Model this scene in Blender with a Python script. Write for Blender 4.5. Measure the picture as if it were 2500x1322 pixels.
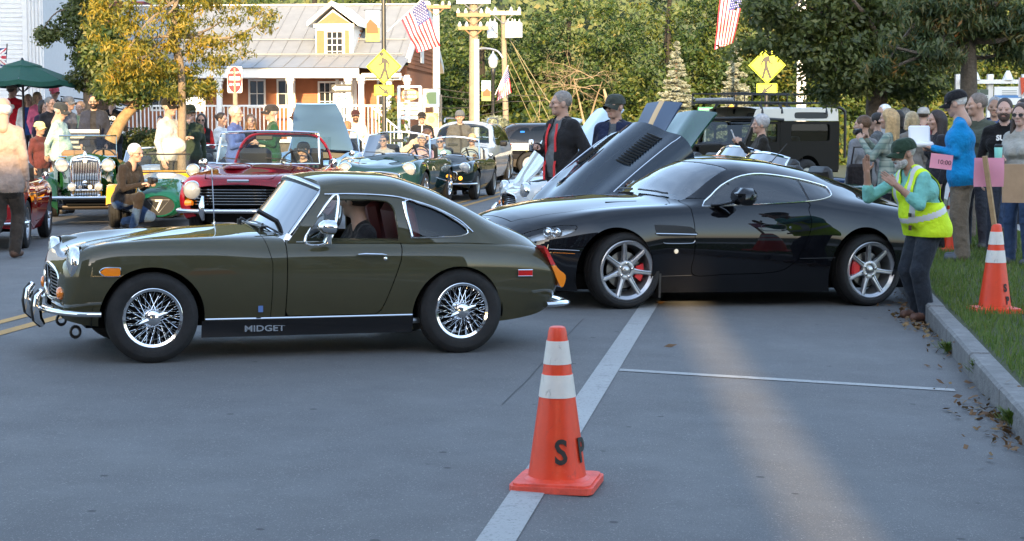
import bpy, math, random
import numpy as np
from math import sin, cos, pi, sqrt, atan2, atan, radians as RAD
for _o in list(bpy.data.objects): bpy.data.objects.remove(_o)
C = bpy.context.scene.collection
SC = bpy.context.scene
# ------------------------------------------------------------------ camera, sky, sun, exposure
F_, CX, CY, HC = 4200.0, 1250.0, 661.0, 1.55
PITCH = atan(361 / F_)
cam_d = bpy.data.cameras.new('camera'); cam = bpy.data.objects.new('camera', cam_d); C.objects.link(cam)
cam_d.sensor_width = 36; cam_d.lens = 36 * F_ / 2500; cam_d.clip_end = 2000; cam_d.clip_start = .05
cam.location = (0, 0, HC); cam.rotation_euler = (pi / 2 - PITCH, 0, 0); SC.camera = cam
SUN_EL, SUN_AZ = RAD(14), RAD(1.8)          # light travels towards +Y, a touch towards +X
W = bpy.data.worlds.new('World'); SC.world = W; W.use_nodes = True
nt = W.node_tree; nt.nodes.clear()
sky = nt.nodes.new('ShaderNodeTexSky'); sky.sky_type = 'NISHITA'; sky.sun_disc = False
sky.sun_elevation = SUN_EL; sky.sun_rotation = pi + SUN_AZ; sky.air_density = 1.0; sky.dust_density = 1.5; sky.ozone_density = 2.0
bg = nt.nodes.new('ShaderNodeBackground'); bg.inputs[1].default_value = 0.15
wo = nt.nodes.new('ShaderNodeOutputWorld'); tcw = nt.nodes.new('ShaderNodeTexCoord'); cn = nt.nodes.new('ShaderNodeTexNoise'); cn.inputs['Scale'].default_value = 1.8; cn.inputs['Detail'].default_value = 6; cn.inputs['Roughness'].default_value = .6
cr_ = nt.nodes.new('ShaderNodeMapRange'); cr_.inputs[1].default_value = .38; cr_.inputs[2].default_value = .68; cr_.inputs[3].default_value = .35; cr_.inputs[4].default_value = 1.0
hz_ = nt.nodes.new('ShaderNodeMix'); hz_.data_type = 'RGBA'; hz_.blend_type = 'ADD'; hz_.inputs['B'].default_value = (1.5, 1.8, 2.2, 1)     # thin high cloud over the clear sky
nt.links.new(tcw.outputs['Generated'], cn.inputs['Vector']); nt.links.new(cn.outputs[0], cr_.inputs[0]); nt.links.new(cr_.outputs[0], hz_.inputs['Factor']); nt.links.new(sky.outputs[0], hz_.inputs['A']); nt.links.new(hz_.outputs['Result'], bg.inputs[0]); nt.links.new(bg.outputs[0], wo.inputs[0])
sl = bpy.data.lights.new('sun', 'SUN'); sl.energy = 3.4; sl.angle = RAD(.5); sl.color = (1.0, .72, .38)
so = bpy.data.objects.new('sun', sl); C.objects.link(so)
so.rotation_euler = (pi / 2 - SUN_EL, 0, -SUN_AZ); so.location = (0, -40, 20)
vs = SC.view_settings
SC.display_settings.display_device = 'sRGB'; vs.view_transform = 'Standard'; vs.look = 'None'; vs.gamma = 1; vs.use_curve_mapping = False
vs.exposure = 1.85
SC.cycles.max_bounces = 6; SC.cycles.diffuse_bounces = 3; SC.cycles.glossy_bounces = 4; SC.cycles.transparent_max_bounces = 12
SC.cycles.transmission_bounces = 2; SC.cycles.caustics_reflective = False; SC.cycles.caustics_refractive = False
SC.cycles.sample_clamp_indirect = 6; SC.cycles.use_denoising = True
# ------------------------------------------------------------------ places
RA = RAD(8.4); WX, WY = -.076, 6.37            # the parking lane's white line
def lane_d(x, y): return (x - WX) * cos(RA) - (y - WY) * sin(RA)
def lane_s(x, y): return (x - WX) * sin(RA) + (y - WY) * cos(RA)
def lane_xy(d, s): return (WX + d * cos(RA) + s * sin(RA), WY - d * sin(RA) + s * cos(RA))
KERB = 2.36
def gz(x, y):
    d = lane_d(x, y)
    if d < -9: return -.043
    if d < -4.57: return .0454 + .02 * (d + 4.57)
    if d < 0: return -.02 * (d + 2.3)
    if d < KERB: return -.046 - .04 * d
    return .01
def ray(px, py):
    u = (px - CX) / F_; v = (CY - py) / F_
    return np.array([u, cos(PITCH) + v * sin(PITCH), -sin(PITCH) + v * cos(PITCH)])
def G(px, py):
    """the point of the ground seen at a point of the photograph (2500 wide)"""
    r = ray(px, py); z = 0
    for _ in range(24):
        t = (z - HC) / r[2]; p = np.array([0, 0, HC]) + t * r; z = .5 * z + .5 * gz(p[0], p[1])
    return p
def at(px, py, Y):
    r = ray(px, py); return np.array([0, 0, HC]) + r * (Y / r[1])
# ------------------------------------------------------------------ materials
MATS = {}
def srgb(r, g, b):
    f = lambda c: c / 12.92 if c <= .04045 else ((c + .055) / 1.055) ** 2.4
    return (f(r / 255), f(g / 255), f(b / 255))
def N(t, n, **k):
    x = t.nodes.new(n)
    for a, v in k.items():
        if a.startswith('i_'): x.inputs[a[2:].replace('_', ' ')].default_value = v
        else: setattr(x, a, v)
    return x
def mat(name, col=(.5, .5, .5), rough=.5, metal=0, coat=0, spec=.5, var=0, vscale=8, bump=0, bscale=60, var2=None, trans=0, emit=None, estr=1, sheen=0, bdist=.02):
    if name in MATS: return MATS[name]
    m = bpy.data.materials.new(name); m.use_nodes = True; t = m.node_tree; p = t.nodes['Principled BSDF']
    p.inputs['Base Color'].default_value = (*col, 1); p.inputs['Roughness'].default_value = rough; p.inputs['Metallic'].default_value = metal
    p.inputs['Coat Weight'].default_value = coat; p.inputs['Coat Roughness'].default_value = .02; p.inputs['Specular IOR Level'].default_value = spec
    p.inputs['Sheen Weight'].default_value = sheen
    if trans: p.inputs['Transmission Weight'].default_value = trans
    if emit: p.inputs['Emission Color'].default_value = (*emit, 1); p.inputs['Emission Strength'].default_value = estr
    if var or bump or var2:
        tc = N(t, 'ShaderNodeTexCoord')
    if var or var2:
        nz = N(t, 'ShaderNodeTexNoise'); nz.inputs['Scale'].default_value = vscale; nz.inputs['Detail'].default_value = 5; nz.inputs['Roughness'].default_value = .65
        t.links.new(tc.outputs['Object'], nz.inputs['Vector'])
        mx = N(t, 'ShaderNodeMix', data_type='RGBA'); cr = N(t, 'ShaderNodeMapRange'); cr.inputs[1].default_value = .3; cr.inputs[2].default_value = .7
        t.links.new(nz.outputs[0], cr.inputs[0]); t.links.new(cr.outputs[0], mx.inputs['Factor'])
        a = col if var2 else tuple(min(1, c * (1 - var)) for c in col); b = var2 or tuple(min(1, c * (1 + var)) for c in col)
        mx.inputs['A'].default_value = (*a, 1); mx.inputs['B'].default_value = (*b, 1); t.links.new(mx.outputs['Result'], p.inputs['Base Color'])
    if bump:
        nb = N(t, 'ShaderNodeTexNoise'); nb.inputs['Scale'].default_value = bscale; nb.inputs['Detail'].default_value = 4
        t.links.new(tc.outputs['Object'], nb.inputs['Vector']); bp = N(t, 'ShaderNodeBump'); bp.inputs['Strength'].default_value = bump; bp.inputs['Distance'].default_value = bdist
        t.links.new(nb.outputs[0], bp.inputs['Height']); t.links.new(bp.outputs[0], p.inputs['Normal'])
    MATS[name] = m; return m
def glass(name, tint=(.75, .82, .82), refl=1.5, rough=0.0, gc=1.0):
    if name in MATS: return MATS[name]
    m = bpy.data.materials.new(name); m.use_nodes = True; t = m.node_tree; t.nodes.clear()
    tr = N(t, 'ShaderNodeBsdfTransparent'); tr.inputs[0].default_value = (*tint, 1)
    gl = N(t, 'ShaderNodeBsdfGlossy'); gl.inputs['Roughness'].default_value = rough; gl.inputs['Color'].default_value = (gc, gc, gc, 1)
    fr = N(t, 'ShaderNodeFresnel'); fr.inputs[0].default_value = refl
    mx = N(t, 'ShaderNodeMixShader'); o = N(t, 'ShaderNodeOutputMaterial')
    t.links.new(fr.outputs[0], mx.inputs[0]); t.links.new(tr.outputs[0], mx.inputs[1]); t.links.new(gl.outputs[0], mx.inputs[2]); t.links.new(mx.outputs[0], o.inputs[0])
    MATS[name] = m; return m
def paint(name, col, rough=.35, metal=0.0, var=.06): return mat(name, col, .5, metal, coat=1.0, spec=0.0, var=var, vscale=3)
def cloth(col, k=None, bump=.5):
    key = 'cloth_%d_%d_%d' % tuple(int(c * 999) for c in col) if k is None else k
    return mat(key, col, .92, spec=.15, var=.16, vscale=9, bump=bump * 1.6, bscale=9, sheen=.1, bdist=.06)
CHROME = mat('chrome', (.78, .79, .8), .07, 1.0)
STEEL = mat('brushed_steel', (.45, .46, .47), .3, 1.0, var=.1)
RUBBER = mat('tyre_rubber', (.018, .018, .019), .75, spec=.3, var=.25, vscale=20, bump=.15, bscale=90)
BLACK = mat('black_trim', (.012, .012, .013), .45)
DARK = mat('dark_underbody', (.008, .008, .008), .9, spec=.1)
GLASS = glass('window_glass', (.80, .86, .86), 1.5)
LAMPGLASS = glass('lamp_glass', (.95, .95, .95), 1.45)
AMBER = mat('amber_lens', (.85, .22, .01), .15, coat=1)
REDLENS = mat('red_lens', (.55, .01, .012), .15, coat=1)
WHITEPAINT = mat('white_paint', (.78, .78, .76), .5, var=.05)
LEATHER = mat('black_leather', (.02, .019, .018), .5, bump=.2)
# ------------------------------------------------------------------ mesh building
def arr(v): return np.asarray(v, float).reshape(-1, 3)
class MB:
    """collects shapes into one mesh"""
    def __init__(s): s.v = []; s.f = []; s.m = []; s.n = 0
    def add(s, v, f, m=0):
        v = arr(v); o = s.n; s.v.append(v); s.f += [tuple(i + o for i in q) for q in f]
        s.m += list(m) if isinstance(m, (list, tuple, np.ndarray)) else [m] * len(f); s.n += len(v); return s
    def box(s, c, d, m=0, rz=0, rx=0, ry=0, bevel=0):
        x, y, z = [k / 2 for k in d]
        if bevel:
            b = min(bevel, x * .9, y * .9, z * .9); v = []
            for sx in (-1, 1):
                for sy in (-1, 1):
                    for sz in (-1, 1):
                        v += [(sx * x, sy * (y - b), sz * (z - b)), (sx * (x - b), sy * y, sz * (z - b)), (sx * (x - b), sy * (y - b), sz * z)]
            idx = lambda i, j, k: (i * 4 + j * 2 + k) * 3
            f = []
            for i in (0, 1): f.append([idx(i, 0, 0), idx(i, 1, 0), idx(i, 1, 1), idx(i, 0, 1)][::1 if i else -1])
            for j in (0, 1): f.append([idx(0, j, 0) + 1, idx(0, j, 1) + 1, idx(1, j, 1) + 1, idx(1, j, 0) + 1][::1 if j else -1])
            for k in (0, 1): f.append([idx(0, 0, k) + 2, idx(1, 0, k) + 2, idx(1, 1, k) + 2, idx(0, 1, k) + 2][::1 if k else -1])
            for i in (0, 1):
                for j in (0, 1): f.append([idx(i, j, 0), idx(i, j, 1), idx(i, j, 1) + 1, idx(i, j, 0) + 1])
                for k in (0, 1): f.append([idx(i, 0, k), idx(i, 1, k), idx(i, 1, k) + 2, idx(i, 0, k) + 2])
            for j in (0, 1):
                for k in (0, 1): f.append([idx(0, j, k) + 1, idx(1, j, k) + 1, idx(1, j, k) + 2, idx(0, j, k) + 2])
            for i in (0, 1):
                for j in (0, 1):
                    for k in (0, 1): a = idx(i, j, k); f.append([a, a + 1, a + 2])
            v = np.array(v)
        else:
            v = np.array([(a * x, b * y, e * z) for a in (-1, 1) for b in (-1, 1) for e in (-1, 1)])
            f = [(0, 1, 3, 2), (4, 6, 7, 5), (0, 4, 5, 1), (2, 3, 7, 6), (0, 2, 6, 4), (1, 5, 7, 3)]
        v = v @ rotm(rx, ry, rz).T + np.array(c)
        return s.add(v, f, m)
    def tube(s, pts, r, n=8, m=0, closed=False, cap=True, flat=1.0):
        P = arr(pts); k = len(P); r = np.broadcast_to(np.asarray(r, float), (k,))
        T = np.zeros_like(P)
        if closed: T = np.roll(P, -1, 0) - np.roll(P, 1, 0)
        else: T[1:-1] = P[2:] - P[:-2]; T[0] = P[1] - P[0]; T[-1] = P[-1] - P[-2]
        T /= np.maximum(np.linalg.norm(T, axis=1), 1e-9)[:, None]
        u = np.cross(T[0], (0, 0, 1)); u = np.cross(T[0], (0, 1, 0)) if np.linalg.norm(u) < .1 else u; u /= np.linalg.norm(u)
        V = []; a = np.arange(n) * 2 * pi / n
        for i in range(k):
            u = u - T[i] * (u @ T[i]); u /= max(np.linalg.norm(u), 1e-9); w = np.cross(T[i], u)
            V.append(P[i] + r[i] * (np.outer(np.cos(a), u) + flat * np.outer(np.sin(a), w)))
        f = []
        for i in range(k if closed else k - 1):
            o, q = i * n, ((i + 1) % k) * n
            f += [(o + j, o + (j + 1) % n, q + (j + 1) % n, q + j) for j in range(n)]
        if cap and not closed: f += [tuple(range(n))[::-1], tuple((k - 1) * n + j for j in range(n))]
        return s.add(np.concatenate(V), f, m)
    def lathe(s, prof, o=(0, 0, 0), ax=(0, 0, 1), n=24, m=0, cap=True, sq=None):
        """profile of (radius, distance along the axis)"""
        ax = np.array(ax, float); ax /= np.linalg.norm(ax); u = np.cross(ax, (0, 0, 1)); u = np.array((1., 0, 0)) if np.linalg.norm(u) < .1 else u
        u /= np.linalg.norm(u); w = np.cross(ax, u); a = np.arange(n) * 2 * pi / n
        V = []; su, sw = sq or (1, 1)
        for r, h in prof: V.append(np.array(o) + h * ax + r * (su * np.outer(np.cos(a), u) + sw * np.outer(np.sin(a), w)))
        f = []
        for i in range(len(prof) - 1):
            p, q = i * n, (i + 1) * n; f += [(p + j, p + (j + 1) % n, q + (j + 1) % n, q + j) for j in range(n)]
        if cap: f += [tuple(range(n))[::-1], tuple((len(prof) - 1) * n + j for j in range(n))]
        mm = m
        if isinstance(m, (list, tuple)):
            mm = []
            for i in range(len(prof) - 1): mm += [m[i]] * n
            if cap: mm += [m[0], m[-1]]
        return s.add(np.concatenate(V), f, mm)
    def grid(s, A, m=0, cu=False, cv=False, flip=False):
        A = np.asarray(A, float); a, b = A.shape[:2]; f = []
        for i in range(a if cu else a - 1):
            for j in range(b if cv else b - 1):
                q = (i * b + j, i * b + (j + 1) % b, ((i + 1) % a) * b + (j + 1) % b, ((i + 1) % a) * b + j); f.append(q[::-1] if flip else q)
        return s.add(A.reshape(-1, 3), f, m)
    def ell(s, c, r, n=12, m=0, rot=None):
        k = max(4, n // 2); V = []
        for i in range(k + 1):
            th = pi * i / k
            for j in range(n): V.append((sin(th) * cos(2 * pi * j / n), sin(th) * sin(2 * pi * j / n), cos(th)))
        V = np.array(V) * np.array(r); V = V if rot is None else V @ rot.T
        f = [(i * n + j, (i + 1) * n + j, (i + 1) * n + (j + 1) % n, i * n + (j + 1) % n) for i in range(k) for j in range(n)]
        return s.add(V + np.array(c), f, m)
    def prism(s, poly, fn, t, m=0):
        """outline of 2-D points, fn(a, b, h) places them, thick from h = 0 to t"""
        k = len(poly); V = [fn(a, b, 0) for a, b in poly] + [fn(a, b, t) for a, b in poly]
        f = [tuple(range(k))[::-1], tuple(range(k, 2 * k))] + [(i, (i + 1) % k, k + (i + 1) % k, k + i) for i in range(k)]
        return s.add(V, f, m)
    def build(s, name, mats, parent=None, smooth=35, M=None):
        V = np.concatenate(s.v) if s.v else np.zeros((0, 3))
        if M is not None: V = V @ np.array(M)[:3, :3].T + np.array(M)[:3, 3]
        return link(name, V, s.f, mats, parent, smooth, s.m)
def rotm(rx=0, ry=0, rz=0):
    cx, sx, cy, sy, cz, sz = cos(rx), sin(rx), cos(ry), sin(ry), cos(rz), sin(rz)
    return np.array([[cz, -sz, 0], [sz, cz, 0], [0, 0, 1]]) @ np.array([[cy, 0, sy], [0, 1, 0], [-sy, 0, cy]]) @ np.array([[1, 0, 0], [0, cx, -sx], [0, sx, cx]])
def link(name, V, Fs, mats, parent=None, smooth=35, mi=None):
    me = bpy.data.meshes.new(name); me.from_pydata(np.asarray(V, float).tolist(), [], [list(map(int, q)) for q in Fs])
    for m in (mats if isinstance(mats, (list, tuple)) else [mats]): me.materials.append(m)
    if mi is not None and any(mi): me.polygons.foreach_set('material_index', np.asarray(mi, np.int32))
    if smooth:
        me.polygons.foreach_set('use_smooth', np.ones(len(me.polygons), bool))
        if smooth < 180: me.set_sharp_from_angle(angle=RAD(smooth))
    me.update(); o = bpy.data.objects.new(name, me); C.objects.link(o)
    if parent: o.parent = parent
    return o
def tag(o, label=None, cat=None, group=None, kind=None):
    for k, v in (('label', label), ('category', cat), ('group', group), ('kind', kind)):
        if v: o[k] = v
    return o
def thing(name, label, cat, loc=(0, 0, 0), rz=0, group=None, M=None):
    o = bpy.data.objects.new(name, None); C.objects.link(o); o.empty_display_size = .2
    if M is not None:
        import mathutils
        o.matrix_world = mathutils.Matrix([list(r) for r in M])
    else: o.location = [float(k) for k in loc]; o.rotation_euler = (0, 0, rz)
    return tag(o, label, cat, group)
def struct(name, mb, mats, smooth=0): return tag(mb.build(name, mats, None, smooth), kind='structure')
def copy_tree(o, parent=None):
    c = o.copy(); C.objects.link(c); c.parent = parent
    for ch in list(o.children): copy_tree(ch, c)
    return c
def child(src, parent, loc=None, name=None):
    c = src.copy(); C.objects.link(c); c.parent = parent
    if loc is not None: c.location = loc
    return c
def text_mesh(txt, size, mat_, name, parent, M, extrude=.002, align='CENTER', bold=0.0, sx=1.0):
    """flat lettering as a mesh"""
    cu = bpy.data.curves.new(name, 'FONT'); cu.body = txt; cu.size = size; cu.extrude = extrude; cu.align_x = align; cu.align_y = 'CENTER'; cu.offset = bold; cu.resolution_u = 3
    ob = bpy.data.objects.new(name, cu); dg = bpy.context.evaluated_depsgraph_get()
    C.objects.link(ob); dg.update(); me = bpy.data.meshes.new_from_object(ob.evaluated_get(dg)); bpy.data.objects.remove(ob)
    V = np.zeros(len(me.vertices) * 3); me.vertices.foreach_get('co', V); V = V.reshape(-1, 3); V[:, 0] *= sx
    M = np.array(M); V = V @ M[:3, :3].T + M[:3, 3]; Fs = [tuple(p.vertices) for p in me.polygons]; bpy.data.meshes.remove(me)
    return link(name, V, Fs, mat_, parent, 0)
def frame_m(o, ex, ey):
    ex = np.array(ex, float); ey = np.array(ey, float); ex /= np.linalg.norm(ex); ey /= np.linalg.norm(ey); M = np.eye(4)
    M[:3, 0] = ex; M[:3, 1] = ey; M[:3, 2] = np.cross(ex, ey); M[:3, 3] = o; return M
# ------------------------------------------------------------------ curves
def pchip(xk, yk, x):
    xk = np.asarray(xk, float); yk = np.asarray(yk, float); x = np.clip(np.asarray(x, float), xk[0], xk[-1])
    h = np.diff(xk); d = np.diff(yk, axis=0) / h.reshape((-1,) + (1,) * (yk.ndim - 1)); m = np.zeros_like(yk)
    for i in range(1, len(xk) - 1):
        w1, w2 = 2 * h[i] + h[i - 1], h[i] + 2 * h[i - 1]
        with np.errstate(all='ignore'): hm = (w1 + w2) / (w1 / d[i - 1] + w2 / d[i])
        m[i] = np.where(d[i - 1] * d[i] > 0, hm, 0)
    m[0] = d[0]; m[-1] = d[-1]; i = np.clip(np.searchsorted(xk, x) - 1, 0, len(xk) - 2); sh = (-1,) + (1,) * (yk.ndim - 1)
    hh = h[i].reshape(sh); t = ((x - xk[i]).reshape(sh)) / hh
    return yk[i] * (1 + 2 * t) * (1 - t) ** 2 + m[i] * hh * t * (1 - t) ** 2 + yk[i + 1] * t * t * (3 - 2 * t) + m[i + 1] * hh * t * t * (t - 1)
def bbasis(K, n, p=3):
    kn = np.concatenate([np.zeros(p), np.linspace(0, 1, K - p + 1), np.ones(p)]); t = np.linspace(0, 1, n); t[-1] -= 1e-9
    B = [((t >= kn[i]) & (t < kn[i + 1])).astype(float) for i in range(len(kn) - 1)]
    for q in range(1, p + 1):
        nb = []
        for i in range(len(kn) - 1 - q):
            a = (t - kn[i]) / (kn[i + q] - kn[i]) * B[i] if kn[i + q] > kn[i] else 0 * t
            b = (kn[i + q + 1] - t) / (kn[i + q + 1] - kn[i + 1]) * B[i + 1] if kn[i + q + 1] > kn[i + 1] else 0 * t
            nb.append(a + b)
        B = nb
    return np.array(B).T
def crom(P, n=8, closed=False):
    P = np.asarray(P, float); k = len(P); out = []
    g = (lambda i: P[i % k]) if closed else (lambda i: P[min(max(i, 0), k - 1)])
    for i in range(k if closed else k - 1):
        a, b, c, d = g(i - 1), g(i), g(i + 1), g(i + 2)
        for t in np.arange(n) / n: out.append(.5 * (2 * b + (c - a) * t + (2 * a - 5 * b + 4 * c - d) * t * t + (3 * b - a - 3 * c + d) * t ** 3))
    if not closed: out.append(P[-1])
    return np.array(out)
def sd_poly(P, poly):
    """distance to a closed outline, positive inside"""
    P = np.asarray(P, float); poly = np.asarray(poly, float); A = poly; B = np.roll(poly, -1, 0); best = np.full(len(P), 1e9); ins = np.zeros(len(P), bool)
    for a, b in zip(A, B):
        e = b - a; w = P - a; t = np.clip((w @ e) / max(e @ e, 1e-12), 0, 1); best = np.minimum(best, np.linalg.norm(w - t[:, None] * e, axis=1))
        c = (a[1] > P[:, 1]) != (b[1] > P[:, 1])
        with np.errstate(all='ignore'): xi = (b[0] - a[0]) * (P[:, 1] - a[1]) / (b[1] - a[1]) + a[0]
        ins ^= c & (P[:, 0] < xi)
    return np.where(ins, best, -best)
# ------------------------------------------------------------------ shells that can be cut into panels
class Shell:
    def __init__(s, V, Fs): s.V = arr(V); s.F = list(Fs)
    def cut(s, val):
        """keeps the side where val > 0"""
        val = np.where(np.abs(val) < 1e-7, 1e-7, val); pos = (val > 0); V = list(map(tuple, s.V)); new = []; ed = {}
        def x(i, j):
            k = (i, j) if i < j else (j, i)
            if k not in ed:
                t = val[i] / (val[i] - val[j]); ed[k] = len(V); V.append(tuple(s.V[i] + t * (s.V[j] - s.V[i])))
            return ed[k]
        pl = pos.tolist()
        for f in s.F:
            c = sum(pl[i] for i in f)
            if c == len(f): new.append(f)
            elif c:
                o = []; k = len(f)
                for a in range(k):
                    i, j = f[a], f[(a + 1) % k]
                    if pl[i]: o.append(i)
                    if pl[i] != pl[j]: o.append(x(i, j))
                if len(o) > 2: new.append(tuple(o))
        return Shell(V, new).compact()
    def compact(s):
        if not s.F: return Shell(np.zeros((0, 3)), [])
        u = sorted({i for f in s.F for i in f}); mp = {k: i for i, k in enumerate(u)}
        return Shell(s.V[u], [tuple(mp[i] for i in f) for f in s.F])
    def split(s, fn, gap=0.0):
        v = fn(s.V); return s.cut(v - gap), s.cut(-v - gap)
    def normals(s):
        n = np.zeros_like(s.V)
        for f in s.F:
            a = np.cross(s.V[f[1]] - s.V[f[0]], s.V[f[2]] - s.V[f[0]])
            for i in f: n[i] += a
        return n / np.maximum(np.linalg.norm(n, axis=1), 1e-12)[:, None]
    def flange(s, t):
        if not s.F: return s
        n = s.normals(); cnt = {}
        for f in s.F:
            for a in range(len(f)):
                k = (f[a], f[(a + 1) % len(f)]); cnt[k] = cnt.get(k, 0) + 1
        bd = [k for k in cnt if (k[1], k[0]) not in cnt]; V = list(map(tuple, s.V)); mp = {}; Fs = list(s.F)
        for i, j in bd:
            for q in (i, j):
                if q not in mp: mp[q] = len(V); V.append(tuple(s.V[q] - n[q] * t))
            Fs.append((j, i, mp[i], mp[j]))
        return Shell(V, Fs)
    def offset(s, t): return Shell(s.V + s.normals() * t, s.F)
    def build(s, name, mats, parent, flange=.012, smooth=38):
        if not s.F: return None
        q = s.flange(flange) if flange else s
        return link(name, q.V, q.F, mats, parent, smooth)
class Loft:
    """a body from half sections: keys of (x, [(y, z) from the sill up and over to the centre])"""
    def __init__(s, keys, n=40):
        s.xk = np.array([k[0] for k in keys], float); s.P = np.array([k[1] for k in keys], float); s.B = bbasis(s.P.shape[1], n); s.n = n
    def sec(s, x): return s.B @ pchip(s.xk, s.P, [x])[0]
    def shell(s, step=.02):
        a, b = s.xk[0], s.xk[-1]; xs = np.unique(np.round(np.concatenate([np.arange(a, b, step), [b], s.xk, a + np.array([.004, .01, .02]), b - np.array([.004, .01, .02])]), 4))
        Q = np.einsum('nk,xkc->xnc', s.B, pchip(s.xk, s.P, xs)); n = s.n; m = 2 * n - 1; A = np.zeros((len(xs), m, 3))
        A[:, :n, 1] = -Q[:, :, 0]; A[:, :n, 2] = Q[:, :, 1]; A[:, n:, 1] = Q[:, ::-1][:, 1:, 0]; A[:, n:, 2] = Q[:, ::-1][:, 1:, 1]; A[:, :, 0] = xs[:, None]
        Fs = [(i * m + j, (i + 1) * m + j, (i + 1) * m + j + 1, i * m + j + 1) for i in range(len(xs) - 1) for j in range(m - 1)]
        Fs += [tuple(range(m)), tuple((len(xs) - 1) * m + j for j in range(m))[::-1]]
        return Shell(A, Fs)
    def y(s, x, z):
        q = s.sec(x); b = q[:, 1]
        for i in range(len(q) - 1):
            if (b[i] - z) * (b[i + 1] - z) <= 0 and b[i + 1] != b[i]: t = (z - b[i]) / (b[i + 1] - b[i]); return q[i, 0] + t * (q[i + 1, 0] - q[i, 0])
        return q[np.argmin(abs(b - z)), 0]
    def z(s, x, y):
        q = s.sec(x)[::-1]; return float(np.interp(y, q[:, 0], q[:, 1])) if np.all(np.diff(q[:, 0]) > 0) else float(q[np.argmin(abs(q[:, 0] - y)), 1])
    def side(s, pts, sgn=-1, out=.004): return [(x, sgn * (s.y(x, z) + out), z) for x, z in pts]
    def top(s, pts, out=.004): return [(x, y, s.z(x, abs(y)) + out) for x, y in pts]
def poly_side(pts, ymin=.3):
    P = np.array(pts)
    return lambda V: np.where(np.abs(V[:, 1]) > ymin, sd_poly(V[:, [0, 2]], P), -1.0)
def poly_top(pts, zmin=-9):
    P = np.array(pts)
    return lambda V: np.where(V[:, 2] > zmin, sd_poly(np.stack([V[:, 0], np.abs(V[:, 1])], 1), P), -1.0)
def arch(cx, cz, rx, rz=None, ymin=.35):
    rz = rz or rx
    return lambda V: np.where((np.abs(V[:, 1]) > ymin), (1 - np.sqrt(((V[:, 0] - cx) / rx) ** 2 + ((np.minimum(V[:, 2], cz + 9) - cz) / rz) ** 2)) * rx, -1.0)
# ================================================================== CARS
def tyre_prof(R, rr, w):
    h = w / 2; b = R - rr
    return [(rr, -h * .78), (rr + b * .3, -h), (rr + b * .62, -h), (R - b * .14, -h * .86), (R, -h * .62), (R, -h * .3), (R - .006, -h * .28), (R - .006, -h * .2), (R, -h * .18), (R, h * .18), (R - .006, h * .2),
            (R - .006, h * .28), (R, h * .3), (R, h * .62), (R - b * .14, h * .86), (R - b * .3, h * .95), (R - b * .34, h * .985), (rr + b * .6, h), (rr + b * .3, h), (rr + b * .1, h * .9), (rr, h * .78)]
AX = (0, -1, 0)
def wheel_wire(R, rr, w, mats=(CHROME, CHROME), n=40, ns=20):
    t = MB().lathe(tyre_prof(R, rr, w), ax=AX, n=n, cap=False).build('wheel', RUBBER)
    h = w / 2
    MB().lathe([(rr + .004, h * .76), (rr + .012, h * .84), (rr + .004, h * .9), (rr - .012, h * .82), (rr - .014, h * .5), (rr * .86, h * .25), (rr * .86, -h * .5), (rr, -h * .8)], ax=AX, n=n, cap=False).build('rim', mats[0], t, 50)
    s = MB()
    for k in range(ns):
        for q, (a0, h0, h1, r1, tw) in enumerate(((.05, h * .62, h * .30, .87, .5), (.05, h * .62, h * .30, .87, -.5), (.065, h * .10, h * .62, .955, .42))):
            a = 2 * pi * (k + q * .33) / ns; p = (a0 * cos(a + tw), -h0, a0 * sin(a + tw)); e = (rr * r1 * cos(a), -h1, rr * r1 * sin(a)); s.tube([p, e], .0019, 4, cap=False)
    s.build('spokes', mats[0], t, 60)
    MB().lathe([(.062, -.02), (.062, h * .2), (.048, h * .35), (.05, h * .7), (.036, h * .78)], ax=AX, n=20).build('hub', mats[0], t, 40)
    k = MB().lathe([(.045, h * .74), (.05, h * .84), (.046, h * 1.0), (.03, h * 1.12), (.0, h * 1.16)], ax=AX, n=18)
    for sg in (1, -1): k.tube([(sg * .03, -h * .95, sg * .012), (sg * .065, -h * .96, sg * .026), (sg * .088, -h * 1.12, sg * .034)], [.016, .013, .005], 6)
    k.build('knock_off_nut', mats[0], t, 40)
    MB().lathe([(rr * .8, -h * .3), (rr * .8, -h * .2)], ax=AX, n=20).build('brake_drum', DARK, t)
    return t
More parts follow.
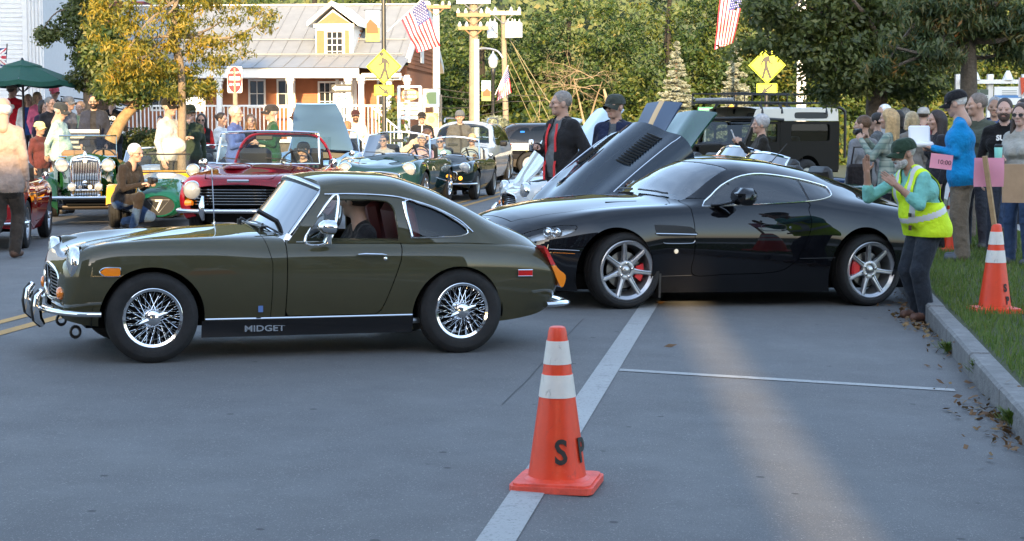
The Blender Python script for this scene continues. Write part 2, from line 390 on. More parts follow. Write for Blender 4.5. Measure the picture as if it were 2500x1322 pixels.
def wheel_alloy(R, rr, w, n=64):
    sil = mat('alloy_silver', (.42, .43, .45), .34, .7, coat=.3)
    t = MB().lathe(tyre_prof(R, rr, w), ax=AX, n=n, cap=False).build('wheel', RUBBER); h = w / 2
    MB().lathe([(rr + .004, h * .74), (rr + .010, h * .86), (rr - .002, h * .93), (rr - .012, h * .86), (rr - .03, h * .74), (rr - .034, h * .4), (rr - .045, -h * .7), (rr, -h * .8)], ax=AX, n=n, cap=False).build('rim', sil, t, 40)
    for k in range(7):
        a = 2 * pi * k / 7 + pi / 2 + .12; ca, sa = cos(a), sin(a); s = MB(); V = []
        st = [(.055, .040, h * .62), (.085, .030, h * .66), (.13, .0235, h * .7), (rr * .72, .021, h * .78), (rr - .02, .024, h * .86)]
        for r, b, hh in st:
            for yy, dz in ((-b, -.03), (-b * .8, 0), (-b * .45, .004), (-b * .3, -.006), (b * .3, -.006), (b * .45, .004), (b * .8, 0), (b, -.03)): V.append((r * ca - yy * sa, -(hh + dz), r * sa + yy * ca))
        s.grid(np.array(V).reshape(5, 8, 3), flip=True).build('spoke', sil, t, 30)
    MB().lathe([(.088, h * .35), (.084, h * .66), (.07, h * .7), (.05, h * .66), (.046, h * .56)], ax=AX, n=28).build('hub', sil, t, 35)
    MB().lathe([(.036, h * .5), (.036, h * .68), (.028, h * .73), (0, h * .74)], ax=AX, n=20).build('hub_cap', STEEL, t, 35)
    for k in range(5):
        a = 2 * pi * k / 5 + .2; MB().lathe([(.013, h * .55), (.013, h * .76), (.008, h * .79)], (.062 * cos(a), 0, .062 * sin(a)), AX, 8).build('wheel_nut', CHROME, t, 35)
    MB().lathe([(.165, 0), (.165, .02), (.1, .022), (.09, .05)], ax=AX, n=40).build('brake_disc', mat('disc_iron', (.16, .16, .16), .35, .9), t, 35)
    return t
def caliper(parent, c, a0):
    m = MB(); A = []
    for r, hh in ((.105, .02), (.11, .058), (.175, .062), (.192, .045), (.192, -.02)):
        A.append([(c[0] + r * cos(a), c[1] - hh, c[2] + r * sin(a)) for a in np.linspace(a0 - .46, a0 + .46, 9)])
    m.grid(np.array(A)); m.grid(np.array([[q[0] for q in A], [q[0] for q in A]])); return m.build('brake_caliper', mat('red_caliper', (.62, .012, .018), .3, coat=.8), parent, 30)
def wheel_disc(R, rr, w, capmat=CHROME, rimmat=STEEL, n=28, holes=8):
    t = MB().lathe(tyre_prof(R, rr, w), ax=AX, n=n, cap=False).build('wheel', RUBBER); h = w / 2
    MB().lathe([(rr + .004, h * .76), (rr + .008, h * .88), (rr - .012, h * .8), (rr - .03, h * .5), (rr * .72, h * .45), (rr * .6, h * .62), (rr * .36, h * .5), (rr * .34, h * .3)], ax=AX, n=n).build('rim', rimmat, t, 40)
    for k in range(holes):
        a = 2 * pi * k / holes; MB().lathe([(rr * .07, 0), (rr * .07, .005)], (rr * .78 * cos(a), -h * .475, rr * .78 * sin(a)), AX, 8).build('vent_hole', DARK, t, 0)
    MB().lathe([(rr * .36, h * .45), (rr * .34, h * .68), (rr * .2, h * .82), (0, h * .86)], ax=AX, n=18).build('hub_cap', capmat, t, 40)
    return t
def put_wheels(car, w, xs, half, R, zoff=0, steer=0):
    out = []
    for i, x in enumerate(xs):
        for sg in (-1, 1):
            c = w if not out else copy_tree(w)
            c.parent = car; c.location = (x, sg * half, R + zoff); c.rotation_euler = (0, 0, (steer if i == 0 else 0) + (0 if sg < 0 else pi)); out.append(c)
    return out
def pose(cf, ang=None, cr=None, half=.6, wb=2.0, scale=1.0, off=0):
    """a car's matrix from where its near front (and rear) tyre stands"""
    f = G(*cf)
    if cr is not None:
        r = G(*cr); e = r - f; L = np.linalg.norm(e); e /= L; scale = L / wb
    else: e = np.array([cos(ang), sin(ang), 0])
    ey = np.array([-e[1], e[0], 0]); ey /= np.linalg.norm(ey); ez = np.cross(e, ey); M = np.eye(4)
    M[:3, 0] = e * scale; M[:3, 1] = ey * scale; M[:3, 2] = ez * scale; M[:3, 3] = f + ey * half * scale - e * off * scale
    return M
def headlamp(car, x, y, z, r, rim=CHROME, tilt=0.0, depth=.03, lit=None, name='headlamp'):
    """a round lamp that faces forward (-x)"""
    d = (-1, 0, tilt); o = (x, y, z)
    b = MB().lathe([(r * .9, -.05), (r * 1.0, -.03), (r * 1.06, 0), (r * 1.04, depth * .6), (r * .93, depth), (r * .9, depth * .7)], o, d, 26, cap=False).build(name, rim, car, 50)
    MB().lathe([(r * .92, depth * .4), (r * .7, -.03), (r * .3, -.06), (.001, -.065)], o, d, 20, cap=False).build('reflector', mat('lamp_reflector', (.8, .8, .8), .12, 1.0) if not lit else lit, b, 60)
    MB().lathe([(r * .92, depth * .75), (r * .75, depth * 1.15), (r * .4, depth * 1.45), (.001, depth * 1.55)], o, d, 22, cap=False).build('lens', LENS, b, 60)
    return b
def lens_mat():
    m = mat('ribbed_lens', (.55, .57, .58), .12, coat=1, trans=.5); t = m.node_tree; p = t.nodes['Principled BSDF']
    tc = N(t, 'ShaderNodeTexCoord'); w = N(t, 'ShaderNodeTexWave', bands_direction='Y'); w.inputs['Scale'].default_value = 18; b = N(t, 'ShaderNodeBump'); b.inputs['Strength'].default_value = .5; b.inputs['Distance'].default_value = .01
    t.links.new(tc.outputs['Object'], w.inputs[0]); t.links.new(w.outputs[0], b.inputs['Height']); t.links.new(b.outputs[0], p.inputs['Normal']); return m
LENS = lens_mat()
def grid_between(a, b, n=6, sag=0):
    a, b = arr(a), arr(b); return np.array([a + (b - a) * t for t in np.linspace(0, 1, n)])
def seat(car, x, y, z, m, w=.42):
    s = MB(); s.box((x, y, z + .09), (.46, w, .18), bevel=.05); s.box((x + .27, y, z + .36), (.14, w, .56), ry=-.22, bevel=.05); return s.build('seat', m, car, 50)
def steering(car, x, y, z, r=.19, tilt=.5):
    d = np.array([-cos(tilt), 0, sin(tilt)]); u = np.array([sin(tilt), 0, cos(tilt)]); v = np.array([0, 1., 0]); a = np.linspace(0, 2 * pi, 24, endpoint=False); o = np.array([x, y, z])
    s = MB().tube([o + r * (cos(t) * v + sin(t) * u) for t in a], .012, 6, closed=True)
    for t in (.3, pi - .3, -pi / 2): s.tube([o, o + r * (cos(t) * v + sin(t) * u)], .008, 5)
    s.tube([o, o + d * .4], .018, 6); return s.build('steering_wheel', BLACK, car, 50)
def mir(pts): return [(a, -b, c) for a, b, c in pts]
# ------------------------------------------------------------------ the small roadster shape shared by several cars
SP_KEYS = [
 (-.615, [(.16, .33), (.20, .37), (.22, .42), (.22, .49), (.20, .54), (.12, .56), (0, .565)]),
 (-.60, [(.30, .30), (.35, .36), (.37, .43), (.36, .51), (.33, .565), (.18, .59), (0, .595)]),
 (-.56, [(.44, .265), (.50, .35), (.53, .45), (.52, .56), (.46, .635), (.26, .625), (0, .625)]),
 (-.50, [(.52, .25), (.585, .35), (.615, .47), (.61, .61), (.545, .715), (.32, .645), (0, .645)]),
 (-.40, [(.57, .235), (.635, .36), (.665, .49), (.655, .65), (.575, .765), (.35, .665), (0, .675)]),
 (-.2, [(.59, .225), (.655, .36), (.685, .50), (.67, .68), (.60, .80), (.38, .675), (0, .72)]),
 (.05, [(.60, .22), (.66, .36), (.695, .51), (.685, .69), (.605, .81), (.40, .72), (0, .765)]),
 (.35, [(.60, .20), (.665, .36), (.695, .51), (.69, .68), (.615, .805), (.42, .765), (0, .815)]),
 (.7, [(.60, .17), (.665, .33), (.70, .49), (.70, .66), (.62, .79), (.40, .80), (0, .832)]),
 (1.0, [(.60, .16), (.66, .31), (.70, .47), (.70, .65), (.645, .765), (.45, .785), (0, .80)]),
 (1.6, [(.60, .16), (.66, .31), (.70, .47), (.70, .65), (.645, .765), (.44, .77), (0, .78)]),
 (2.0, [(.60, .18), (.66, .32), (.70, .48), (.70, .65), (.635, .77), (.42, .765), (0, .775)]),
 (2.35, [(.57, .20), (.63, .33), (.675, .48), (.67, .64), (.605, .75), (.40, .735), (0, .745)]),
 (2.6, [(.53, .235), (.595, .36), (.635, .48), (.63, .60), (.565, .71), (.38, .695), (0, .70)]),
 (2.72, [(.47, .28), (.55, .37), (.595, .48), (.585, .57), (.52, .64), (.34, .645), (0, .645)]),
 (2.775, [(.38, .32), (.48, .39), (.53, .46), (.51, .52), (.44, .565), (.30, .575), (0, .58)]),
 (2.80, [(.22, .37), (.30, .40), (.33, .44), (.32, .48), (.27, .51), (.18, .52), (0, .525)])]
SP = Loft(SP_KEYS, 46)
def ws_x(y, z): return .832 + (z - .71) * .781 - .15 * (1 - min(1, (y / .56) ** 2))
def ws_surface(n=14, k=8, z0=None, z1=None, in_=0.0):
    A = []
    for y in np.linspace(-.56 + in_, .56 - in_, n):
        q = 1 - (y / .56) ** 2; b = .748 + .078 * q + in_ * .8; t = 1.078 + .062 * q - in_ * .8
        A.append([(ws_x(y, z), y * (1 - .10 * (z - .75) / .3), z) for z in np.linspace(b, t, k)])
    return np.array(A)
def edge_loop(A): return np.concatenate([A[:, 0], A[-1, 1:], A[-2::-1, -1], A[0, -2:0:-1]])
def build_midget():
    green = paint('olive_green_paint', (.058, .054, .030), .3)
    M = pose((370, 885), cr=(1120, 860), half=.6, wb=2.032)
    car = thing('sports_coupe', 'dark olive vintage sports coupe with wire wheels crossing the road in front', 'car', M=M)
    sh = SP.shell(.016); sh.F = [f for f in sh.F if len(f) < 9 or sh.V[f[0]][0] > 0]
    fa, ra = arch(-.01, .275, .335, .325), arch(2.0, .275, .31, .305)
    sh = sh.cut(-fa(sh.V)); sh = sh.cut(-ra(sh.V))
    cock = lambda V: np.where(V[:, 2] > .6, sd_poly(np.stack([V[:, 0], np.abs(V[:, 1])], 1), np.array([(.80, -.1), (.84, .50), (1.0, .545), (1.55, .55), (1.98, .50), (2.05, -.1)])), -1)
    sh = sh.cut(-cock(sh.V))
    gr = lambda V: np.where(V[:, 0] < -.3, sd_poly(V[:, [1, 2]], crom([(-.34, .55), (0, .585), (.34, .55), (.37, .47), (.33, .385), (0, .365), (-.33, .385), (-.37, .47)], 5, True)), -1)
    sh = sh.cut(-gr(sh.V))
    door_p = [(.839, .80), (.839, .272), (1.44, .272), (1.475, .30), (1.50, .36), (1.595, .63), (1.606, .70), (1.603, .80)]
    dn, rest = sh.split(poly_side(door_p, .5), .0032)
    for sg in (1, -1):
        d = dn.cut(sg * dn.V[:, 1]).build('door', green, car, .02)
        if sg < 0:
            MB().tube([(1.30, -.712, .668), (1.34, -.728, .672), (1.45, -.727, .668), (1.485, -.714, .664)], [.008, .013, .012, .007], 8, flat=.6).build('door_handle', CHROME, d, 60)
            MB().lathe([(.013, 0), (.012, .008), (.005, .012)], (1.485, -SP.y(1.485, .637) + .001, .637), AX, 14).build('door_lock', CHROME, d)
    hood_p = [(-.44, -.2), (-.44, .30), (-.2, .36), (.2, .42), (.55, .47), (.705, .49), (.712, .40), (.705, .2), (.70, -.2)]
    bn, rest = rest.split(poly_top(hood_p, .58), .0028)
    bn.build('bonnet', green, car, .02)
    wing_p = [(.742, .80), (.746, .60), (.746, .20), (3.2, .20), (3.2, .80)]
    fw, rw = rest.split(lambda V: np.where(np.abs(V[:, 1]) > .48, .744 + np.where(V[:, 2] > .62, -(V[:, 2] - .62) * .25, 0) - V[:, 0], np.where(V[:, 0] < .744, 1., -1.)), .0022)
    fw.build('front_wing', green, car, .015); b = rw.build('body', green, car, .015)
    # hardtop
    HT = Loft([(.80, [(.635, .735), (.625, .83), (.585, .95), (.545, 1.03), (.50, 1.075), (.30, 1.10), (0, 1.105)]),
               (1.0, [(.635, .735), (.625, .83), (.585, .95), (.55, 1.035), (.50, 1.11), (.30, 1.145), (0, 1.15)]),
               (1.3, [(.64, .735), (.625, .83), (.59, .95), (.555, 1.04), (.50, 1.14), (.30, 1.18), (0, 1.185)]),
               (1.6, [(.64, .735), (.625, .83), (.59, .95), (.55, 1.03), (.49, 1.125), (.30, 1.17), (0, 1.178)]),
               (1.85, [(.64, .735), (.625, .80), (.59, .90), (.55, .98), (.48, 1.06), (.29, 1.11), (0, 1.12)]),
               (2.1, [(.635, .73), (.615, .765), (.585, .83), (.535, .895), (.45, .97), (.27, 1.005), (0, 1.015)]),
               (2.35, [(.60, .715), (.58, .735), (.55, .765), (.50, .80), (.42, .85), (.25, .885), (0, .895)]),
               (2.6, [(.54, .685), (.52, .695), (.49, .705), (.44, .725), (.36, .755), (.22, .765), (0, .77)]),
               (2.74, [(.48, .63), (.46, .635), (.43, .64), (.38, .65), (.30, .665), (.18, .675), (0, .68)])], 40)
    h = HT.shell(.014); h = h.cut(h.V[:, 0] - np.array([ws_x(y, z) for _, y, z in h.V]) + .004); h = h.cut(2.735 - h.V[:, 0])
    rear = lambda V: np.where(V[:, 2] > .5, sd_poly(np.stack([V[:, 0], np.abs(V[:, 1])], 1), np.array([(1.98, -.1), (1.98, .36), (2.02, .41), (2.44, .40), (2.48, .34), (2.48, -.1)])), -1)
    dwin = crom([(1.135, .748), (1.135, .90), (1.155, 1.005), (1.22, 1.018), (1.40, 1.016), (1.53, 1.004), (1.575, .965), (1.60, .80), (1.60, .748)], 4)
    dwin = [(.952, .748), (1.155, 1.02)] + [(1.40, 1.016), (1.53, 1.006), (1.572, .97), (1.588, .90), (1.603, .748)]
    qwin = crom([(1.655, 1.005), (1.75, .99), (1.86, .955), (1.97, .90), (2.05, .848), (2.085, .81), (2.065, .783), (1.98, .772), (1.80, .768), (1.69, .768), (1.678, .79)], 4, True)
    q, h = h.split(poly_side(qwin, .3)); h = h.cut(-poly_side(dwin, .3)(h.V)); rw_, h = h.split(rear)
    q = q.offset(-.008); rw_ = rw_.offset(-.008)
    ht = h.build('hardtop', green, car, .02)
    for sg in (1, -1): q.cut(sg * q.V[:, 1]).build('quarter_window', GLASS, car, 0)
    rw_.build('rear_window', GLASS, car, 0)
    for sg in (-1, 1):
        MB().tube(HT.side(qwin[::2], sg, .002), .0065, 6, closed=True).build('quarter_window_trim', CHROME, car, 60)
        MB().tube(HT.side([(1.645, 1.0), (1.66, .90), (1.685, .775)], sg, .004), .011, 6, flat=.5).build('quarter_window_bar', CHROME, car, 60)
        MB().tube(HT.side(crom([(1.115, 1.046), (1.3, 1.05), (1.52, 1.04), (1.66, 1.02), (1.86, .962), (2.03, .88), (2.12, .80)], 5), sg, .004), .006, 6).build('drip_rail', CHROME, ht, 60)
        MB().tube(HT.side(crom([(1.17, 1.018), (1.4, 1.014), (1.53, 1.002), (1.572, .965), (1.59, .9), (1.606, .748)], 4), sg, -.012), .011, 6).build('door_window_frame', green, car, 60)
        # quarter light with its chrome frame
        vp = [(.965, .752), (1.13, .752), (1.205, 1.012), (1.15, 1.012)]; fr = HT.side(vp, sg, -.002)
        v = MB().tube(crom(fr, 6, True), .0105, 8, closed=True).build('quarter_light', CHROME, car, 60)
        MB().add(fr, [(0, 1, 2, 3)]).build('pane', GLASS, v, 0)
        MB().box((1.02, sg * .628, .742), (.22, .012, .016)).build('sill_plate', CHROME, v)
    # windscreen
    A = ws_surface(); wsg = MB().grid(A, flip=True).build('windscreen', glass('windscreen_glass', (.78, .84, .83), 1.4, gc=.42), car, 60)
    lp = edge_loop(ws_surface(16, 10)); MB().tube(lp, .017, 8, closed=True).build('windscreen_frame', mat('satin_alloy', (.55, .56, .58), .22, 1.0), car, 50)
    MB().tube(edge_loop(ws_surface(16, 10, in_=.022)), .006, 5, closed=True).build('windscreen_seal', BLACK, car, 50)
    for sg in (1, -1):
        MB().add([(.82, sg * .60, .735), (.955, sg * .62, .742), (.86, sg * .585, .80), (.80, sg * .56, .765), (.82, sg * .585, .735), (.955, sg * .60, .742), (.86, sg * .565, .80), (.80, sg * .545, .765)],
                 [(0, 1, 2, 3), (7, 6, 5, 4), (0, 4, 5, 1), (1, 5, 6, 2), (2, 6, 7, 3), (3, 7, 4, 0)]).build('pillar_foot', MATS['satin_alloy'], car)
    for y0 in (-.33, .12):
        base = np.array([ws_x(y0, .80) - .05, y0, SP.z(.68, abs(y0)) + .02]); p1 = np.array([ws_x(y0 + .1, .83) - .015, y0 + .12, .835]); p2 = np.array([ws_x(y0 + .3, .85) - .012, y0 + .32, .842])
        w = MB().tube([base, base + (.01, .0, .02), p1], .006, 6).tube([base - (0, 0, .03), base + (0, 0, .01)], .016, 10)
        w.tube([p1 + (0, -.15, -.006), p1, p2], .0055, 5).build('wiper', BLACK, car, 50)
    MB().box((.76, -.05, .83), (.05, .7, .012), bevel=.004).build('cowl_vent', BLACK, car)
    # nose
    g = MB().tube(crom([(-.588, -.35, .545), (-.61, 0, .582), (-.588, .35, .545), (-.585, .375, .47), (-.585, .34, .39), (-.60, 0, .365), (-.585, -.34, .39), (-.585, -.375, .47)], 6, True), .014, 7, closed=True).build('grille', CHROME, car, 60)
    for k in range(9):
        z = .392 + k * .021; MB().tube([(-.545, -.35, z), (-.575, -.2, z), (-.588, 0, z), (-.575, .2, z), (-.545, .35, z)], .004, 5).build('grille_bar', STEEL, g, 50)
    MB().tube([(-.60, 0, .37), (-.612, 0, .58)], .012, 6).build('grille_divider', CHROME, g, 50)
    MB().box((-.50, 0, .47), (.02, .74, .24)).build('radiator_panel', DARK, car)
    for sg in (-1, 1):
        MB().lathe([(.115, -.14), (.118, -.06), (.112, -.02)], (-.475, sg * .50, .612), (-1, 0, 0), 26, cap=False).build('headlamp_pod', green, car, 60)
        headlamp(car, -.505, sg * .50, .612, .106, depth=.03)
        l = MB().lathe([(.045, -.03), (.045, 0), (.04, .02), (.03, .035), (0, .04)], (-.575, sg * .43, .425), (-1, 0, 0), 14).build('front_indicator', AMBER, car, 50)
        MB().lathe([(.05, -.05), (.053, -.02), (.045, .0)], (-.575, sg * .43, .425), (-1, 0, 0), 14).build('bezel', CHROME, l, 50)
    pts = crom([(-.34, -.705, .318), (-.48, -.66, .318), (-.59, -.54, .318), (-.665, -.33, .318), (-.69, 0, .318), (-.665, .33, .318), (-.59, .54, .318), (-.48, .66, .318), (-.34, .705, .318)], 6)
    bp = MB().tube(pts, .033, 12, flat=.55).build('front_bumper', CHROME, car, 60)
    for sg in (-1, 1):
        o = MB().tube([(-.685, sg * .26, .21), (-.72, sg * .26, .25), (-.73, sg * .26, .32), (-.72, sg * .26, .39), (-.69, sg * .26, .435)], [.020, .034, .036, .034, .018], 12).build('overrider', CHROME, bp, 60)
        MB().tube([(-.70, sg * .26, .21), (-.75, sg * .26, .25), (-.762, sg * .26, .32), (-.75, sg * .26, .39), (-.71, sg * .26, .43)], .017, 8).build('overrider_rubber', BLACK, bp, 60)
        a = np.linspace(0, 2 * pi, 14, endpoint=False); MB().tube([(-.47 + .034 * cos(t), sg * .36, .175 + .034 * sin(t)) for t in a], .011, 6, closed=True).build('tow_eye', BLACK, car, 60)
        # rear
        rp = crom([(2.62, sg * .67, .315), (2.74, sg * .64, .315), (2.83, sg * .52, .315), (2.85, sg * .30, .315)], 5); MB().tube(rp, .036, 10, flat=.55).build('rear_bumper', CHROME, car, 60)
        tl = [(2.615, .690), (2.64, .688), (2.735, .555), (2.81, .50), (2.80, .435), (2.765, .425), (2.70, .54)]
        for nm, mm, lo, hi in (('stop_lamp', REDLENS, .575, 1), ('rear_indicator', AMBER, 0, .57)):
            pl = Shell([(x, 0, z) for x, z in crom(tl, 3, True)], [tuple(range(21))]).cut(np.array([(z - lo) if lo else (hi - z) for x, z in crom(tl, 3, True)]))
            MB().prism([(pl.V[i][0], pl.V[i][2]) for i in pl.F[0]], lambda a, b, h: (a, sg * (.655 + h - (a - 2.6) * .42), b), -.14, 0).build(nm, mm, car, 0)
        # marker lamps
        if sg < 0:
            mk = [(-.345, .573), (-.31, .597), (-.215, .597), (-.205, .589), (-.205, .556), (-.215, .549), (-.31, .549)]
            s = MB().tube(crom(SP.side(mk, sg, .006), 4, True), .0055, 6, closed=True).build('front_side_marker', CHROME, car, 50)
            MB().add(SP.side(mk, sg, .012), [tuple(range(7))]).build('marker_lens', AMBER, s, 0)
            mk = [(2.42, .548), (2.53, .546), (2.53, .507), (2.42, .509)]
            s = MB().tube(SP.side(mk, sg, .008), .006, 6, closed=True).build('rear_side_marker', CHROME, car, 50)
            MB().add(SP.side(mk, sg, .013), [(0, 1, 2, 3)]).build('marker_lens', REDLENS, s, 0)
    # sills, underside, badge
    for sg in (-1, 1):
        MB().tube([(x, sg * (SP.y(x, .262) + .004), .262) for x in np.linspace(.33, 1.69, 20)], .0065, 5).build('sill_trim', CHROME, car, 50)
        A = [[(x, sg * (SP.y(x, z) + .006), z) for z in (.252, .21, .17, .145)] + [(x, sg * .5, .14)] for x in np.linspace(.31, 1.70, 16)]
        MB().grid(np.array(A), flip=sg > 0).build('sill', mat('black_sill', (.009, .009, .011), .35, coat=.15), car, 40)
    badge = text_mesh('MIDGET', .054, CHROME, 'lettering', car, frame_m((.71, -(SP.y(.71, .2) + .010), .195), (1, 0, 0), (0, 0, 1)), .003, bold=.0012, sx=1.35)
    MB().box((.675, -(SP.y(.675, .325) + .004), .325), (.03, .006, .04)).build('badge', mat('blue_badge', (.12, .22, .5), .3, .3), car)
    u = MB(); u.box((1.05, 0, .26), (2.9, .80, .12)); u.box((1.1, 0, .42), (1.1, 1.16, .5)); u.box((2.0, 0, .62), (.5, 1.0, .2)); u.box((0, 0, .5), (.6, .80, .3)); u.box((2.45, 0, .42), (.45, .9, .3)); u.build('underbody', DARK, car)
    for x, r in ((-.01, .36), (2.0, .33)):
        for sg in (-1, 1):
            a = np.linspace(-.12, pi + .12, 20); A = [[(x + r * cos(t), sg * w, .275 + r * sin(t)) for w in (.42, .63)] for t in a]; MB().grid(np.array(A)).build('wheel_well', DARK, car, 60)
    MB().tube([(1.68, -.60, .22), (2.42, -.45, .22)], .02, 8).build('exhaust', STEEL, car)
    for y in (-.32, .32): seat(car, 1.46, y, .36, mat('dark_red_leather', (.16, .03, .03), .5))
    steering(car, 1.08, -.32, .74); MB().box((.93, 0, .70), (.08, 1.05, .16), bevel=.03).build('dashboard', BLACK, car)
    mi = MB(); mi.tube([(1.10, -.69, .745), (1.11, -.71, .80), (1.10, -.74, .835)], [.03, .012, .01], 10); mi.lathe([(.028, -.02), (.056, .0), (.058, .03), (.05, .075), (.02, .10)], (1.12, -.755, .845), (-1, -.1, .05), 18, sq=(1.15, .85))
    mi.build('door_mirror', CHROME, car, 45)
    MB().tube([(.62, .50, .79), (.60, .505, 1.19)], .004, 5).lathe([(.014, 0), (.008, .03)], (.62, .50, .785), (0, 0, 1), 8).build('aerial', CHROME, car, 50)
    w = wheel_wire(.283, .178, .155); put_wheels(car, w, (0, 2.03), .595, .283, steer=-.03)
    for o in [q for q in car.children_recursive if q.type == 'MESH']:      # the nose is shorter than drawn above
        if 'wheel' in (o.name + o.parent.name): continue
        for v in o.data.vertices:
            if v.co.x < -.2: v.co.x = -.2 + (v.co.x + .2) * .86
    return car, M
# ------------------------------------------------------------------ black grand tourer
GT_KEYS = [
 (-1.075, [(.22, .32), (.26, .37), (.28, .42), (.28, .48), (.26, .54), (.22, .58), (.16, .60), (.08, .61), (0, .612)]),
 (-1.05, [(.42, .26), (.48, .33), (.50, .41), (.50, .50), (.47, .58), (.38, .63), (.26, .655), (.13, .665), (0, .67)]),
 (-.98, [(.60, .20), (.66, .30), (.68, .41), (.68, .53), (.63, .63), (.50, .69), (.34, .72), (.16, .735), (0, .738)]),
 (-.85, [(.74, .17), (.79, .29), (.81, .42), (.81, .57), (.75, .70), (.60, .76), (.40, .80), (.2, .82), (0, .825)]),
 (-.6, [(.83, .16), (.885, .3), (.905, .45), (.905, .63), (.83, .785), (.67, .825), (.45, .87), (.21, .89), (0, .895)]),
 (-.25, [(.86, .16), (.935, .3), (.96, .48), (.955, .71), (.865, .875), (.71, .875), (.48, .925), (.23, .95), (0, .955)]),
 (.1, [(.86, .15), (.93, .3), (.96, .48), (.955, .715), (.875, .91), (.73, .905), (.5, .955), (.24, .985), (0, .99)]),
 (.4, [(.85, .14), (.91, .3), (.945, .48), (.95, .72), (.885, .92), (.75, .925), (.52, .97), (.25, 1.0), (0, 1.005)]),
 (.55, [(.85, .14), (.91, .3), (.945, .48), (.95, .72), (.89, .92), (.76, .935), (.58, .985), (.28, 1.04), (0, 1.05)]),
 (.75, [(.85, .14), (.91, .3), (.945, .48), (.95, .72), (.89, .92), (.775, .965), (.645, 1.05), (.34, 1.16), (0, 1.18)]),
 (.95, [(.85, .14), (.91, .3), (.945, .48), (.95, .72), (.89, .925), (.785, 1.01), (.655, 1.145), (.37, 1.27), (0, 1.29)]),
 (1.15, [(.85, .14), (.91, .3), (.945, .48), (.95, .72), (.89, .93), (.785, 1.055), (.655, 1.215), (.39, 1.335), (0, 1.35)]),
 (1.4, [(.85, .14), (.91, .3), (.945, .48), (.95, .72), (.89, .94), (.78, 1.08), (.64, 1.26), (.39, 1.355), (0, 1.368)]),
 (1.7, [(.85, .14), (.915, .3), (.95, .48), (.955, .72), (.895, .95), (.77, 1.09), (.62, 1.255), (.37, 1.345), (0, 1.36)]),
 (2.1, [(.86, .14), (.935, .3), (.97, .48), (.975, .72), (.915, .965), (.75, 1.07), (.57, 1.205), (.34, 1.295), (0, 1.313)]),
 (2.5, [(.86, .15), (.95, .3), (.99, .48), (.985, .73), (.905, .965), (.70, 1.02), (.49, 1.125), (.28, 1.21), (0, 1.235)]),
 (2.9, [(.84, .18), (.925, .33), (.965, .5), (.955, .72), (.865, .935), (.66, .97), (.44, 1.04), (.25, 1.10), (0, 1.12)]),
 (3.2, [(.78, .25), (.86, .38), (.895, .52), (.885, .70), (.80, .885), (.62, .935), (.42, .975), (.22, 1.0), (0, 1.01)]),
 (3.42, [(.64, .32), (.74, .42), (.78, .54), (.76, .68), (.68, .82), (.52, .89), (.36, .92), (.2, .94), (0, .945)]),
 (3.50, [(.40, .40), (.48, .48), (.52, .56), (.50, .65), (.44, .74), (.34, .79), (.24, .81), (.12, .82), (0, .825)])]
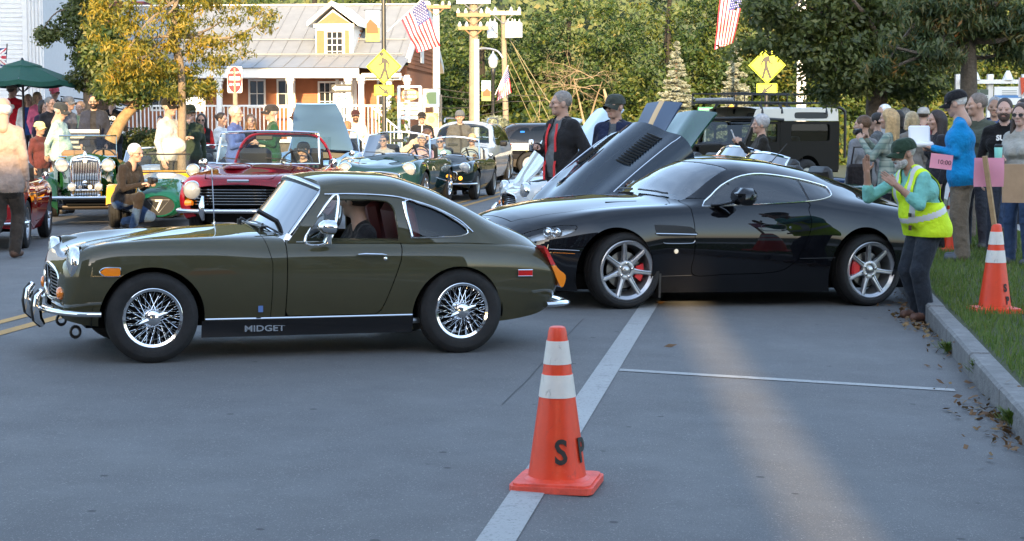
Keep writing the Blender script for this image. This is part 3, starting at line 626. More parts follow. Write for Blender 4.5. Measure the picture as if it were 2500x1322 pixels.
def build_gt():
    blk = paint('black_paint', (.0045, .0048, .0065), .25, var=0)
    M = pose((1513, 752), cr=(2105, 745), half=.78, wb=2.6); L = Loft(GT_KEYS, 54)
    car = thing('grand_tourer', 'glossy black grand touring coupe with seven spoke wheels and red brake calipers', 'car', M=M)
    sh = L.shell(.018)
    for f in (arch(-.13, .345, .375, .385), arch(2.475, .355, .37, .40)): sh = sh.cut(-f(sh.V))
    dlo = crom([(.765, .925), (.90, 1.02), (1.03, 1.108), (1.2, 1.182), (1.35, 1.216), (1.5, 1.226), (1.7, 1.212), (1.9, 1.188), (2.09, 1.152), (2.21, 1.122), (2.228, 1.10), (2.20, 1.045), (2.09, 1.012), (1.92, .985), (1.6, .962), (1.3, .945), (1.0, .932)], 4, True)
    win, sh = sh.split(poly_side(dlo, .35))
    wsp = np.array([(.46, -.2), (.475, .25), (.54, .55), (.63, .70), (.72, .685), (1.0, .60), (1.2, .545), (1.10, .35), (1.03, .0), (1.02, -.2)])
    wsf = lambda V: np.where((V[:, 2] > .9), sd_poly(np.stack([V[:, 0], np.abs(V[:, 1])], 1), wsp), -1)
    ws, sh = sh.split(wsf)
    bwp = np.array([(2.15, -.2), (2.15, .40), (2.3, .42), (2.75, .36), (2.80, .2), (2.82, -.2)])
    bw, sh = sh.split(lambda V: np.where(V[:, 2] > .98, sd_poly(np.stack([V[:, 0], np.abs(V[:, 1])], 1), bwp), -1))
    door_p = crom([(.70, .99), (.64, .9), (.651, .728), (.655, .50), (.665, .305), (1.0, .308), (1.393, .318), (1.595, .344), (1.712, .416), (1.762, .485), (1.835, .634), (1.883, .772), (1.868, .9), (1.80, .99)], 4, True)
    dr, sh = sh.split(lambda V: np.where(V[:, 2] < 1.0, poly_side(door_p, .6)(V), -1), .0035)
    for sg in (1, -1):
        d = dr.cut(sg * dr.V[:, 1]).build('door', blk, car, .02)
        hp = crom([(1.36, .765), (1.50, .768), (1.60, .765), (1.60, .715), (1.50, .712), (1.36, .715)], 3, True)
        MB().tube(L.side(hp, sg, .001), .003, 5, closed=True).build('door_handle', BLACK, d, 50)
        MB().lathe([(.014, 0), (.012, .005)], (1.66, sg * L.y(1.66, .74), .74), (0, sg, 0), 12).build('door_lock', CHROME, d)
    hood_p = [(-.93, -.2), (-.93, .42), (-.8, .56), (-.5, .665), (-.1, .70), (.3, .715), (.5, .735), (.535, .60), (.48, .3), (.46, -.2)]
    bn, sh = sh.split(poly_top(hood_p, .60), .003); bn.build('bonnet', blk, car, .02)
    lamp = crom([(-1.0, .60), (-.9, .665), (-.75, .715), (-.6, .738), (-.50, .735), (-.52, .70), (-.62, .655), (-.78, .615), (-.9, .588)], 4, True)
    hl, sh = sh.split(poly_side(lamp, .4), .002)
    body = sh.build('body', blk, car, .016)
    gtg = glass('dark_tinted_glass', (.34, .42, .45), 1.9)
    for sg in (1, -1):
        w = win.cut(sg * win.V[:, 1]).offset(-.006); a, b = w.split(lambda V: 1.90 - V[:, 0], .014); a.build('door_window', gtg, car, 0); b.build('quarter_window', gtg, car, 0)
        MB().tube(L.side(dlo[::2], sg, .003), .011, 8, closed=True, flat=.55).build('window_trim', CHROME, car, 60)
        MB().add(L.side([(1.885, .98), (1.915, .98), (1.915, 1.19), (1.885, 1.19)], sg, -.002), [(0, 1, 2, 3)]).build('window_pillar', BLACK, car, 0)
        MB().add(L.side([(1.10, .935), (1.12, .935), (1.12, 1.15), (1.10, 1.15)], sg, -.002), [(0, 1, 2, 3)]).build('window_divider', BLACK, car, 0)
        q = hl.cut(sg * hl.V[:, 1]); h = q.build('headlamp', glass('lamp_cover', (.86, .9, .92), 1.5), car, 0)
        Q = q.offset(-.07); link('lamp_housing', Q.V, Q.F, mat('lamp_housing', (.42, .45, .48), .25, .5), h, 60)
        for x in (-.66, -.73):
            y = sg * (L.y(x, .66) - .05); MB().lathe([(.045, -.02), (.045, .02), (.04, .03), (.036, .02), (.02, .035), (0, .04)], (x, y, .672), (-.75, sg * .66, .05), 18).build('projector', CHROME, h, 50)
        # side vent, strake, badge
        vt = crom([(.245, .745), (.28, .757), (.60, .742), (.655, .70), (.655, .66), (.30, .655), (.26, .68)], 2, True)
        v = MB().add(L.side(vt, sg, .003), [tuple(range(len(vt)))]).build('side_vent', mat('vent_mesh', (.006, .006, .006), .6), car, 0)
        MB().tube(L.side([(.25, .678), (.45, .676), (.665, .672)], sg, .006), .006, 6).build('strake', CHROME, v, 50)
        MB().tube(L.side(crom([(.33, .60), (.37, .59), (.6, .592), (.645, .605), (.652, .625)], 4), sg, .002), .0035, 5).build('vent_lip', STEEL, v, 50)
        MB().lathe([(.022, 0), (.020, .006), (.0, .009)], (.465, sg * L.y(.465, .52), .52), (0, sg, 0), 16).build('round_badge', mat('cream_badge', (.75, .72, .6), .4), car)
        MB().tube(L.side([(-.72, .50), (-.62, .498), (-.53, .494)], sg, .003), .008, 5, flat=.4).build('side_marker', AMBER, car, 50)
        MB().tube(L.side([(-.75, .53), (-.62, .527), (-.49, .522)], sg, .002), .003, 5).build('bumper_seam', STEEL, car, 50)
        MB().tube(L.side([(1.77, .457), (1.95, .461), (2.15, .465)], sg, .001), .0022, 4).build('body_seam', mat('seam', (.05, .05, .05), .5), car, 50)
        MB().tube(L.side([(.30, .292), (.48, .296), (.655, .30)], sg, .001), .0022, 4).build('sill_seam', MATS['seam'], car, 50)
        MB().tube(L.top([(-.05, sg * .52), (.1, sg * .535), (.25, sg * .545)], .001), .010, 6, flat=.3).build('bonnet_vent', BLACK, car, 50)
        mz = MB(); mz.tube([(.86, sg * .86, .935), (.92, sg * .93, .945), (1.02, sg * .99, .975)], [.03, .022, .02], 8, flat=.6); mz.tube([(.90, sg * .885, .93), (.96, sg * .93, .89), (1.0, sg * .95, .86)], [.02, .03, .012], 8, flat=.5); mz.box((1.08, sg * 1.05, 1.025), (.20, .23, .155), bevel=.05)
        mz.build('door_mirror', blk, car, 60)
        a0 = [(-.02, 0), (2.475, 1)]
    wg = ws.offset(-.004).build('windscreen', glass('clear_windscreen', (.5, .6, .64), 2.7), car, 0)
    bw.offset(-.004).build('rear_window', gtg, car, 0)
    st = MB(); 
    for k, (y, z) in enumerate(((-.40, 1.0), (-.30, 1.0))):
        pass
    MB().box((.66, -.22, .985), (.16, .34, .003), ry=-.2).build('paper_on_dash', mat('paper', (.7, .72, .7), .8), car)
    MB().box((.63, -.46, 1.002), (.002, .09, .05), ry=.9, rz=-.1).build('inspection_sticker', mat('teal_sticker', (.05, .35, .42), .6), car)
    for y0, y1 in ((-.10, -.52), (.45, .02)):
        P = [(.50 + .16 * (y / .7) ** 2, y, L.z(.50 + .16 * (y / .7) ** 2, abs(y)) + .02) for y in np.linspace(y0, y1, 7)]; MB().tube(P, .009, 6).build('wiper', BLACK, car, 50)
    MB().tube([(2.0, .0, 1.325), (2.18, .0, 1.52)], [.006, .003], 5).lathe([(.022, 0), (.012, .03)], (2.0, 0, 1.315), (0, 0, 1), 8).build('roof_aerial', BLACK, car, 50)
    MB().ell((-.985, 0, .748), (.012, .05, .006)).build('bonnet_badge', CHROME, car)
    u = MB(); u.box((1.2, 0, .22), (4.2, 1.2, .14)); u.box((1.25, 0, .42), (1.75, 1.66, .56)); u.box((2.9, 0, .55), (.7, 1.2, .5)); u.box((-.2, 0, .5), (1.2, 1.15, .4)); u.build('underbody', DARK, car)
    for x, z, r in ((-.13, .345, .39), (2.475, .355, .40)):
        for sg in (-1, 1):
            a = np.linspace(-.3, pi + .3, 20); MB().grid(np.array([[(x + r * cos(t), sg * w, z + r * sin(t)) for w in (.55, .90)] for t in a])).build('wheel_well', DARK, car, 60)
    MB().box((.33, -.80, .25), (.02, .22, .3)).build('mud_flap', BLACK, car)
    for y in (-.38, .38): seat(car, 1.75, y, .42, LEATHER, .5)
    steering(car, 1.2, -.38, .88); MB().box((.82, 0, .86), (.4, 1.5, .12), bevel=.04).build('dashboard', BLACK, car)
    wf = wheel_alloy(.345, .262, .235); ww = put_wheels(car, wf, (0, 2.6), .80, .345)
    for i, w in enumerate(ww):
        caliper(w, (0, -.012, 0), (-.12 if i < 2 else pi - .05) if i % 2 == 0 else (pi - .12 if i < 2 else .1))
    return car, M
# ------------------------------------------------------------------ open roadsters of the row
def mat4(o, ang, s=1.0, zs=None):
    M = np.eye(4); M[:3, 0] = (cos(ang) * s, sin(ang) * s, 0); M[:3, 1] = (-sin(ang) * s, cos(ang) * s, 0); M[2, 2] = zs or s; M[:3, 3] = (o[0], o[1], o[2]); return M
_SPC = {}
def sp_panels():
    if not _SPC:
        sh = SP.shell(.035); sh.F = [f for f in sh.F if len(f) < 9 or sh.V[f[0]][0] > 0]
        for f in (arch(-.01, .285, .34, .33), arch(2.0, .285, .32, .315)): sh = sh.cut(-f(sh.V))
        cock = np.array([(.82, -.1), (.86, .50), (1.0, .545), (1.55, .55), (1.90, .50), (1.95, -.1)])
        sh = sh.cut(-np.where(sh.V[:, 2] > .6, sd_poly(np.stack([sh.V[:, 0], np.abs(sh.V[:, 1])], 1), cock), -1))
        gr = crom([(-.32, .545), (0, .575), (.32, .545), (.35, .47), (.31, .385), (0, .365), (-.31, .385), (-.35, .47)], 4, True)
        sh = sh.cut(-np.where(sh.V[:, 0] < -.3, sd_poly(sh.V[:, [1, 2]], gr), -1))
        dn, sh = sh.split(poly_side([(.84, .80), (.84, .272), (1.44, .272), (1.5, .36), (1.6, .64), (1.6, .80)], .5), .004)
        bn, sh = sh.split(poly_top([(-.44, -.2), (-.44, .30), (-.2, .36), (.2, .42), (.55, .47), (.705, .49), (.71, .2), (.70, -.2)], .58), .004)
        _SPC.update(body=sh, door=dn, bonnet=bn)
    return _SPC
def roadster(name, label, M, pm, wheel, open_bonnet=None, hinge='front', ws=True, under=None, lit=False, bonnet_m=None, bumper=True, gcol=None, group=None, interior=None, wR=.285, bars=6, wsh=1.0):
    car = thing(name, label, 'car', M=M, group=group); p = sp_panels()
    p['body'].build('body', pm, car, .015)
    for sg in (1, -1): p['door'].cut(sg * p['door'].V[:, 1]).build('door', pm, car, .015)
    b = p['bonnet']
    if open_bonnet:
        b = Shell(b.V.copy(), b.F); hx, hz, a = (-.44, .63, -open_bonnet) if hinge == 'front' else (.70, .83, open_bonnet)
        X = b.V[:, 0] - hx; Z = b.V[:, 2] - hz; b.V[:, 0] = hx + X * cos(a) + Z * sin(a); b.V[:, 2] = hz - X * sin(a) + Z * cos(a)
        inner = b.offset(-.02); link('bonnet_lining', inner.V, inner.F, under or pm, car, 40)
        MB().box((.2, 0, .55), (.75, .5, .25), bevel=.05).build('engine', DARK, car)
    bb = b.build('bonnet', bonnet_m or pm, car, .02)
    g = MB().tube(crom([(-.59, -.33, .545), (-.612, 0, .578), (-.59, .33, .545), (-.59, .36, .47), (-.59, .32, .385), (-.602, 0, .362), (-.59, -.32, .385), (-.59, -.36, .47)], 4, True), .014, 6, closed=True).build('grille', CHROME, car, 60)
    for k in range(bars): z = .395 + k * .15 / bars; MB().tube([(-.555, -.33, z), (-.595, 0, z), (-.555, .33, z)], .004, 4).build('grille_bar', gcol or STEEL, g, 50)
    MB().box((-.50, 0, .47), (.02, .70, .22)).build('radiator_panel', DARK, car)
    for sg in (-1, 1):
        MB().lathe([(.115, -.14), (.118, -.06), (.112, -.02)], (-.475, sg * .50, .612), (-1, 0, 0), 20, cap=False).build('headlamp_pod', pm, car, 60)
        headlamp(car, -.50, sg * .50, .612, .108, depth=.05, lit=LIT if lit else None)
        MB().lathe([(.04, -.03), (.04, .01), (.02, .03)], (-.575, sg * .43, .43), (-1, 0, 0), 12).build('front_indicator', AMBER_LIT if lit else AMBER, car, 50)
        MB().tube([(2.76, sg * .55, .46), (2.79, sg * .54, .5), (2.77, sg * .54, .56)], [.03, .04, .03], 8).build('tail_lamp', REDLENS, car, 50)
        mi = MB().tube([(.98, sg * .68, .74), (.98, sg * .74, .80)], .008, 6); mi.lathe([(.02, -.03), (.05, 0), (.045, .03), (.0, .04)], (.98, sg * .76, .83), (-1, 0, 0), 12); mi.build('door_mirror', CHROME, car, 50)
    if bumper:
        pts = crom([(-.36, -.70, .32), (-.58, -.54, .32), (-.68, 0, .32), (-.58, .54, .32), (-.36, .70, .32)], 6); bp = MB().tube(pts, .035, 10, flat=.55).build('front_bumper', CHROME, car, 60)
        for sg in (-1, 1): MB().tube([(-.67, sg * .27, .22), (-.72, sg * .27, .30), (-.72, sg * .27, .36), (-.67, sg * .27, .43)], [.02, .04, .04, .02], 8).build('overrider', CHROME, bp, 60)
    if ws:
        A = ws_surface(10, 5); A[:, :, 2] = .75 + (A[:, :, 2] - .75) * wsh; MB().grid(A, flip=True).build('windscreen', MATS['windscreen_glass'], car, 60)
        MB().tube(edge_loop(A), .016, 6, closed=True).build('windscreen_frame', CHROME, car, 50)
        for y0 in (-.30, .15): MB().tube([(.74, y0, .83), (.79, y0 + .1, .85), (.80, y0 + .34, .86)], .006, 4).build('wiper', BLACK, car, 50)
        MB().box((.98, 0, 1.04), (.02, .2, .05), bevel=.01).build('inner_mirror', BLACK, car)
    u = MB(); u.box((1.05, 0, .26), (2.9, .80, .12)); u.box((1.0, 0, .36), (1.1, 1.14, .4)); u.box((2.1, 0, .55), (.5, 1.0, .3)); u.box((-.1, 0, .42), (.5, .80, .2)); u.build('underbody', DARK, car)
    for x in (-.01, 2.0):
        for sg in (-1, 1):
            a = np.linspace(-.15, pi + .15, 14); MB().grid(np.array([[(x + .335 * cos(t), sg * w, .285 + .335 * sin(t)) for w in (.42, .63)] for t in a])).build('wheel_well', DARK, car, 60)
    for y in (-.32, .32): seat(car, 1.42, y, .34, interior or LEATHER)
    steering(car, 1.06, -.32, .78); MB().box((.93, 0, .72), (.08, 1.05, .16), bevel=.03).build('dashboard', BLACK, car)
    put_wheels(car, wheel, (0, 2.03), .60, wR); return car
LIT = mat('lit_headlamp', (1, 1, .95), .2, emit=(1, .95, .8), estr=5.0)
AMBER_LIT = mat('lit_indicator', (.9, .3, .02), .2, emit=(1, .35, .02), estr=1.6)
# ------------------------------------------------------------------ red roadster with the wide barred grille
def build_red():
    red = paint('signal_red_paint', (.19, .005, .011), .3); K = [
     (-.68, [(.50, .30), (.56, .36), (.58, .42), (.58, .52), (.55, .62), (.40, .66), (0, .67)]),
     (-.64, [(.62, .27), (.68, .35), (.70, .45), (.70, .55), (.66, .68), (.46, .72), (0, .725)]),
     (-.5, [(.66, .25), (.71, .35), (.73, .47), (.72, .62), (.64, .79), (.46, .77), (0, .77)]),
     (-.2, [(.67, .24), (.72, .36), (.74, .5), (.73, .68), (.63, .82), (.44, .80), (0, .80)]),
     (.3, [(.67, .22), (.72, .36), (.74, .5), (.735, .70), (.64, .83), (.42, .84), (0, .85)]),
     (.8, [(.66, .2), (.72, .34), (.74, .5), (.735, .70), (.66, .83), (.42, .865), (0, .875)]),
     (1.4, [(.66, .2), (.72, .34), (.74, .5), (.735, .70), (.66, .82), (.42, .83), (0, .83)]),
     (2.4, [(.66, .2), (.72, .34), (.74, .5), (.735, .70), (.65, .83), (.42, .83), (0, .83)]),
     (3.0, [(.62, .3), (.67, .4), (.69, .5), (.68, .66), (.61, .77), (.4, .77), (0, .77)]),
     (3.08, [(.5, .36), (.55, .43), (.57, .5), (.56, .6), (.5, .68), (.35, .7), (0, .7)])]
    L = Loft(K, 40); o = G(584, 590); ang = RAD(86); M = mat4((o[0] + .70 * cos(ang), o[1] + .70 * sin(ang), o[2]), ang, 1.10)
    car = thing('roadster', 'glossy red open roadster with wide chrome barred grille behind the olive coupe', 'car', M=M); sh = L.shell(.03); sh.F = [f for f in sh.F if len(f) < 9 or sh.V[f[0]][0] > 0]
    for f in (arch(0, .31, .35, .34), arch(2.24, .31, .35, .34)): sh = sh.cut(-f(sh.V))
    sh = sh.cut(-np.where(sh.V[:, 2] > .65, sd_poly(np.stack([sh.V[:, 0], np.abs(sh.V[:, 1])], 1), np.array([(.92, -.1), (.95, .52), (1.1, .58), (1.9, .58), (2.1, .5), (2.1, -.1)])), -1))
    gr = crom([(-.54, .62), (0, .635), (.54, .62), (.62, .60), (.64, .53), (.62, .45), (.54, .43), (0, .42), (-.54, .43), (-.62, .45), (-.64, .53), (-.62, .60)], 3, True)
    sh = sh.cut(-np.where(sh.V[:, 0] < -.5, sd_poly(sh.V[:, [1, 2]], gr), -1))
    bn, sh = sh.split(poly_top([(-.62, -.2), (-.62, .40), (-.3, .46), (.3, .50), (.78, .54), (.80, .3), (.78, -.2)], .6), .004)
    dn, sh = sh.split(poly_side([(.9, .9), (.9, .3), (1.6, .3), (1.72, .5), (1.78, .9)], .5), .004)
    sh.build('body', red, car); dn.build('door', red, car); b = bn.build('bonnet', red, car)
    MB().ell((.35, .22, .845), (.42, .17, .05), 18).build('bonnet_bulge', red, b, 180)
    for k in range(6):
        z = .437 + k * .034; MB().tube([(-.60, -.60, z), (-.665, -.45, z), (-.685, 0, z), (-.665, .45, z), (-.60, .60, z)], .007, 5).build('grille_bar', CHROME, car, 50)
    MB().box((-.55, 0, .53), (.03, 1.2, .24)).build('grille_recess', DARK, car)
    MB().box((-.66, 0, .70), (.012, .26, .05), ry=-.3, bevel=.006).build('badge', CHROME, car)
    for sg in (-1, 1):
        headlamp(car, -.63, sg * .545, .60, .108, depth=.05)
        MB().tube([(-.52, sg * .69, .45), (-.66, sg * .60, .45), (-.68, sg * .54, .45)], [.02, .045, .03], 8).build('front_indicator', AMBER, car, 50)
        MB().tube([(-.5, sg * .70, .69), (-.58, sg * .69, .69)], [.025, .01], 8).build('wing_lamp', CHROME, car, 50)
        MB().tube([(-.73, sg * .40, .26), (-.79, sg * .40, .34), (-.79, sg * .40, .42), (-.74, sg * .40, .53)], [.02, .04, .04, .018], 8).build('overrider', CHROME, car, 60)
        mi = MB().tube([(1.0, sg * .74, .80), (1.02, sg * .80, .86)], .008, 6); mi.lathe([(.03, -.05), (.06, 0), (.05, .03), (0, .04)], (1.02, sg * .83, .88), (-1, 0, 0), 12); mi.build('door_mirror', CHROME, car, 50)
    MB().tube(crom([(-.3, -.76, .36), (-.62, -.70, .36), (-.75, -.4, .36), (-.78, 0, .36), (-.75, .4, .36), (-.62, .70, .36), (-.3, .76, .36)], 5), .045, 10, flat=.6).build('front_bumper', CHROME, car, 60)
    A = np.array([[(.86 + .36 * (z - .85) + .14 * (y / .64) ** 2, y * (1 - .14 * (z - .85)), z) for z in np.linspace(.87, 1.27 - .02 * (y / .64) ** 2, 5)] for y in np.linspace(-.66, .66, 12)])
    MB().grid(A, flip=True).build('windscreen', MATS['windscreen_glass'], car, 60); MB().tube(edge_loop(A), .014, 6, closed=True).build('windscreen_frame', CHROME, car, 50); MB().tube(A[:, -1] + [-.015, 0, .012], .013, 6).build('header_trim', CHROME, car, 50)
    for y0 in (-.42, .12): MB().tube([(.80, y0, .885), (.84, y0 + .12, .92), (.86, y0 + .42, .95)], .007, 5).build('wiper', BLACK, car, 50)
    # surrey top: the rear window hoop
    A = np.array([[(2.0 + t * .22 - (0.1 if abs(y) < .4 else .1 * (abs(y) - .4) / .2) * 0, y, 1.25 - .42 * (abs(y) / .66) ** 6 - t * .05) for t in (0, .35, 1)] for y in np.linspace(-.665, .665, 25)])
    MB().grid(A).build('surrey_hoop', red, car, 60); MB().tube(A[:, 0], .02, 6).build('hoop_edge', red, car, 60)
    MB().grid(np.array([[(2.15 + t * .05, y, .84 + t * .36) for t in (0, 1)] for y in np.linspace(-.6, .6, 5)])).build('rear_window', GLASS, car, 0)
    MB().box((1.05, .05, 1.20), (.02, .22, .06), bevel=.01).build('inner_mirror', BLACK, car)
    for y in (-.34, .34): seat(car, 1.62, y, .42, LEATHER)
    steering(car, 1.15, -.34, .86, .2); MB().box((.98, 0, .80), (.08, 1.15, .16), bevel=.03).build('dashboard', BLACK, car)
    u = MB(); u.box((1.2, 0, .28), (3.2, .9, .14)); u.box((1.2, 0, .4), (1.2, 1.2, .4)); u.build('underbody', DARK, car)
    put_wheels(car, wheel_disc(.31, .195, .165), (0, 2.24), .62, .31); return car, M
# ------------------------------------------------------------------ pre-war style tourer in green
def build_td():
    gr = paint('british_green_paint', (.012, .075, .018), .35); dk = paint('dark_green_wing_paint', (.008, .042, .022), .3)
    o = G(212, 548); ang = RAD(102); M = mat4((o[0], o[1], o[2]), ang, 1.0)
    car = thing('vintage_tourer', 'green vintage open tourer with an upright chrome slatted grille and big round headlamps', 'car', M=M)
    # bonnet tapering back to the scuttle
    S = []
    for x, w, z0, z1 in ((-.18, .21, .42, 1.0), (.2, .26, .42, 1.02), (.6, .32, .42, 1.04), (1.0, .40, .42, 1.06), (1.1, .44, .42, 1.07)):
        S.append([(x, -w, z0), (x, -w * 1.02, (z0 + z1) / 2), (x, -w * .97, z1 - .10), (x, -w * .75, z1 - .02), (x, 0, z1 + .03), (x, w * .75, z1 - .02), (x, w * .97, z1 - .10), (x, w * 1.02, (z0 + z1) / 2), (x, w, z0)])
    MB().grid(np.array(S)).build('bonnet', gr, car, 40)
    S = [[(x, -w, .40), (x, -w * 1.03, .65), (x, -w, z1), (x, -w + .04, z1 + .02), (x, w - .04, z1 + .02), (x, w, z1), (x, w * 1.03, .65), (x, w, .40)] for x, w, z1 in ((1.1, .47, 1.0), (1.4, .54, .86), (1.8, .58, .80), (2.4, .58, .92), (2.7, .52, .95), (2.9, .45, .7))]
    MB().grid(np.array(S)).build('body', gr, car, 40)
    # grille shell and slats
    g = MB().tube(crom([(-.20, -.205, .40), (-.20, -.21, .70), (-.20, -.20, .98), (-.20, -.12, 1.045), (-.20, 0, 1.06), (-.20, .12, 1.045), (-.20, .20, .98), (-.20, .21, .70), (-.20, .205, .40)], 5), .034, 8).build('radiator_grille', CHROME, car, 60)
    MB().tube([(-.2, -.19, 1.0), (-.2, 0, 1.02), (-.2, .19, 1.0)], .035, 8).build('header', CHROME, g, 60)
    for k in range(15): y = -.175 + k * .025; MB().tube([(-.215, y, .41), (-.22, y, .7), (-.215, y, .98)], .0062, 6).build('slat', CHROME, g, 50)
    MB().box((-.17, 0, .7), (.02, .38, .58)).build('core', DARK, g)
    MB().lathe([(.035, 0), (.035, .012), (.02, .016)], (-.235, 0, 1.0), (-1, 0, 0), 8).build('badge', mat('cream_badge', (.75, .72, .6), .4), g); MB().lathe([(.03, 0), (.035, .03), (.015, .06), (.02, .09)], (-.20, 0, 1.07), (0, 0, 1), 12).build('filler_cap', CHROME, g, 50)
    # swept wings
    for sg in (-1, 1):
        A = []
        for t in np.linspace(0, 1, 22):
            a = pi * 1.02 - t * pi * .62; r = .40 + .02 * t; x = r * cos(a) * 1.0; z = .30 + r * sin(a) * 1.12
            if t > .62: q = (t - .62) / .38; x = .28 + q * 1.15; z = .66 - q * q * .34
            A.append([(x, sg * (.42), z - .10), (x, sg * .44, z - .01), (x, sg * .52, z + .035), (x, sg * .63, z + .045), (x, sg * .72, z + .01), (x, sg * .745, z - .06), (x, sg * .74, z - .13)])
        MB().grid(np.array(A), flip=sg < 0).build('front_wing', dk, car, 60)
        A = [[(2.4 + .42 * cos(a), sg * .50, .32 + .42 * sin(a)), (2.4 + .42 * cos(a), sg * .60, .36 + .42 * sin(a)), (2.4 + .42 * cos(a), sg * .72, .33 + .42 * sin(a)), (2.4 + .42 * cos(a), sg * .74, .27 + .42 * sin(a))] for a in np.linspace(-.2, pi, 14)]; MB().grid(np.array(A), flip=sg < 0).build('rear_wing', dk, car, 60)
        l = headlamp(car, -.20, sg * .35, .93, .105, depth=.05); MB().lathe([(.11, 0), (.105, .06), (.08, .13), (.03, .18)], (-.17, sg * .35, .93), (1, 0, 0), 20).build('shell', CHROME, l, 60); MB().tube([(-.12, sg * .35, .84), (-.1, sg * .30, .72)], .02, 8).build('stalk', CHROME, l, 50)
        headlamp(car, -.40, sg * .20, .60, .066, depth=.03, name='spot_lamp'); MB().lathe([(.034, 0), (.03, .02)], (-.42, sg * .075, .60), (-1, 0, 0), 12).build('round_badge', CHROME if sg > 0 else MATS['cream_badge'], car, 50)
    MB().lathe([(.03, 0), (.035, .02), (.02, .03)], (-.43, 0, .67), (-1, 0, 0), 10).build('club_badge', CHROME, car, 50)
    MB().tube([(-.38, -.26, .55), (-.38, .26, .55)], .015, 8).build('badge_bar', CHROME, car, 50)
    MB().tube(crom([(-.42, -.70, .43), (-.52, -.55, .44), (-.55, 0, .44), (-.52, .55, .44), (-.42, .70, .43)], 6), .052, 10, flat=.5).build('front_bumper', CHROME, car, 60)
    MB().tube([(-.1, -.45, .28), (-.1, .45, .28)], .045, 8).build('axle', mat('oily_steel', (.06, .05, .045), .4, .7), car, 50); u = MB(); u.box((1.2, 0, .36), (2.9, .6, .10)); u.box((-.15, 0, .40), (.25, .7, .08)); u.build('chassis', DARK, car)
    a = np.array([[(1.12 + .12 * t, y, 1.04 + .34 * t) for t in (0, 1)] for y in (-.46, .46)]); MB().grid(a).build('windscreen', MATS['windscreen_glass'], car, 0); MB().tube(edge_loop(a), .014, 6, closed=True).build('windscreen_frame', CHROME, car, 50)
    for y in (-.25, .25): seat(car, 1.9, y, .5, mat('tan_leather', (.3, .16, .07), .5))
    steering(car, 1.45, -.25, .98, .2)
    put_wheels(car, wheel_wire(.345, .20, .14, (STEEL, STEEL), 30, 16), (0, 2.4), .60, .345); return car, M
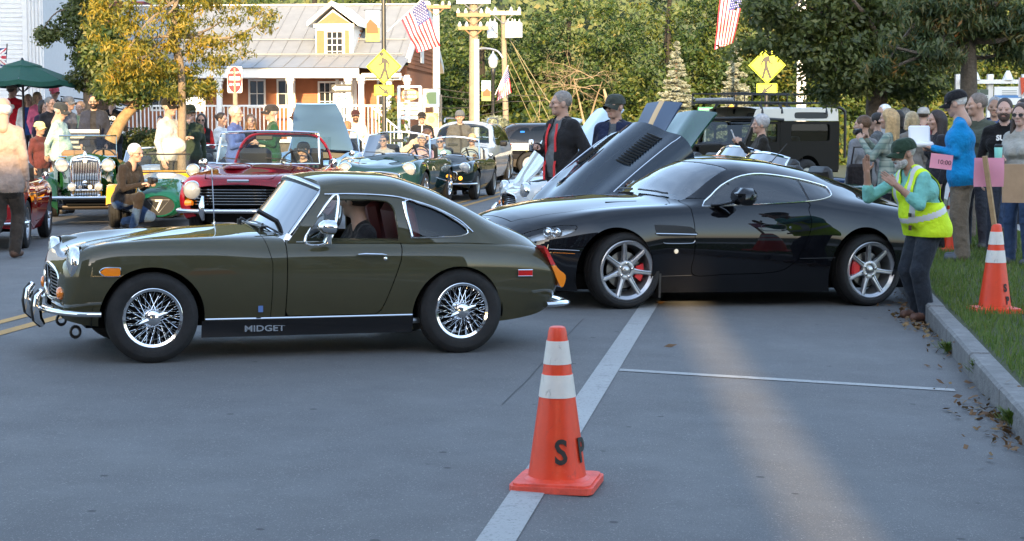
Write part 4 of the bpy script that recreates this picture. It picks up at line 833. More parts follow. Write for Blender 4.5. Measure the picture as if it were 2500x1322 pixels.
# ------------------------------------------------------------------ open wheeled kit roadster in green and yellow
def build_seven():
    yl = paint('yellow_paint', (.62, .30, .012), .35); gn = paint('teal_green_paint', (.005, .075, .048), .35); o = G(392, 556); ang = RAD(99)
    M = mat4((o[0], o[1], o[2]), ang, 1.0); car = thing('kit_roadster', 'low green and yellow open wheeled roadster with a round nose marked 7', 'car', M=M); A = []
    for x, w, z0, z1, e in ((-.52, .26, .24, .47, 1), (-.50, .30, .20, .52, 1), (-.42, .34, .17, .57, .95), (-.25, .36, .16, .63, .9), (0, .36, .16, .69, .7), (.25, .36, .16, .73, .5)):
        zc, h = (z0 + z1) / 2, (z1 - z0) / 2; A.append([(x, w * np.sign(cos(a)) * abs(cos(a)) ** (e * .8), zc + h * np.sign(sin(a)) * abs(sin(a)) ** (e * .8)) for a in np.linspace(0, 2 * pi, 28, endpoint=False)])
    MB().grid(np.array(A), cv=True, flip=True).build('nose', gn, car, 50)
    MB().grid(np.array([[(x, y * w, z1 - .12 * (abs(y)) ** 3) for y in np.linspace(-1, 1, 11)] for x, w, z1 in ((.25, .37, .73), (.6, .40, .77), (1.05, .43, .80))])).build('bonnet', mat('white_car_paint', (.72, .72, .70), .3, coat=1), car, 50)
    MB().box((1.2, 0, .42), (1.9, .84, .50), bevel=.05).box((2.3, 0, .55), (.6, .9, .5), bevel=.06).build('body', yl, car, 40)
    ge = MB().prism([(.235 * cos(a), .145 * sin(a)) for a in np.linspace(0, 2 * pi, 24, endpoint=False)], lambda p, q, h: (-.525 - h, p, .355 + q), .006).build('grille_mesh', mat('dark_mesh', (.03, .03, .03), .6, bump=1, bscale=120), car, 0)
    a = np.linspace(0, 2 * pi, 28, endpoint=False); MB().tube([(-.535, .245 * cos(t), .355 + .155 * sin(t)) for t in a], .012, 6, closed=True).build('grille_rim', gn, car, 50)
    text_mesh('7', .22, mat('grey_number', (.45, .46, .46), .4), 'number', ge, frame_m((-.536, .0, .355), (0, -1, 0), (0, 0, 1)), .004, bold=.006)
    MB().tube([(-.537, -.16, .44), (-.537, .16, .44), (-.537, 0, .25)], .004, 5, closed=True).build('number_triangle', MATS['grey_number'], ge, 50)
    for sg in (-1, 1):
        l = headlamp(car, -.12, sg * .50, .86, .098, depth=.05); MB().lathe([(.10, 0), (.09, .07), (.04, .12)], (-.09, sg * .50, .86), (1, 0, 0), 18).build('shell', CHROME, l, 60); MB().tube([(-.06, sg * .50, .78), (-.05, sg * .36, .60)], .016, 6).build('stalk', CHROME, l, 50)
        A = [[(.0 + .36 * cos(t), sg * (.66 + w), .30 + .36 * sin(t) - (.02 if abs(w) > .09 else 0)) for w in (-.11, -.08, 0, .08, .11)] for t in np.linspace(.15, pi * .93, 14)]; MB().grid(np.array(A), flip=sg < 0).build('cycle_wing', yl, car, 60)
        MB().tube([(0, sg * .36, .30), (0, sg * .6, .30)], .02, 6).tube([(-.1, sg * .36, .22), (0, sg * .6, .26), (.15, sg * .36, .22)], .012, 6).build('suspension_arm', BLACK, car, 50)
        A = [[(2.2 + .4 * cos(t), sg * w, .31 + .4 * sin(t)) for w in (.45, .75)] for t in np.linspace(.0, pi, 12)]; MB().grid(np.array(A), flip=sg < 0).build('rear_wing', yl, car, 60)
    a = np.array([[(1.08 + .08 * t, y, .80 + .28 * t) for t in (0, 1)] for y in (-.42, .42)]); MB().grid(a).build('windscreen', MATS['windscreen_glass'], car, 0); MB().tube(edge_loop(a), .013, 6, closed=True).build('windscreen_frame', BLACK, car, 50)
    put_wheels(car, wheel_disc(.29, .17, .17, STEEL, STEEL), (0, 2.25), .66, .29); return car, M
# ------------------------------------------------------------------ sport utility cars
SUV_KEYS = [
 (-.88, [(.55, .35), (.62, .45), (.64, .55), (.64, .70), (.60, .82), (.5, .88), (.3, .9), (.15, .91), (0, .91)]),
 (-.84, [(.70, .28), (.77, .42), (.79, .55), (.79, .74), (.75, .88), (.6, .94), (.4, .96), (.2, .965), (0, .965)]),
 (-.5, [(.82, .25), (.89, .42), (.92, .58), (.92, .80), (.86, .97), (.7, 1.01), (.45, 1.03), (.2, 1.04), (0, 1.04)]),
 (.3, [(.84, .24), (.91, .42), (.94, .6), (.93, .84), (.88, 1.0), (.74, 1.05), (.5, 1.085), (.25, 1.095), (0, 1.1)]),
 (.5, [(.84, .24), (.91, .42), (.94, .6), (.93, .84), (.885, 1.01), (.76, 1.08), (.6, 1.16), (.3, 1.2), (0, 1.21)]),
 (1.0, [(.84, .24), (.91, .42), (.94, .6), (.93, .84), (.89, 1.03), (.79, 1.3), (.66, 1.53), (.35, 1.6), (0, 1.61)]),
 (1.4, [(.84, .24), (.91, .42), (.94, .6), (.93, .84), (.89, 1.04), (.80, 1.34), (.68, 1.60), (.38, 1.67), (0, 1.68)]),
 (3.0, [(.84, .26), (.91, .44), (.94, .62), (.93, .86), (.89, 1.08), (.79, 1.36), (.66, 1.60), (.36, 1.66), (0, 1.67)]),
 (3.4, [(.82, .32), (.89, .46), (.92, .62), (.91, .86), (.87, 1.08), (.76, 1.33), (.62, 1.52), (.33, 1.56), (0, 1.565)]),
 (3.62, [(.78, .36), (.85, .48), (.88, .62), (.87, .86), (.83, 1.06), (.70, 1.18), (.55, 1.22), (.3, 1.24), (0, 1.24)]),
 (3.70, [(.70, .40), (.76, .5), (.78, .62), (.77, .84), (.72, .98), (.6, 1.04), (.45, 1.06), (.2, 1.07), (0, 1.07)])]
def suv(name, label, M, pm, stripes=False, rails=True, wheel=None, lower=None):
    car = thing(name, label, 'car', M=M); L = Loft(SUV_KEYS, 44); sh = L.shell(.04)
    for x in (0, 2.75): sh = sh.cut(-arch(x, .36, .43, .43)(sh.V))
    wins = [crom([(.72, 1.08), (1.10, 1.42), (1.3, 1.52), (1.75, 1.53), (1.75, 1.09)], 3, True), crom([(1.85, 1.09), (1.85, 1.53), (2.62, 1.51), (2.68, 1.11)], 3, True), crom([(2.78, 1.12), (2.76, 1.50), (3.1, 1.46), (3.36, 1.22), (3.3, 1.15)], 3, True)]
    gm = glass('dark_car_glass', (.10, .12, .13), 1.5) if stripes else glass('suv_glass', (.45, .52, .53), 1.5)
    for w in wins:
        g, sh = sh.split(poly_side(w, .3))
        for sg in (1, -1): g.cut(sg * g.V[:, 1]).build('side_window', gm, car, 0)
    g, sh = sh.split(lambda V: np.where((V[:, 2] > 1.0), sd_poly(np.stack([V[:, 0], np.abs(V[:, 1])], 1), np.array([(.36, -.2), (.42, .6), (.5, .72), (.95, .64), (1.0, .5), (1.05, -.2)])), -1)); g.offset(-.006).build('windscreen', GLASS if not stripes else gm, car, 0)
    g, sh = sh.split(lambda V: np.where((V[:, 2] > 1.1), sd_poly(np.stack([V[:, 0], np.abs(V[:, 1])], 1), np.array([(3.36, -.2), (3.36, .52), (3.62, .56), (3.66, .3), (3.66, -.2)])), -1)); g.build('rear_window', gm, car, 0)
    if lower: lo, sh = sh.split(lambda V: .52 - V[:, 2]); lo.build('lower_cladding', lower, car)
    sh.build('body', pm, car)
    for sg in (-1, 1):
        if rails: MB().tube(crom([(1.2, sg * .56, 1.64), (1.35, sg * .57, 1.73), (2.2, sg * .57, 1.75), (3.0, sg * .56, 1.72), (3.15, sg * .55, 1.62)], 5), .022, 6).build('roof_rail', STEEL if not stripes else BLACK, car, 50)
        MB().add(L.side([(3.30, .98), (3.52, 1.14), (3.60, 1.10), (3.66, .92), (3.58, .88)], sg, .012), [(0, 1, 2, 3, 4)]).build('tail_lamp', REDLENS, car, 0)
        MB().add(L.side([(-.80, .70), (-.78, .82), (-.45, .90), (-.42, .80)], sg, .012), [(0, 1, 2, 3)]).build('headlamp', CHROME, car, 0)
        MB().box((.85, sg * 1.04, 1.10), (.12, .2, .15), bevel=.04).build('door_mirror', BLACK, car, 50)
    MB().box((1.4, 0, .45), (3.9, 1.3, .4)).build('underbody', DARK, car)
    for x in (0, 2.75):
        for sg in (-1, 1): a = np.linspace(-.4, pi + .4, 14); MB().grid(np.array([[(x + .44 * cos(t), sg * w, .36 + .44 * sin(t)) for w in (.5, .90)] for t in a])).build('wheel_well', DARK, car, 60)
    if stripes:
        wm = mat('reflective_stripe', (.62, .60, .54), .4)
        for k in range(7):
            z = .80 + k * .034
            for sg in (-1, 1): MB().grid(np.array([L.side([(x, z), (x, z + .020)], sg, .007) for x in np.linspace(.45, 3.55, 24)])).build('reflective_stripe', wm, car, 0)
        MB().box((2.95, .70, 1.38), (.14, .02, .05), bevel=.01).build('blue_light', mat('blue_light', (.05, .2, .8), .3, emit=(.05, .35, 1), estr=4), car)
    put_wheels(car, wheel or wheel_disc(.375, .225, .235, CHROME, STEEL, holes=5), (0, 2.75), .80, .375); return car
# ------------------------------------------------------------------ long wheelbase off-roader with a white roof and a rack
def build_offroader():
    dk = mat('dark_olive_paint', (.013, .0115, .009), .7, spec=.15); wh = mat('cream_roof_paint', (.60, .58, .52), .45); ang = RAD(36)
    e = np.array([cos(ang), sin(ang)]); P = np.array([5.20, 37.6]); n = np.array([sin(ang), -cos(ang)]); o = P - n * .78 - e * .55
    M = mat4((o[0], o[1], -.05), ang, 1.0); car = thing('off_roader', 'dark boxy off-roader with a cream roof, black roll bars and a long roof rack', 'car', M=M); hw = .80
    def panel(pts, holes, name, m, y, sg, t=.03):
        sh = Shell([(x, 0, z) for x, z in pts], [tuple(range(len(pts)))])
        A = np.array(pts); x0, x1, z0, z1 = A[:, 0].min(), A[:, 0].max(), A[:, 1].min(), A[:, 1].max(); xs = np.linspace(x0, x1, 40); zs = np.linspace(z0, z1, 26); V = np.array([(x, sg * y, z) for x in xs for z in zs])
        q = Shell(V, [(i * 26 + j, (i + 1) * 26 + j, (i + 1) * 26 + j + 1, i * 26 + j + 1) if sg < 0 else (i * 26 + j + 1, (i + 1) * 26 + j + 1, (i + 1) * 26 + j, i * 26 + j) for i in range(39) for j in range(25)]); q = q.cut(sd_poly(q.V[:, [0, 2]], A))
        for h in holes: q = q.cut(-sd_poly(q.V[:, [0, 2]], crom(h, 4, True) if len(h) > 4 else np.array(h)))
        return q.build(name, m, car, t, 30)
    g = glass('offroader_glass', (.42, .5, .5), 1.5); rw = [(1.78, 1.20), (2.0, 1.185), (2.75, 1.185), (2.98, 1.20), (3.0, 1.28), (3.0, 1.48), (2.97, 1.555), (2.75, 1.565), (2.0, 1.565), (1.80, 1.555), (1.77, 1.48), (1.77, 1.28)]
    aw = [(1.9, 1.72), (2.0, 1.69), (2.85, 1.69), (2.95, 1.72), (2.95, 1.80), (2.85, 1.83), (2.0, 1.83), (1.9, 1.80)]
    for sg in (-1, 1):
        panel([(.60, 1.62), (.42, 1.14), (.42, .45), (1.42, .45), (1.42, 1.62)], [[(.66, 1.57), (.53, 1.17), (.92, 1.17), (.92, 1.57)], [(.97, 1.57), (.97, 1.17), (1.34, 1.17), (1.34, 1.57)]], 'front_door', dk, hw, sg)
        panel([(1.43, 1.63), (1.43, .45), (3.3, .5), (3.3, 1.63)], [rw, [(2.3 + .42 * cos(a), .45 + .42 * sin(a)) for a in np.linspace(0, pi, 16)]], 'side_panel', dk, hw, sg)
        panel([(.42, 1.13), (-.95, 1.10), (-.95, .5), (.42, .45)], [[(-.1 + .42 * cos(a), .45 + .42 * sin(a)) for a in np.linspace(0, pi, 16)]], 'front_wing', dk, hw, sg)
        panel([(.62, 1.64), (3.3, 1.64), (3.27, 1.92), (.75, 1.90)], [aw], 'roof_side', wh, hw - .03, sg)
        for nm, p in (('rear_side_window', rw), ('alpine_window', aw)): MB().add([(x, sg * (hw - .04), z) for x, z in crom(p, 3, True)], [tuple(range(len(p) * 3))]).build(nm, g if nm[0] == 'r' else BLACK, car, 0)
        MB().add([(x, sg * (hw - .03), z) for x, z in ((.66, 1.57), (.53, 1.17), (1.34, 1.17), (1.34, 1.57))], [(0, 1, 2, 3)]).build('front_side_window', g, car, 0)
        MB().tube(crom([(-.25, sg * .70, 1.12), (.30, sg * .78, 1.16), (.58, sg * .80, 1.60), (.72, sg * .80, 1.68), (1.5, sg * .82, 1.66)], 5), .034, 8).build('roll_bar', BLACK, car, 50)
        MB().tube(crom([(3.0, sg * .6, 2.0), (3.4, sg * .80, 1.9), (3.46, sg * .82, 1.6), (3.46, sg * .82, .8)], 5), .034, 8).build('rear_roll_bar', BLACK, car, 50)
    MB().grid(np.array([[(x, y, 1.90 + .05 * (1 - (abs(y) / .76) ** 3)) for y in np.linspace(-.77, .77, 9)] for x in (.72, 1.2, 3.0, 3.27)])).build('roof', wh, car, 50)
    MB().grid(np.array([[(x, y, z) for y in (-.72, .72)] for x, z in ((.43, 1.15), (.63, 1.62))]), flip=True).build('windscreen', g, car, 0)
    MB().tube([(.42, -.76, 1.13), (.42, .76, 1.13), (.66, .76, 1.66), (.66, -.76, 1.66)], .035, 6, closed=True).build('windscreen_frame', BLACK, car, 30)
    MB().tube([(.58, -.80, 1.60), (.62, -.78, 1.70), (.62, .78, 1.70), (.58, .80, 1.60)], .034, 8).build('roll_hoop', BLACK, car, 50)
    MB().box((-.27, 0, 1.1), (1.36, 1.3, .06), bevel=.02).box((-.95, 0, .82), (.05, 1.3, .5)).build('bonnet', dk, car, 30); MB().box((3.29, 0, 1.05), (.04, 1.54, 1.15)).build('rear_door', dk, car); MB().box((1.2, 0, .55), (4.1, 1.2, .25)).build('chassis', DARK, car)
    for y in (-.35, .35): seat(car, 1.15, y, .65, LEATHER)
    seat(car, 2.1, -.3, .65, LEATHER); seat(car, 2.1, .3, .65, LEATHER)
    for y in (-.4, .1): MB().tube([(.45, y, 1.16), (.50, y + .3, 1.22)], .01, 5).build('wiper', BLACK, car, 50)
    r = MB(); hw2 = .68; x0, x1 = .15, 3.35
    for z, rr in ((2.04, .028), (2.24, .018)):
        r.tube([(x0, -hw2, z), (x0, hw2, z), (x1, hw2, z), (x1, -hw2, z)], rr, 6, closed=True)
    rk = r.build('roof_rack', BLACK, car, 30)
    for sg in (-1, 1):
        for x in np.linspace(x0, x1, 7): MB().tube([(x, sg * hw2, 2.04), (x, sg * hw2, 2.24)], .014, 5).build('rack_post', BLACK, rk, 30)
        for x in (.9, 1.5, 2.9): MB().tube([(x, sg * .66, 2.03), (x, sg * .74, 1.94), (x, sg * .78, 1.80)], .03, 6).build('rack_foot', BLACK, rk, 30)
    for x in np.linspace(x0 + .2, x1 - .2, 9): MB().box((x, 0, 2.05), (.05, 1.34, .02)).build('rack_slat', BLACK, rk)
    MB().tube([(x0 + .06, -.60, 2.10), (x0 + .06, .60, 2.10)], .045, 10).build('light_bar', mat('grey_tube', (.22, .23, .24), .4), rk, 50)
    put_wheels(car, wheel_disc(.39, .21, .22, STEEL, STEEL), (-.1, 2.3), .70, .39); return car
# ------------------------------------------------------------------ coupe with the nose section tipped forward
def build_tilt():
    bl = paint('gunmetal_blue_paint', (.016, .024, .034), .32); ang = RAD(36); o = np.array([1.16, 19.0, -.05]); M = mat4((o[0], o[1], o[2]), ang, 1.0)
    car = thing('fastback_coupe', 'dark blue fastback coupe with its long bulged louvred bonnet tipped forward beyond the black car', 'car', M=M)
    K = [(-.95, [(.14, .42), (.18, .46), (.20, .5), (.19, .54), (.12, .57), (.07, .58), (0, .585)]), (-.9, [(.32, .38), (.38, .46), (.40, .52), (.38, .58), (.24, .62), (.12, .635), (0, .64)]), (-.75, [(.52, .36), (.60, .46), (.62, .55), (.57, .64), (.33, .67), (.17, .70), (0, .705)]),
         (-.4, [(.66, .36), (.75, .5), (.75, .62), (.66, .74), (.36, .735), (.17, .79), (0, .80)]), (.1, [(.70, .40), (.78, .55), (.77, .70), (.66, .81), (.36, .80), (.19, .885), (0, .90)]), (.6, [(.70, .44), (.78, .6), (.76, .75), (.65, .86), (.37, .855), (.20, .955), (0, .97)]), (1.0, [(.70, .48), (.77, .63), (.75, .78), (.64, .89), (.38, .90), (.21, 1.0), (0, 1.01)])]
    K = [(-.95 + (x + .95) * .85, [(y * .97, z + (.02 if y < .22 and x > -.5 else 0)) for y, z in q]) for x, q in K]; L = Loft(K, 44); s = L.shell(.03); s.F = [f for f in s.F if len(f) < 9]; s = s.cut(-arch(.0, .34, .36, .37)(s.V)); ph = RAD(25); hx, hz = -.80, .42
    def tip(V): V = np.array(V, float); X = V[:, 0] - hx; Z = V[:, 2] - hz; V[:, 0] = hx + X * cos(ph) - Z * sin(ph); V[:, 2] = hz + X * sin(ph) + Z * cos(ph); return V
    inner = s.offset(-.02); link('bonnet_lining', tip(inner.V), inner.F, mat('grey_primer', (.09, .09, .09), .7), car, 50)
    s.V = tip(s.V); b = s.build('bonnet', bl, car, .015)
    for sg in (-1, 1):
        for k in range(13):
            x = .04 + k * .043; A = []
            for y in (.26, .46): z = L.z(x, y); A.append([(x, sg * y, z + .002), (x + .006, sg * y, z + .020), (x + .034, sg * y, z + .004)])
            MB().add(tip(np.array(A).reshape(-1, 3)), [(0, 3, 4, 1), (1, 4, 5, 2)]).build('louvre', mat('louvre_black', (.006, .006, .007), .4), b, 0)
        MB().tube(tip(L.top([(x, sg * .63) for x in np.linspace(-.4, .69, 16)], .004)), .006, 5).build('bonnet_bead', CHROME, b, 50)
    # cabin and tail (bonnet area open)
    L2 = Loft(GT_KEYS, 40); sh = L2.shell(.04); sh = sh.cut(sh.V[:, 0] - .45); sc_ = lambda V: V * np.array([.96, .88, .90])
    for f in (arch(2.475, .355, .37, .40),): sh = sh.cut(-f(sh.V))
    dlo = crom([(.80, .95), (1.0, 1.08), (1.25, 1.2), (1.6, 1.225), (1.95, 1.17), (2.25, 1.06), (2.3, 1.0), (1.9, .985), (1.3, .96)], 4, True)
    w, sh = sh.split(poly_side(dlo, .35)); wsp = np.array([(.46, -.2), (.475, .25), (.54, .55), (.63, .70), (.72, .685), (1.0, .60), (1.2, .545), (1.10, .35), (1.03, .0), (1.02, -.2)])
    g, sh = sh.split(lambda V: np.where((V[:, 2] > .9), sd_poly(np.stack([V[:, 0], np.abs(V[:, 1])], 1), wsp), -1))
    for q, nm, m in ((w, 'side_window', GLASS), (g, 'windscreen', GLASS), (sh, 'body', bl)): q.V = sc_(q.V); q.build(nm, m, car, .01 if nm == 'body' else 0)
    for sg in (-1, 1):
        MB().tube(sc_(np.array(L2.side(crom([(.85, .99), (1.1, 1.15), (1.35, 1.235), (1.7, 1.245), (2.05, 1.18), (2.4, 1.06), (2.7, .99)], 5), sg, .006))), .010, 6).build('drip_rail', CHROME, car, 50)
        MB().tube(sc_(np.array(L2.side([(1.78, .975), (1.74, 1.205)], sg, .006))), .012, 6).build('window_bar', CHROME, car, 50)
    MB().box((.1, 0, .48), (.9, .7, .35), bevel=.05).build('engine', mat('cast_engine', (.1, .1, .1), .4, .6), car); MB().box((1.5, 0, .35), (3.0, 1.2, .3)).build('underbody', DARK, car)
    put_wheels(car, wheel_disc(.34, .21, .18), (0, 2.44), .66, .34); return car
# ================================================================== PEOPLE
def snet(f, o, h):
    """surface of f = 0 (inside negative) as quads"""
    s = f < 0; c = np.zeros(tuple(n - 1 for n in f.shape), np.int8); sl = [slice(0, -1), slice(1, None)]; corners = [(i, j, k) for i in (0, 1) for j in (0, 1) for k in (0, 1)]
    for i, j, k in corners: c += s[sl[i], sl[j], sl[k]]
    act = (c > 0) & (c < 8); ix = np.argwhere(act); idx = -np.ones(act.shape, np.int64); idx[act] = np.arange(len(ix)); acc = np.zeros((len(ix), 3)); cnt = np.zeros(len(ix))
    g = lambda q: f[ix[:, 0] + q[0], ix[:, 1] + q[1], ix[:, 2] + q[2]]
    for a in corners:
        for ax in range(3):
            if a[ax]: continue
            b = list(a); b[ax] = 1; fa, fb = g(a), g(b); m = (fa < 0) != (fb < 0); t = np.where(m, fa / np.where(fa == fb, 1, fa - fb), 0); p = np.array(a, float)[None] + 0 * acc; p[:, ax] += t; acc += p * m[:, None]; cnt += m
    V = (ix + acc / cnt[:, None]) * h + np.array(o); Fs = []
    for ax in range(3):
        u, v = [(1, 2), (2, 0), (0, 1)][ax]; n = f.shape; r = [slice(None)] * 3; r2 = [slice(None)] * 3; r[ax] = slice(0, -1); r2[ax] = slice(1, None)
        ch = s[tuple(r)] != s[tuple(r2)]; q = np.argwhere(ch); ok = (q[:, u] > 0) & (q[:, v] > 0) & (q[:, u] < n[u] - 1) & (q[:, v] < n[v] - 1); q = q[ok]; inside = s[tuple(q.T)]
        def I(du, dv): w = q.copy(); w[:, u] += du; w[:, v] += dv; return idx[tuple(w.T)]
        Q = np.stack([I(-1, -1), I(0, -1), I(0, 0), I(-1, 0)], 1); Q[~inside] = Q[~inside][:, ::-1]; Fs.append(Q)
    return V, np.concatenate(Fs)
def pr(a, b, ra, rb=None, lab=0, k=.02): return ('c', np.array(a, float), np.array(b, float), ra, ra if rb is None else rb, lab, k)
def pe(c, r, lab=0, k=.02): return ('e', np.array(c, float), np.array(r, float), 0, 0, lab, k)
def pd(p, X):
    if p[0] == 'c':
        a, b, ra, rb = p[1:5]; e = b - a; w = X - a; t = np.clip((w @ e) / max(e @ e, 1e-9), 0, 1); return np.linalg.norm(w - t[..., None] * e, axis=-1) - (ra + (rb - ra) * t)
    q = (X - p[1]) / p[2]; l = np.linalg.norm(q, axis=-1); l2 = np.linalg.norm(q / p[2], axis=-1); return np.where(l2 > 0, l * (l - 1) / np.maximum(l2, 1e-9), -p[2].min())
def sdf_mesh(prims, h, infl=0.0, cut=None, raw=False):
    lo = np.min([np.minimum(p[1], p[2]) - max(p[3], p[4]) if p[0] == 'c' else p[1] - p[2] for p in prims], axis=0) - 3 * h - infl; hi = np.max([np.maximum(p[1], p[2]) + max(p[3], p[4]) if p[0] == 'c' else p[1] + p[2] for p in prims], axis=0) + 3 * h + infl
    n = np.ceil((hi - lo) / h).astype(int) + 1; f = np.full(n, 1.0)
    for p in prims:
        k = p[6]; a, b = (np.minimum(p[1], p[2]) - max(p[3], p[4]), np.maximum(p[1], p[2]) + max(p[3], p[4])) if p[0] == 'c' else (p[1] - p[2], p[1] + p[2]); m = 2 * h + 1.5 * k + infl
        i0 = np.maximum(np.floor((a - m - lo) / h).astype(int), 0); i1 = np.minimum(np.ceil((b + m - lo) / h).astype(int) + 1, n)
        X = np.stack(np.meshgrid(*[lo[q] + h * np.arange(i0[q], i1[q]) for q in range(3)], indexing='ij'), -1); d = pd(p, X) - infl; S = tuple(slice(i0[q], i1[q]) for q in range(3)); g = f[S]
        w = np.clip(.5 + .5 * (g - d) / k, 0, 1); f[S] = g + (d - g) * w - k * w * (1 - w)
    if cut is not None:
        X = np.stack(np.meshgrid(*[lo[q] + h * np.arange(n[q]) for q in range(3)], indexing='ij'), -1); f = np.maximum(f, cut(X))
    V, Fs = snet(f, lo, h); C_ = V[Fs].mean(1); D = np.stack([pd(p, C_) + (.0035 if raw is None and p[5] in (1, 2, 3) else 0) for p in prims], 1); am = D.argmin(1); lab = np.array([p[5] for p in prims])[am]
    return (V, Fs, lab, am) if raw else (V, Fs, lab)
_HEAD = {}
SKIN, EYE, BROW, LIP, SHIRT, PANTS, SHOE, WHITE_, TRIM = range(9)
def head_mesh(fem=False, h=.0065):
    k = ('h', fem, h)
    if k not in _HEAD:
        j = .88 if fem else 1.0      # head frame: forward -y, up z, origin between the ears
        P = [pe((0, .012, .035), (.078, .098, .092), SKIN, .02), pe((0, -.028, -.035), (.060 * j, .062, .075), SKIN, .03), pe((0, -.060, -.088), (.030 * j, .026, .024), SKIN, .03), pr((0, .02, -.06), (0, .045, -.20), .052 * j, .058 * j, SKIN, .03),
             pr((0, -.083, .022), (0, -.108, -.022), .010, .015, SKIN, .012), pe((0, -.092, -.026), (.021, .014, .011), SKIN, .01), pr((-.045, -.072, .028), (.045, -.072, .028), .016, .016, SKIN, .02), pe((-.048, -.06, -.02), (.024, .024, .02), SKIN, .02), pe((.048, -.06, -.02), (.024, .024, .02), SKIN, .02),
             pr((-.02, -.083, -.061), (.02, -.083, -.061), .0075, .0075, LIP, .006), pe((-.079, .012, -.005), (.012, .024, .034), SKIN, .008), pe((.079, .012, -.005), (.012, .024, .034), SKIN, .008)]
        for sx in (-1, 1): P += [pe((sx * .031, -.0815, .004), (.0115, .010, .0055), EYE, .003), pr((sx * .014, -.0885, .030), (sx * .048, -.079, .030), .0036, .0028, BROW, .004)]
        _HEAD[k] = sdf_mesh(P, h, raw=None)
    return _HEAD[k]
def hair_mesh(style, h=.009):
    if ('x', style) not in _HEAD:
        k = .03; P = [pe((0, .020, .045), (.0835, .1025, .094) if style == 'short' else (.088, .106, .096), 0, k)]; long_ = style in ('long', 'long_side', 'bob')
        face = lambda X: np.minimum.reduce([.117 - np.linalg.norm((X - np.array([0, -.125, -.035])) / np.array([.85, 1.0, 1.32]), axis=-1), 0 * X[..., 0] + 1])
        low = -.05 if not long_ else -9
        if style == 'bald': P = [pe((0, .035, .0), (.086, .088, .070), 0, k)]; cutf = lambda X: np.maximum.reduce([face(X), X[..., 2] - .055, -.055 - X[..., 2], -.02 - X[..., 1]])
        else: cutf = lambda X: np.maximum(face(X), (low - X[..., 2]) if not long_ else -1 + 0 * X[..., 0])
        if style == 'bob': P += [pr((-.07, .03, .02), (-.085, .02, -.10), .04, .035, 0, k), pr((.07, .03, .02), (.085, .02, -.10), .04, .035, 0, k), pr((0, .08, .02), (0, .08, -.11), .05, .045, 0, k)]
        if style in ('long', 'long_side'): P += [pr((-.065, .03, .02), (-.095, .02, -.22), .042, .03, 0, k), pr((.065, .03, .02), (.095, .02, -.22), .042, .03, 0, k), pr((0, .085, .02), (0, .10, -.30), .06, .045, 0, k), pr((-.05, .08, .0), (-.06, .10, -.30), .05, .03, 0, k), pr((.05, .08, .0), (.06, .10, -.30), .05, .03, 0, k)]
        if style == 'tied': P += [pe((0, .13, .06), (.035, .04, .035), 0, .02)]
        if style == 'full': P += [pe((0, .03, .06), (.098, .112, .098), 0, k)]
        _HEAD[('x', style)] = sdf_mesh(P, h, 0, cutf)
    return _HEAD[('x', style)]
def beard_mesh():
    if 'beard' not in _HEAD: _HEAD['beard'] = sdf_mesh([pe((0, -.036, -.058), (.067, .066, .062), 0, .02), pe((0, -.068, -.092), (.036, .03, .03), 0, .02), pr((-.028, -.088, -.046), (.028, -.088, -.046), .010, .010, 0, .01)], .008, 0, lambda X: np.maximum.reduce([X[..., 2] + .028 - .35 * np.abs(X[..., 0]), .012 - np.linalg.norm((X - np.array([0, -.10, -.062])) / np.array([2.2, 1.4, .8]), axis=-1) + .002]))
    return _HEAD['beard']
def hand_mesh(pose_='relax', h=.0065):
    """a right hand: wrist at the origin, fingers along -z, palm towards -y, thumb towards -x"""
    k = ('hand', pose_, h)
    if k not in _HEAD:
        P = [pr((-.022, 0, -.02), (-.026, 0, -.082), .016, .014, 0, .012), pr((0, .002, -.01), (0, .002, -.086), .018, .0145, 0, .012), pr((.022, 0, -.02), (.026, 0, -.08), .015, .013, 0, .012)]
        c = {'relax': .35, 'grip': 1.15, 'open': .06}[pose_]
        for x, L, z in ((-.030, .070, -.086), (-.010, .080, -.090), (.011, .074, -.088), (.031, .058, -.080)):
            a = c * .8; p = np.array([x, 0, z]); sp = x * .10
            for i, (l, r) in enumerate(((.45, .0092), (.32, .0085), (.23, .0075))):
                q = p + L * l * np.array([sp, -sin(a), -cos(a)]); P.append(pr(p, q, r, r * .93, 0, .004)); p = q; a += c * 1.0
        t0 = np.array([-.026, -.004, -.022]); t1 = t0 + np.array([-.028, -.018 - .01 * c, -.026]); t2 = t1 + np.array([-.008 + .012 * c, -.012 * c, -.030]); P += [pr(t0, t1, .0135, .0115, 0, .01), pr(t1, t2, .0110, .0085, 0, .006)]
        _HEAD[k] = sdf_mesh(P, h)
    return _HEAD[k]
ARMS = dict(down=((.07, -.03, -.28), (.06, .05, -.53)), pocket=((.13, -.08, -.26), (.03, .09, -.46)), fwd=((.06, .04, -.28), (-.07, .27, -.22)), up=((.08, .16, -.24), (-.04, .34, -.02)), fold=((.07, .07, -.27), (-.25, .20, -.20)), hip=((.20, -.06, -.22), (.04, .03, -.42)),
            back=((.07, -.10, -.27), (-.05, -.17, -.46)), wheel=((.05, .16, -.24), (-.03, .40, -.12)), face=((.05, .16, -.25), (-.06, .24, .05)), out=((.10, .10, -.24), (.02, .36, -.28)), low=((.05, .16, -.24), (-.02, .36, -.36)))
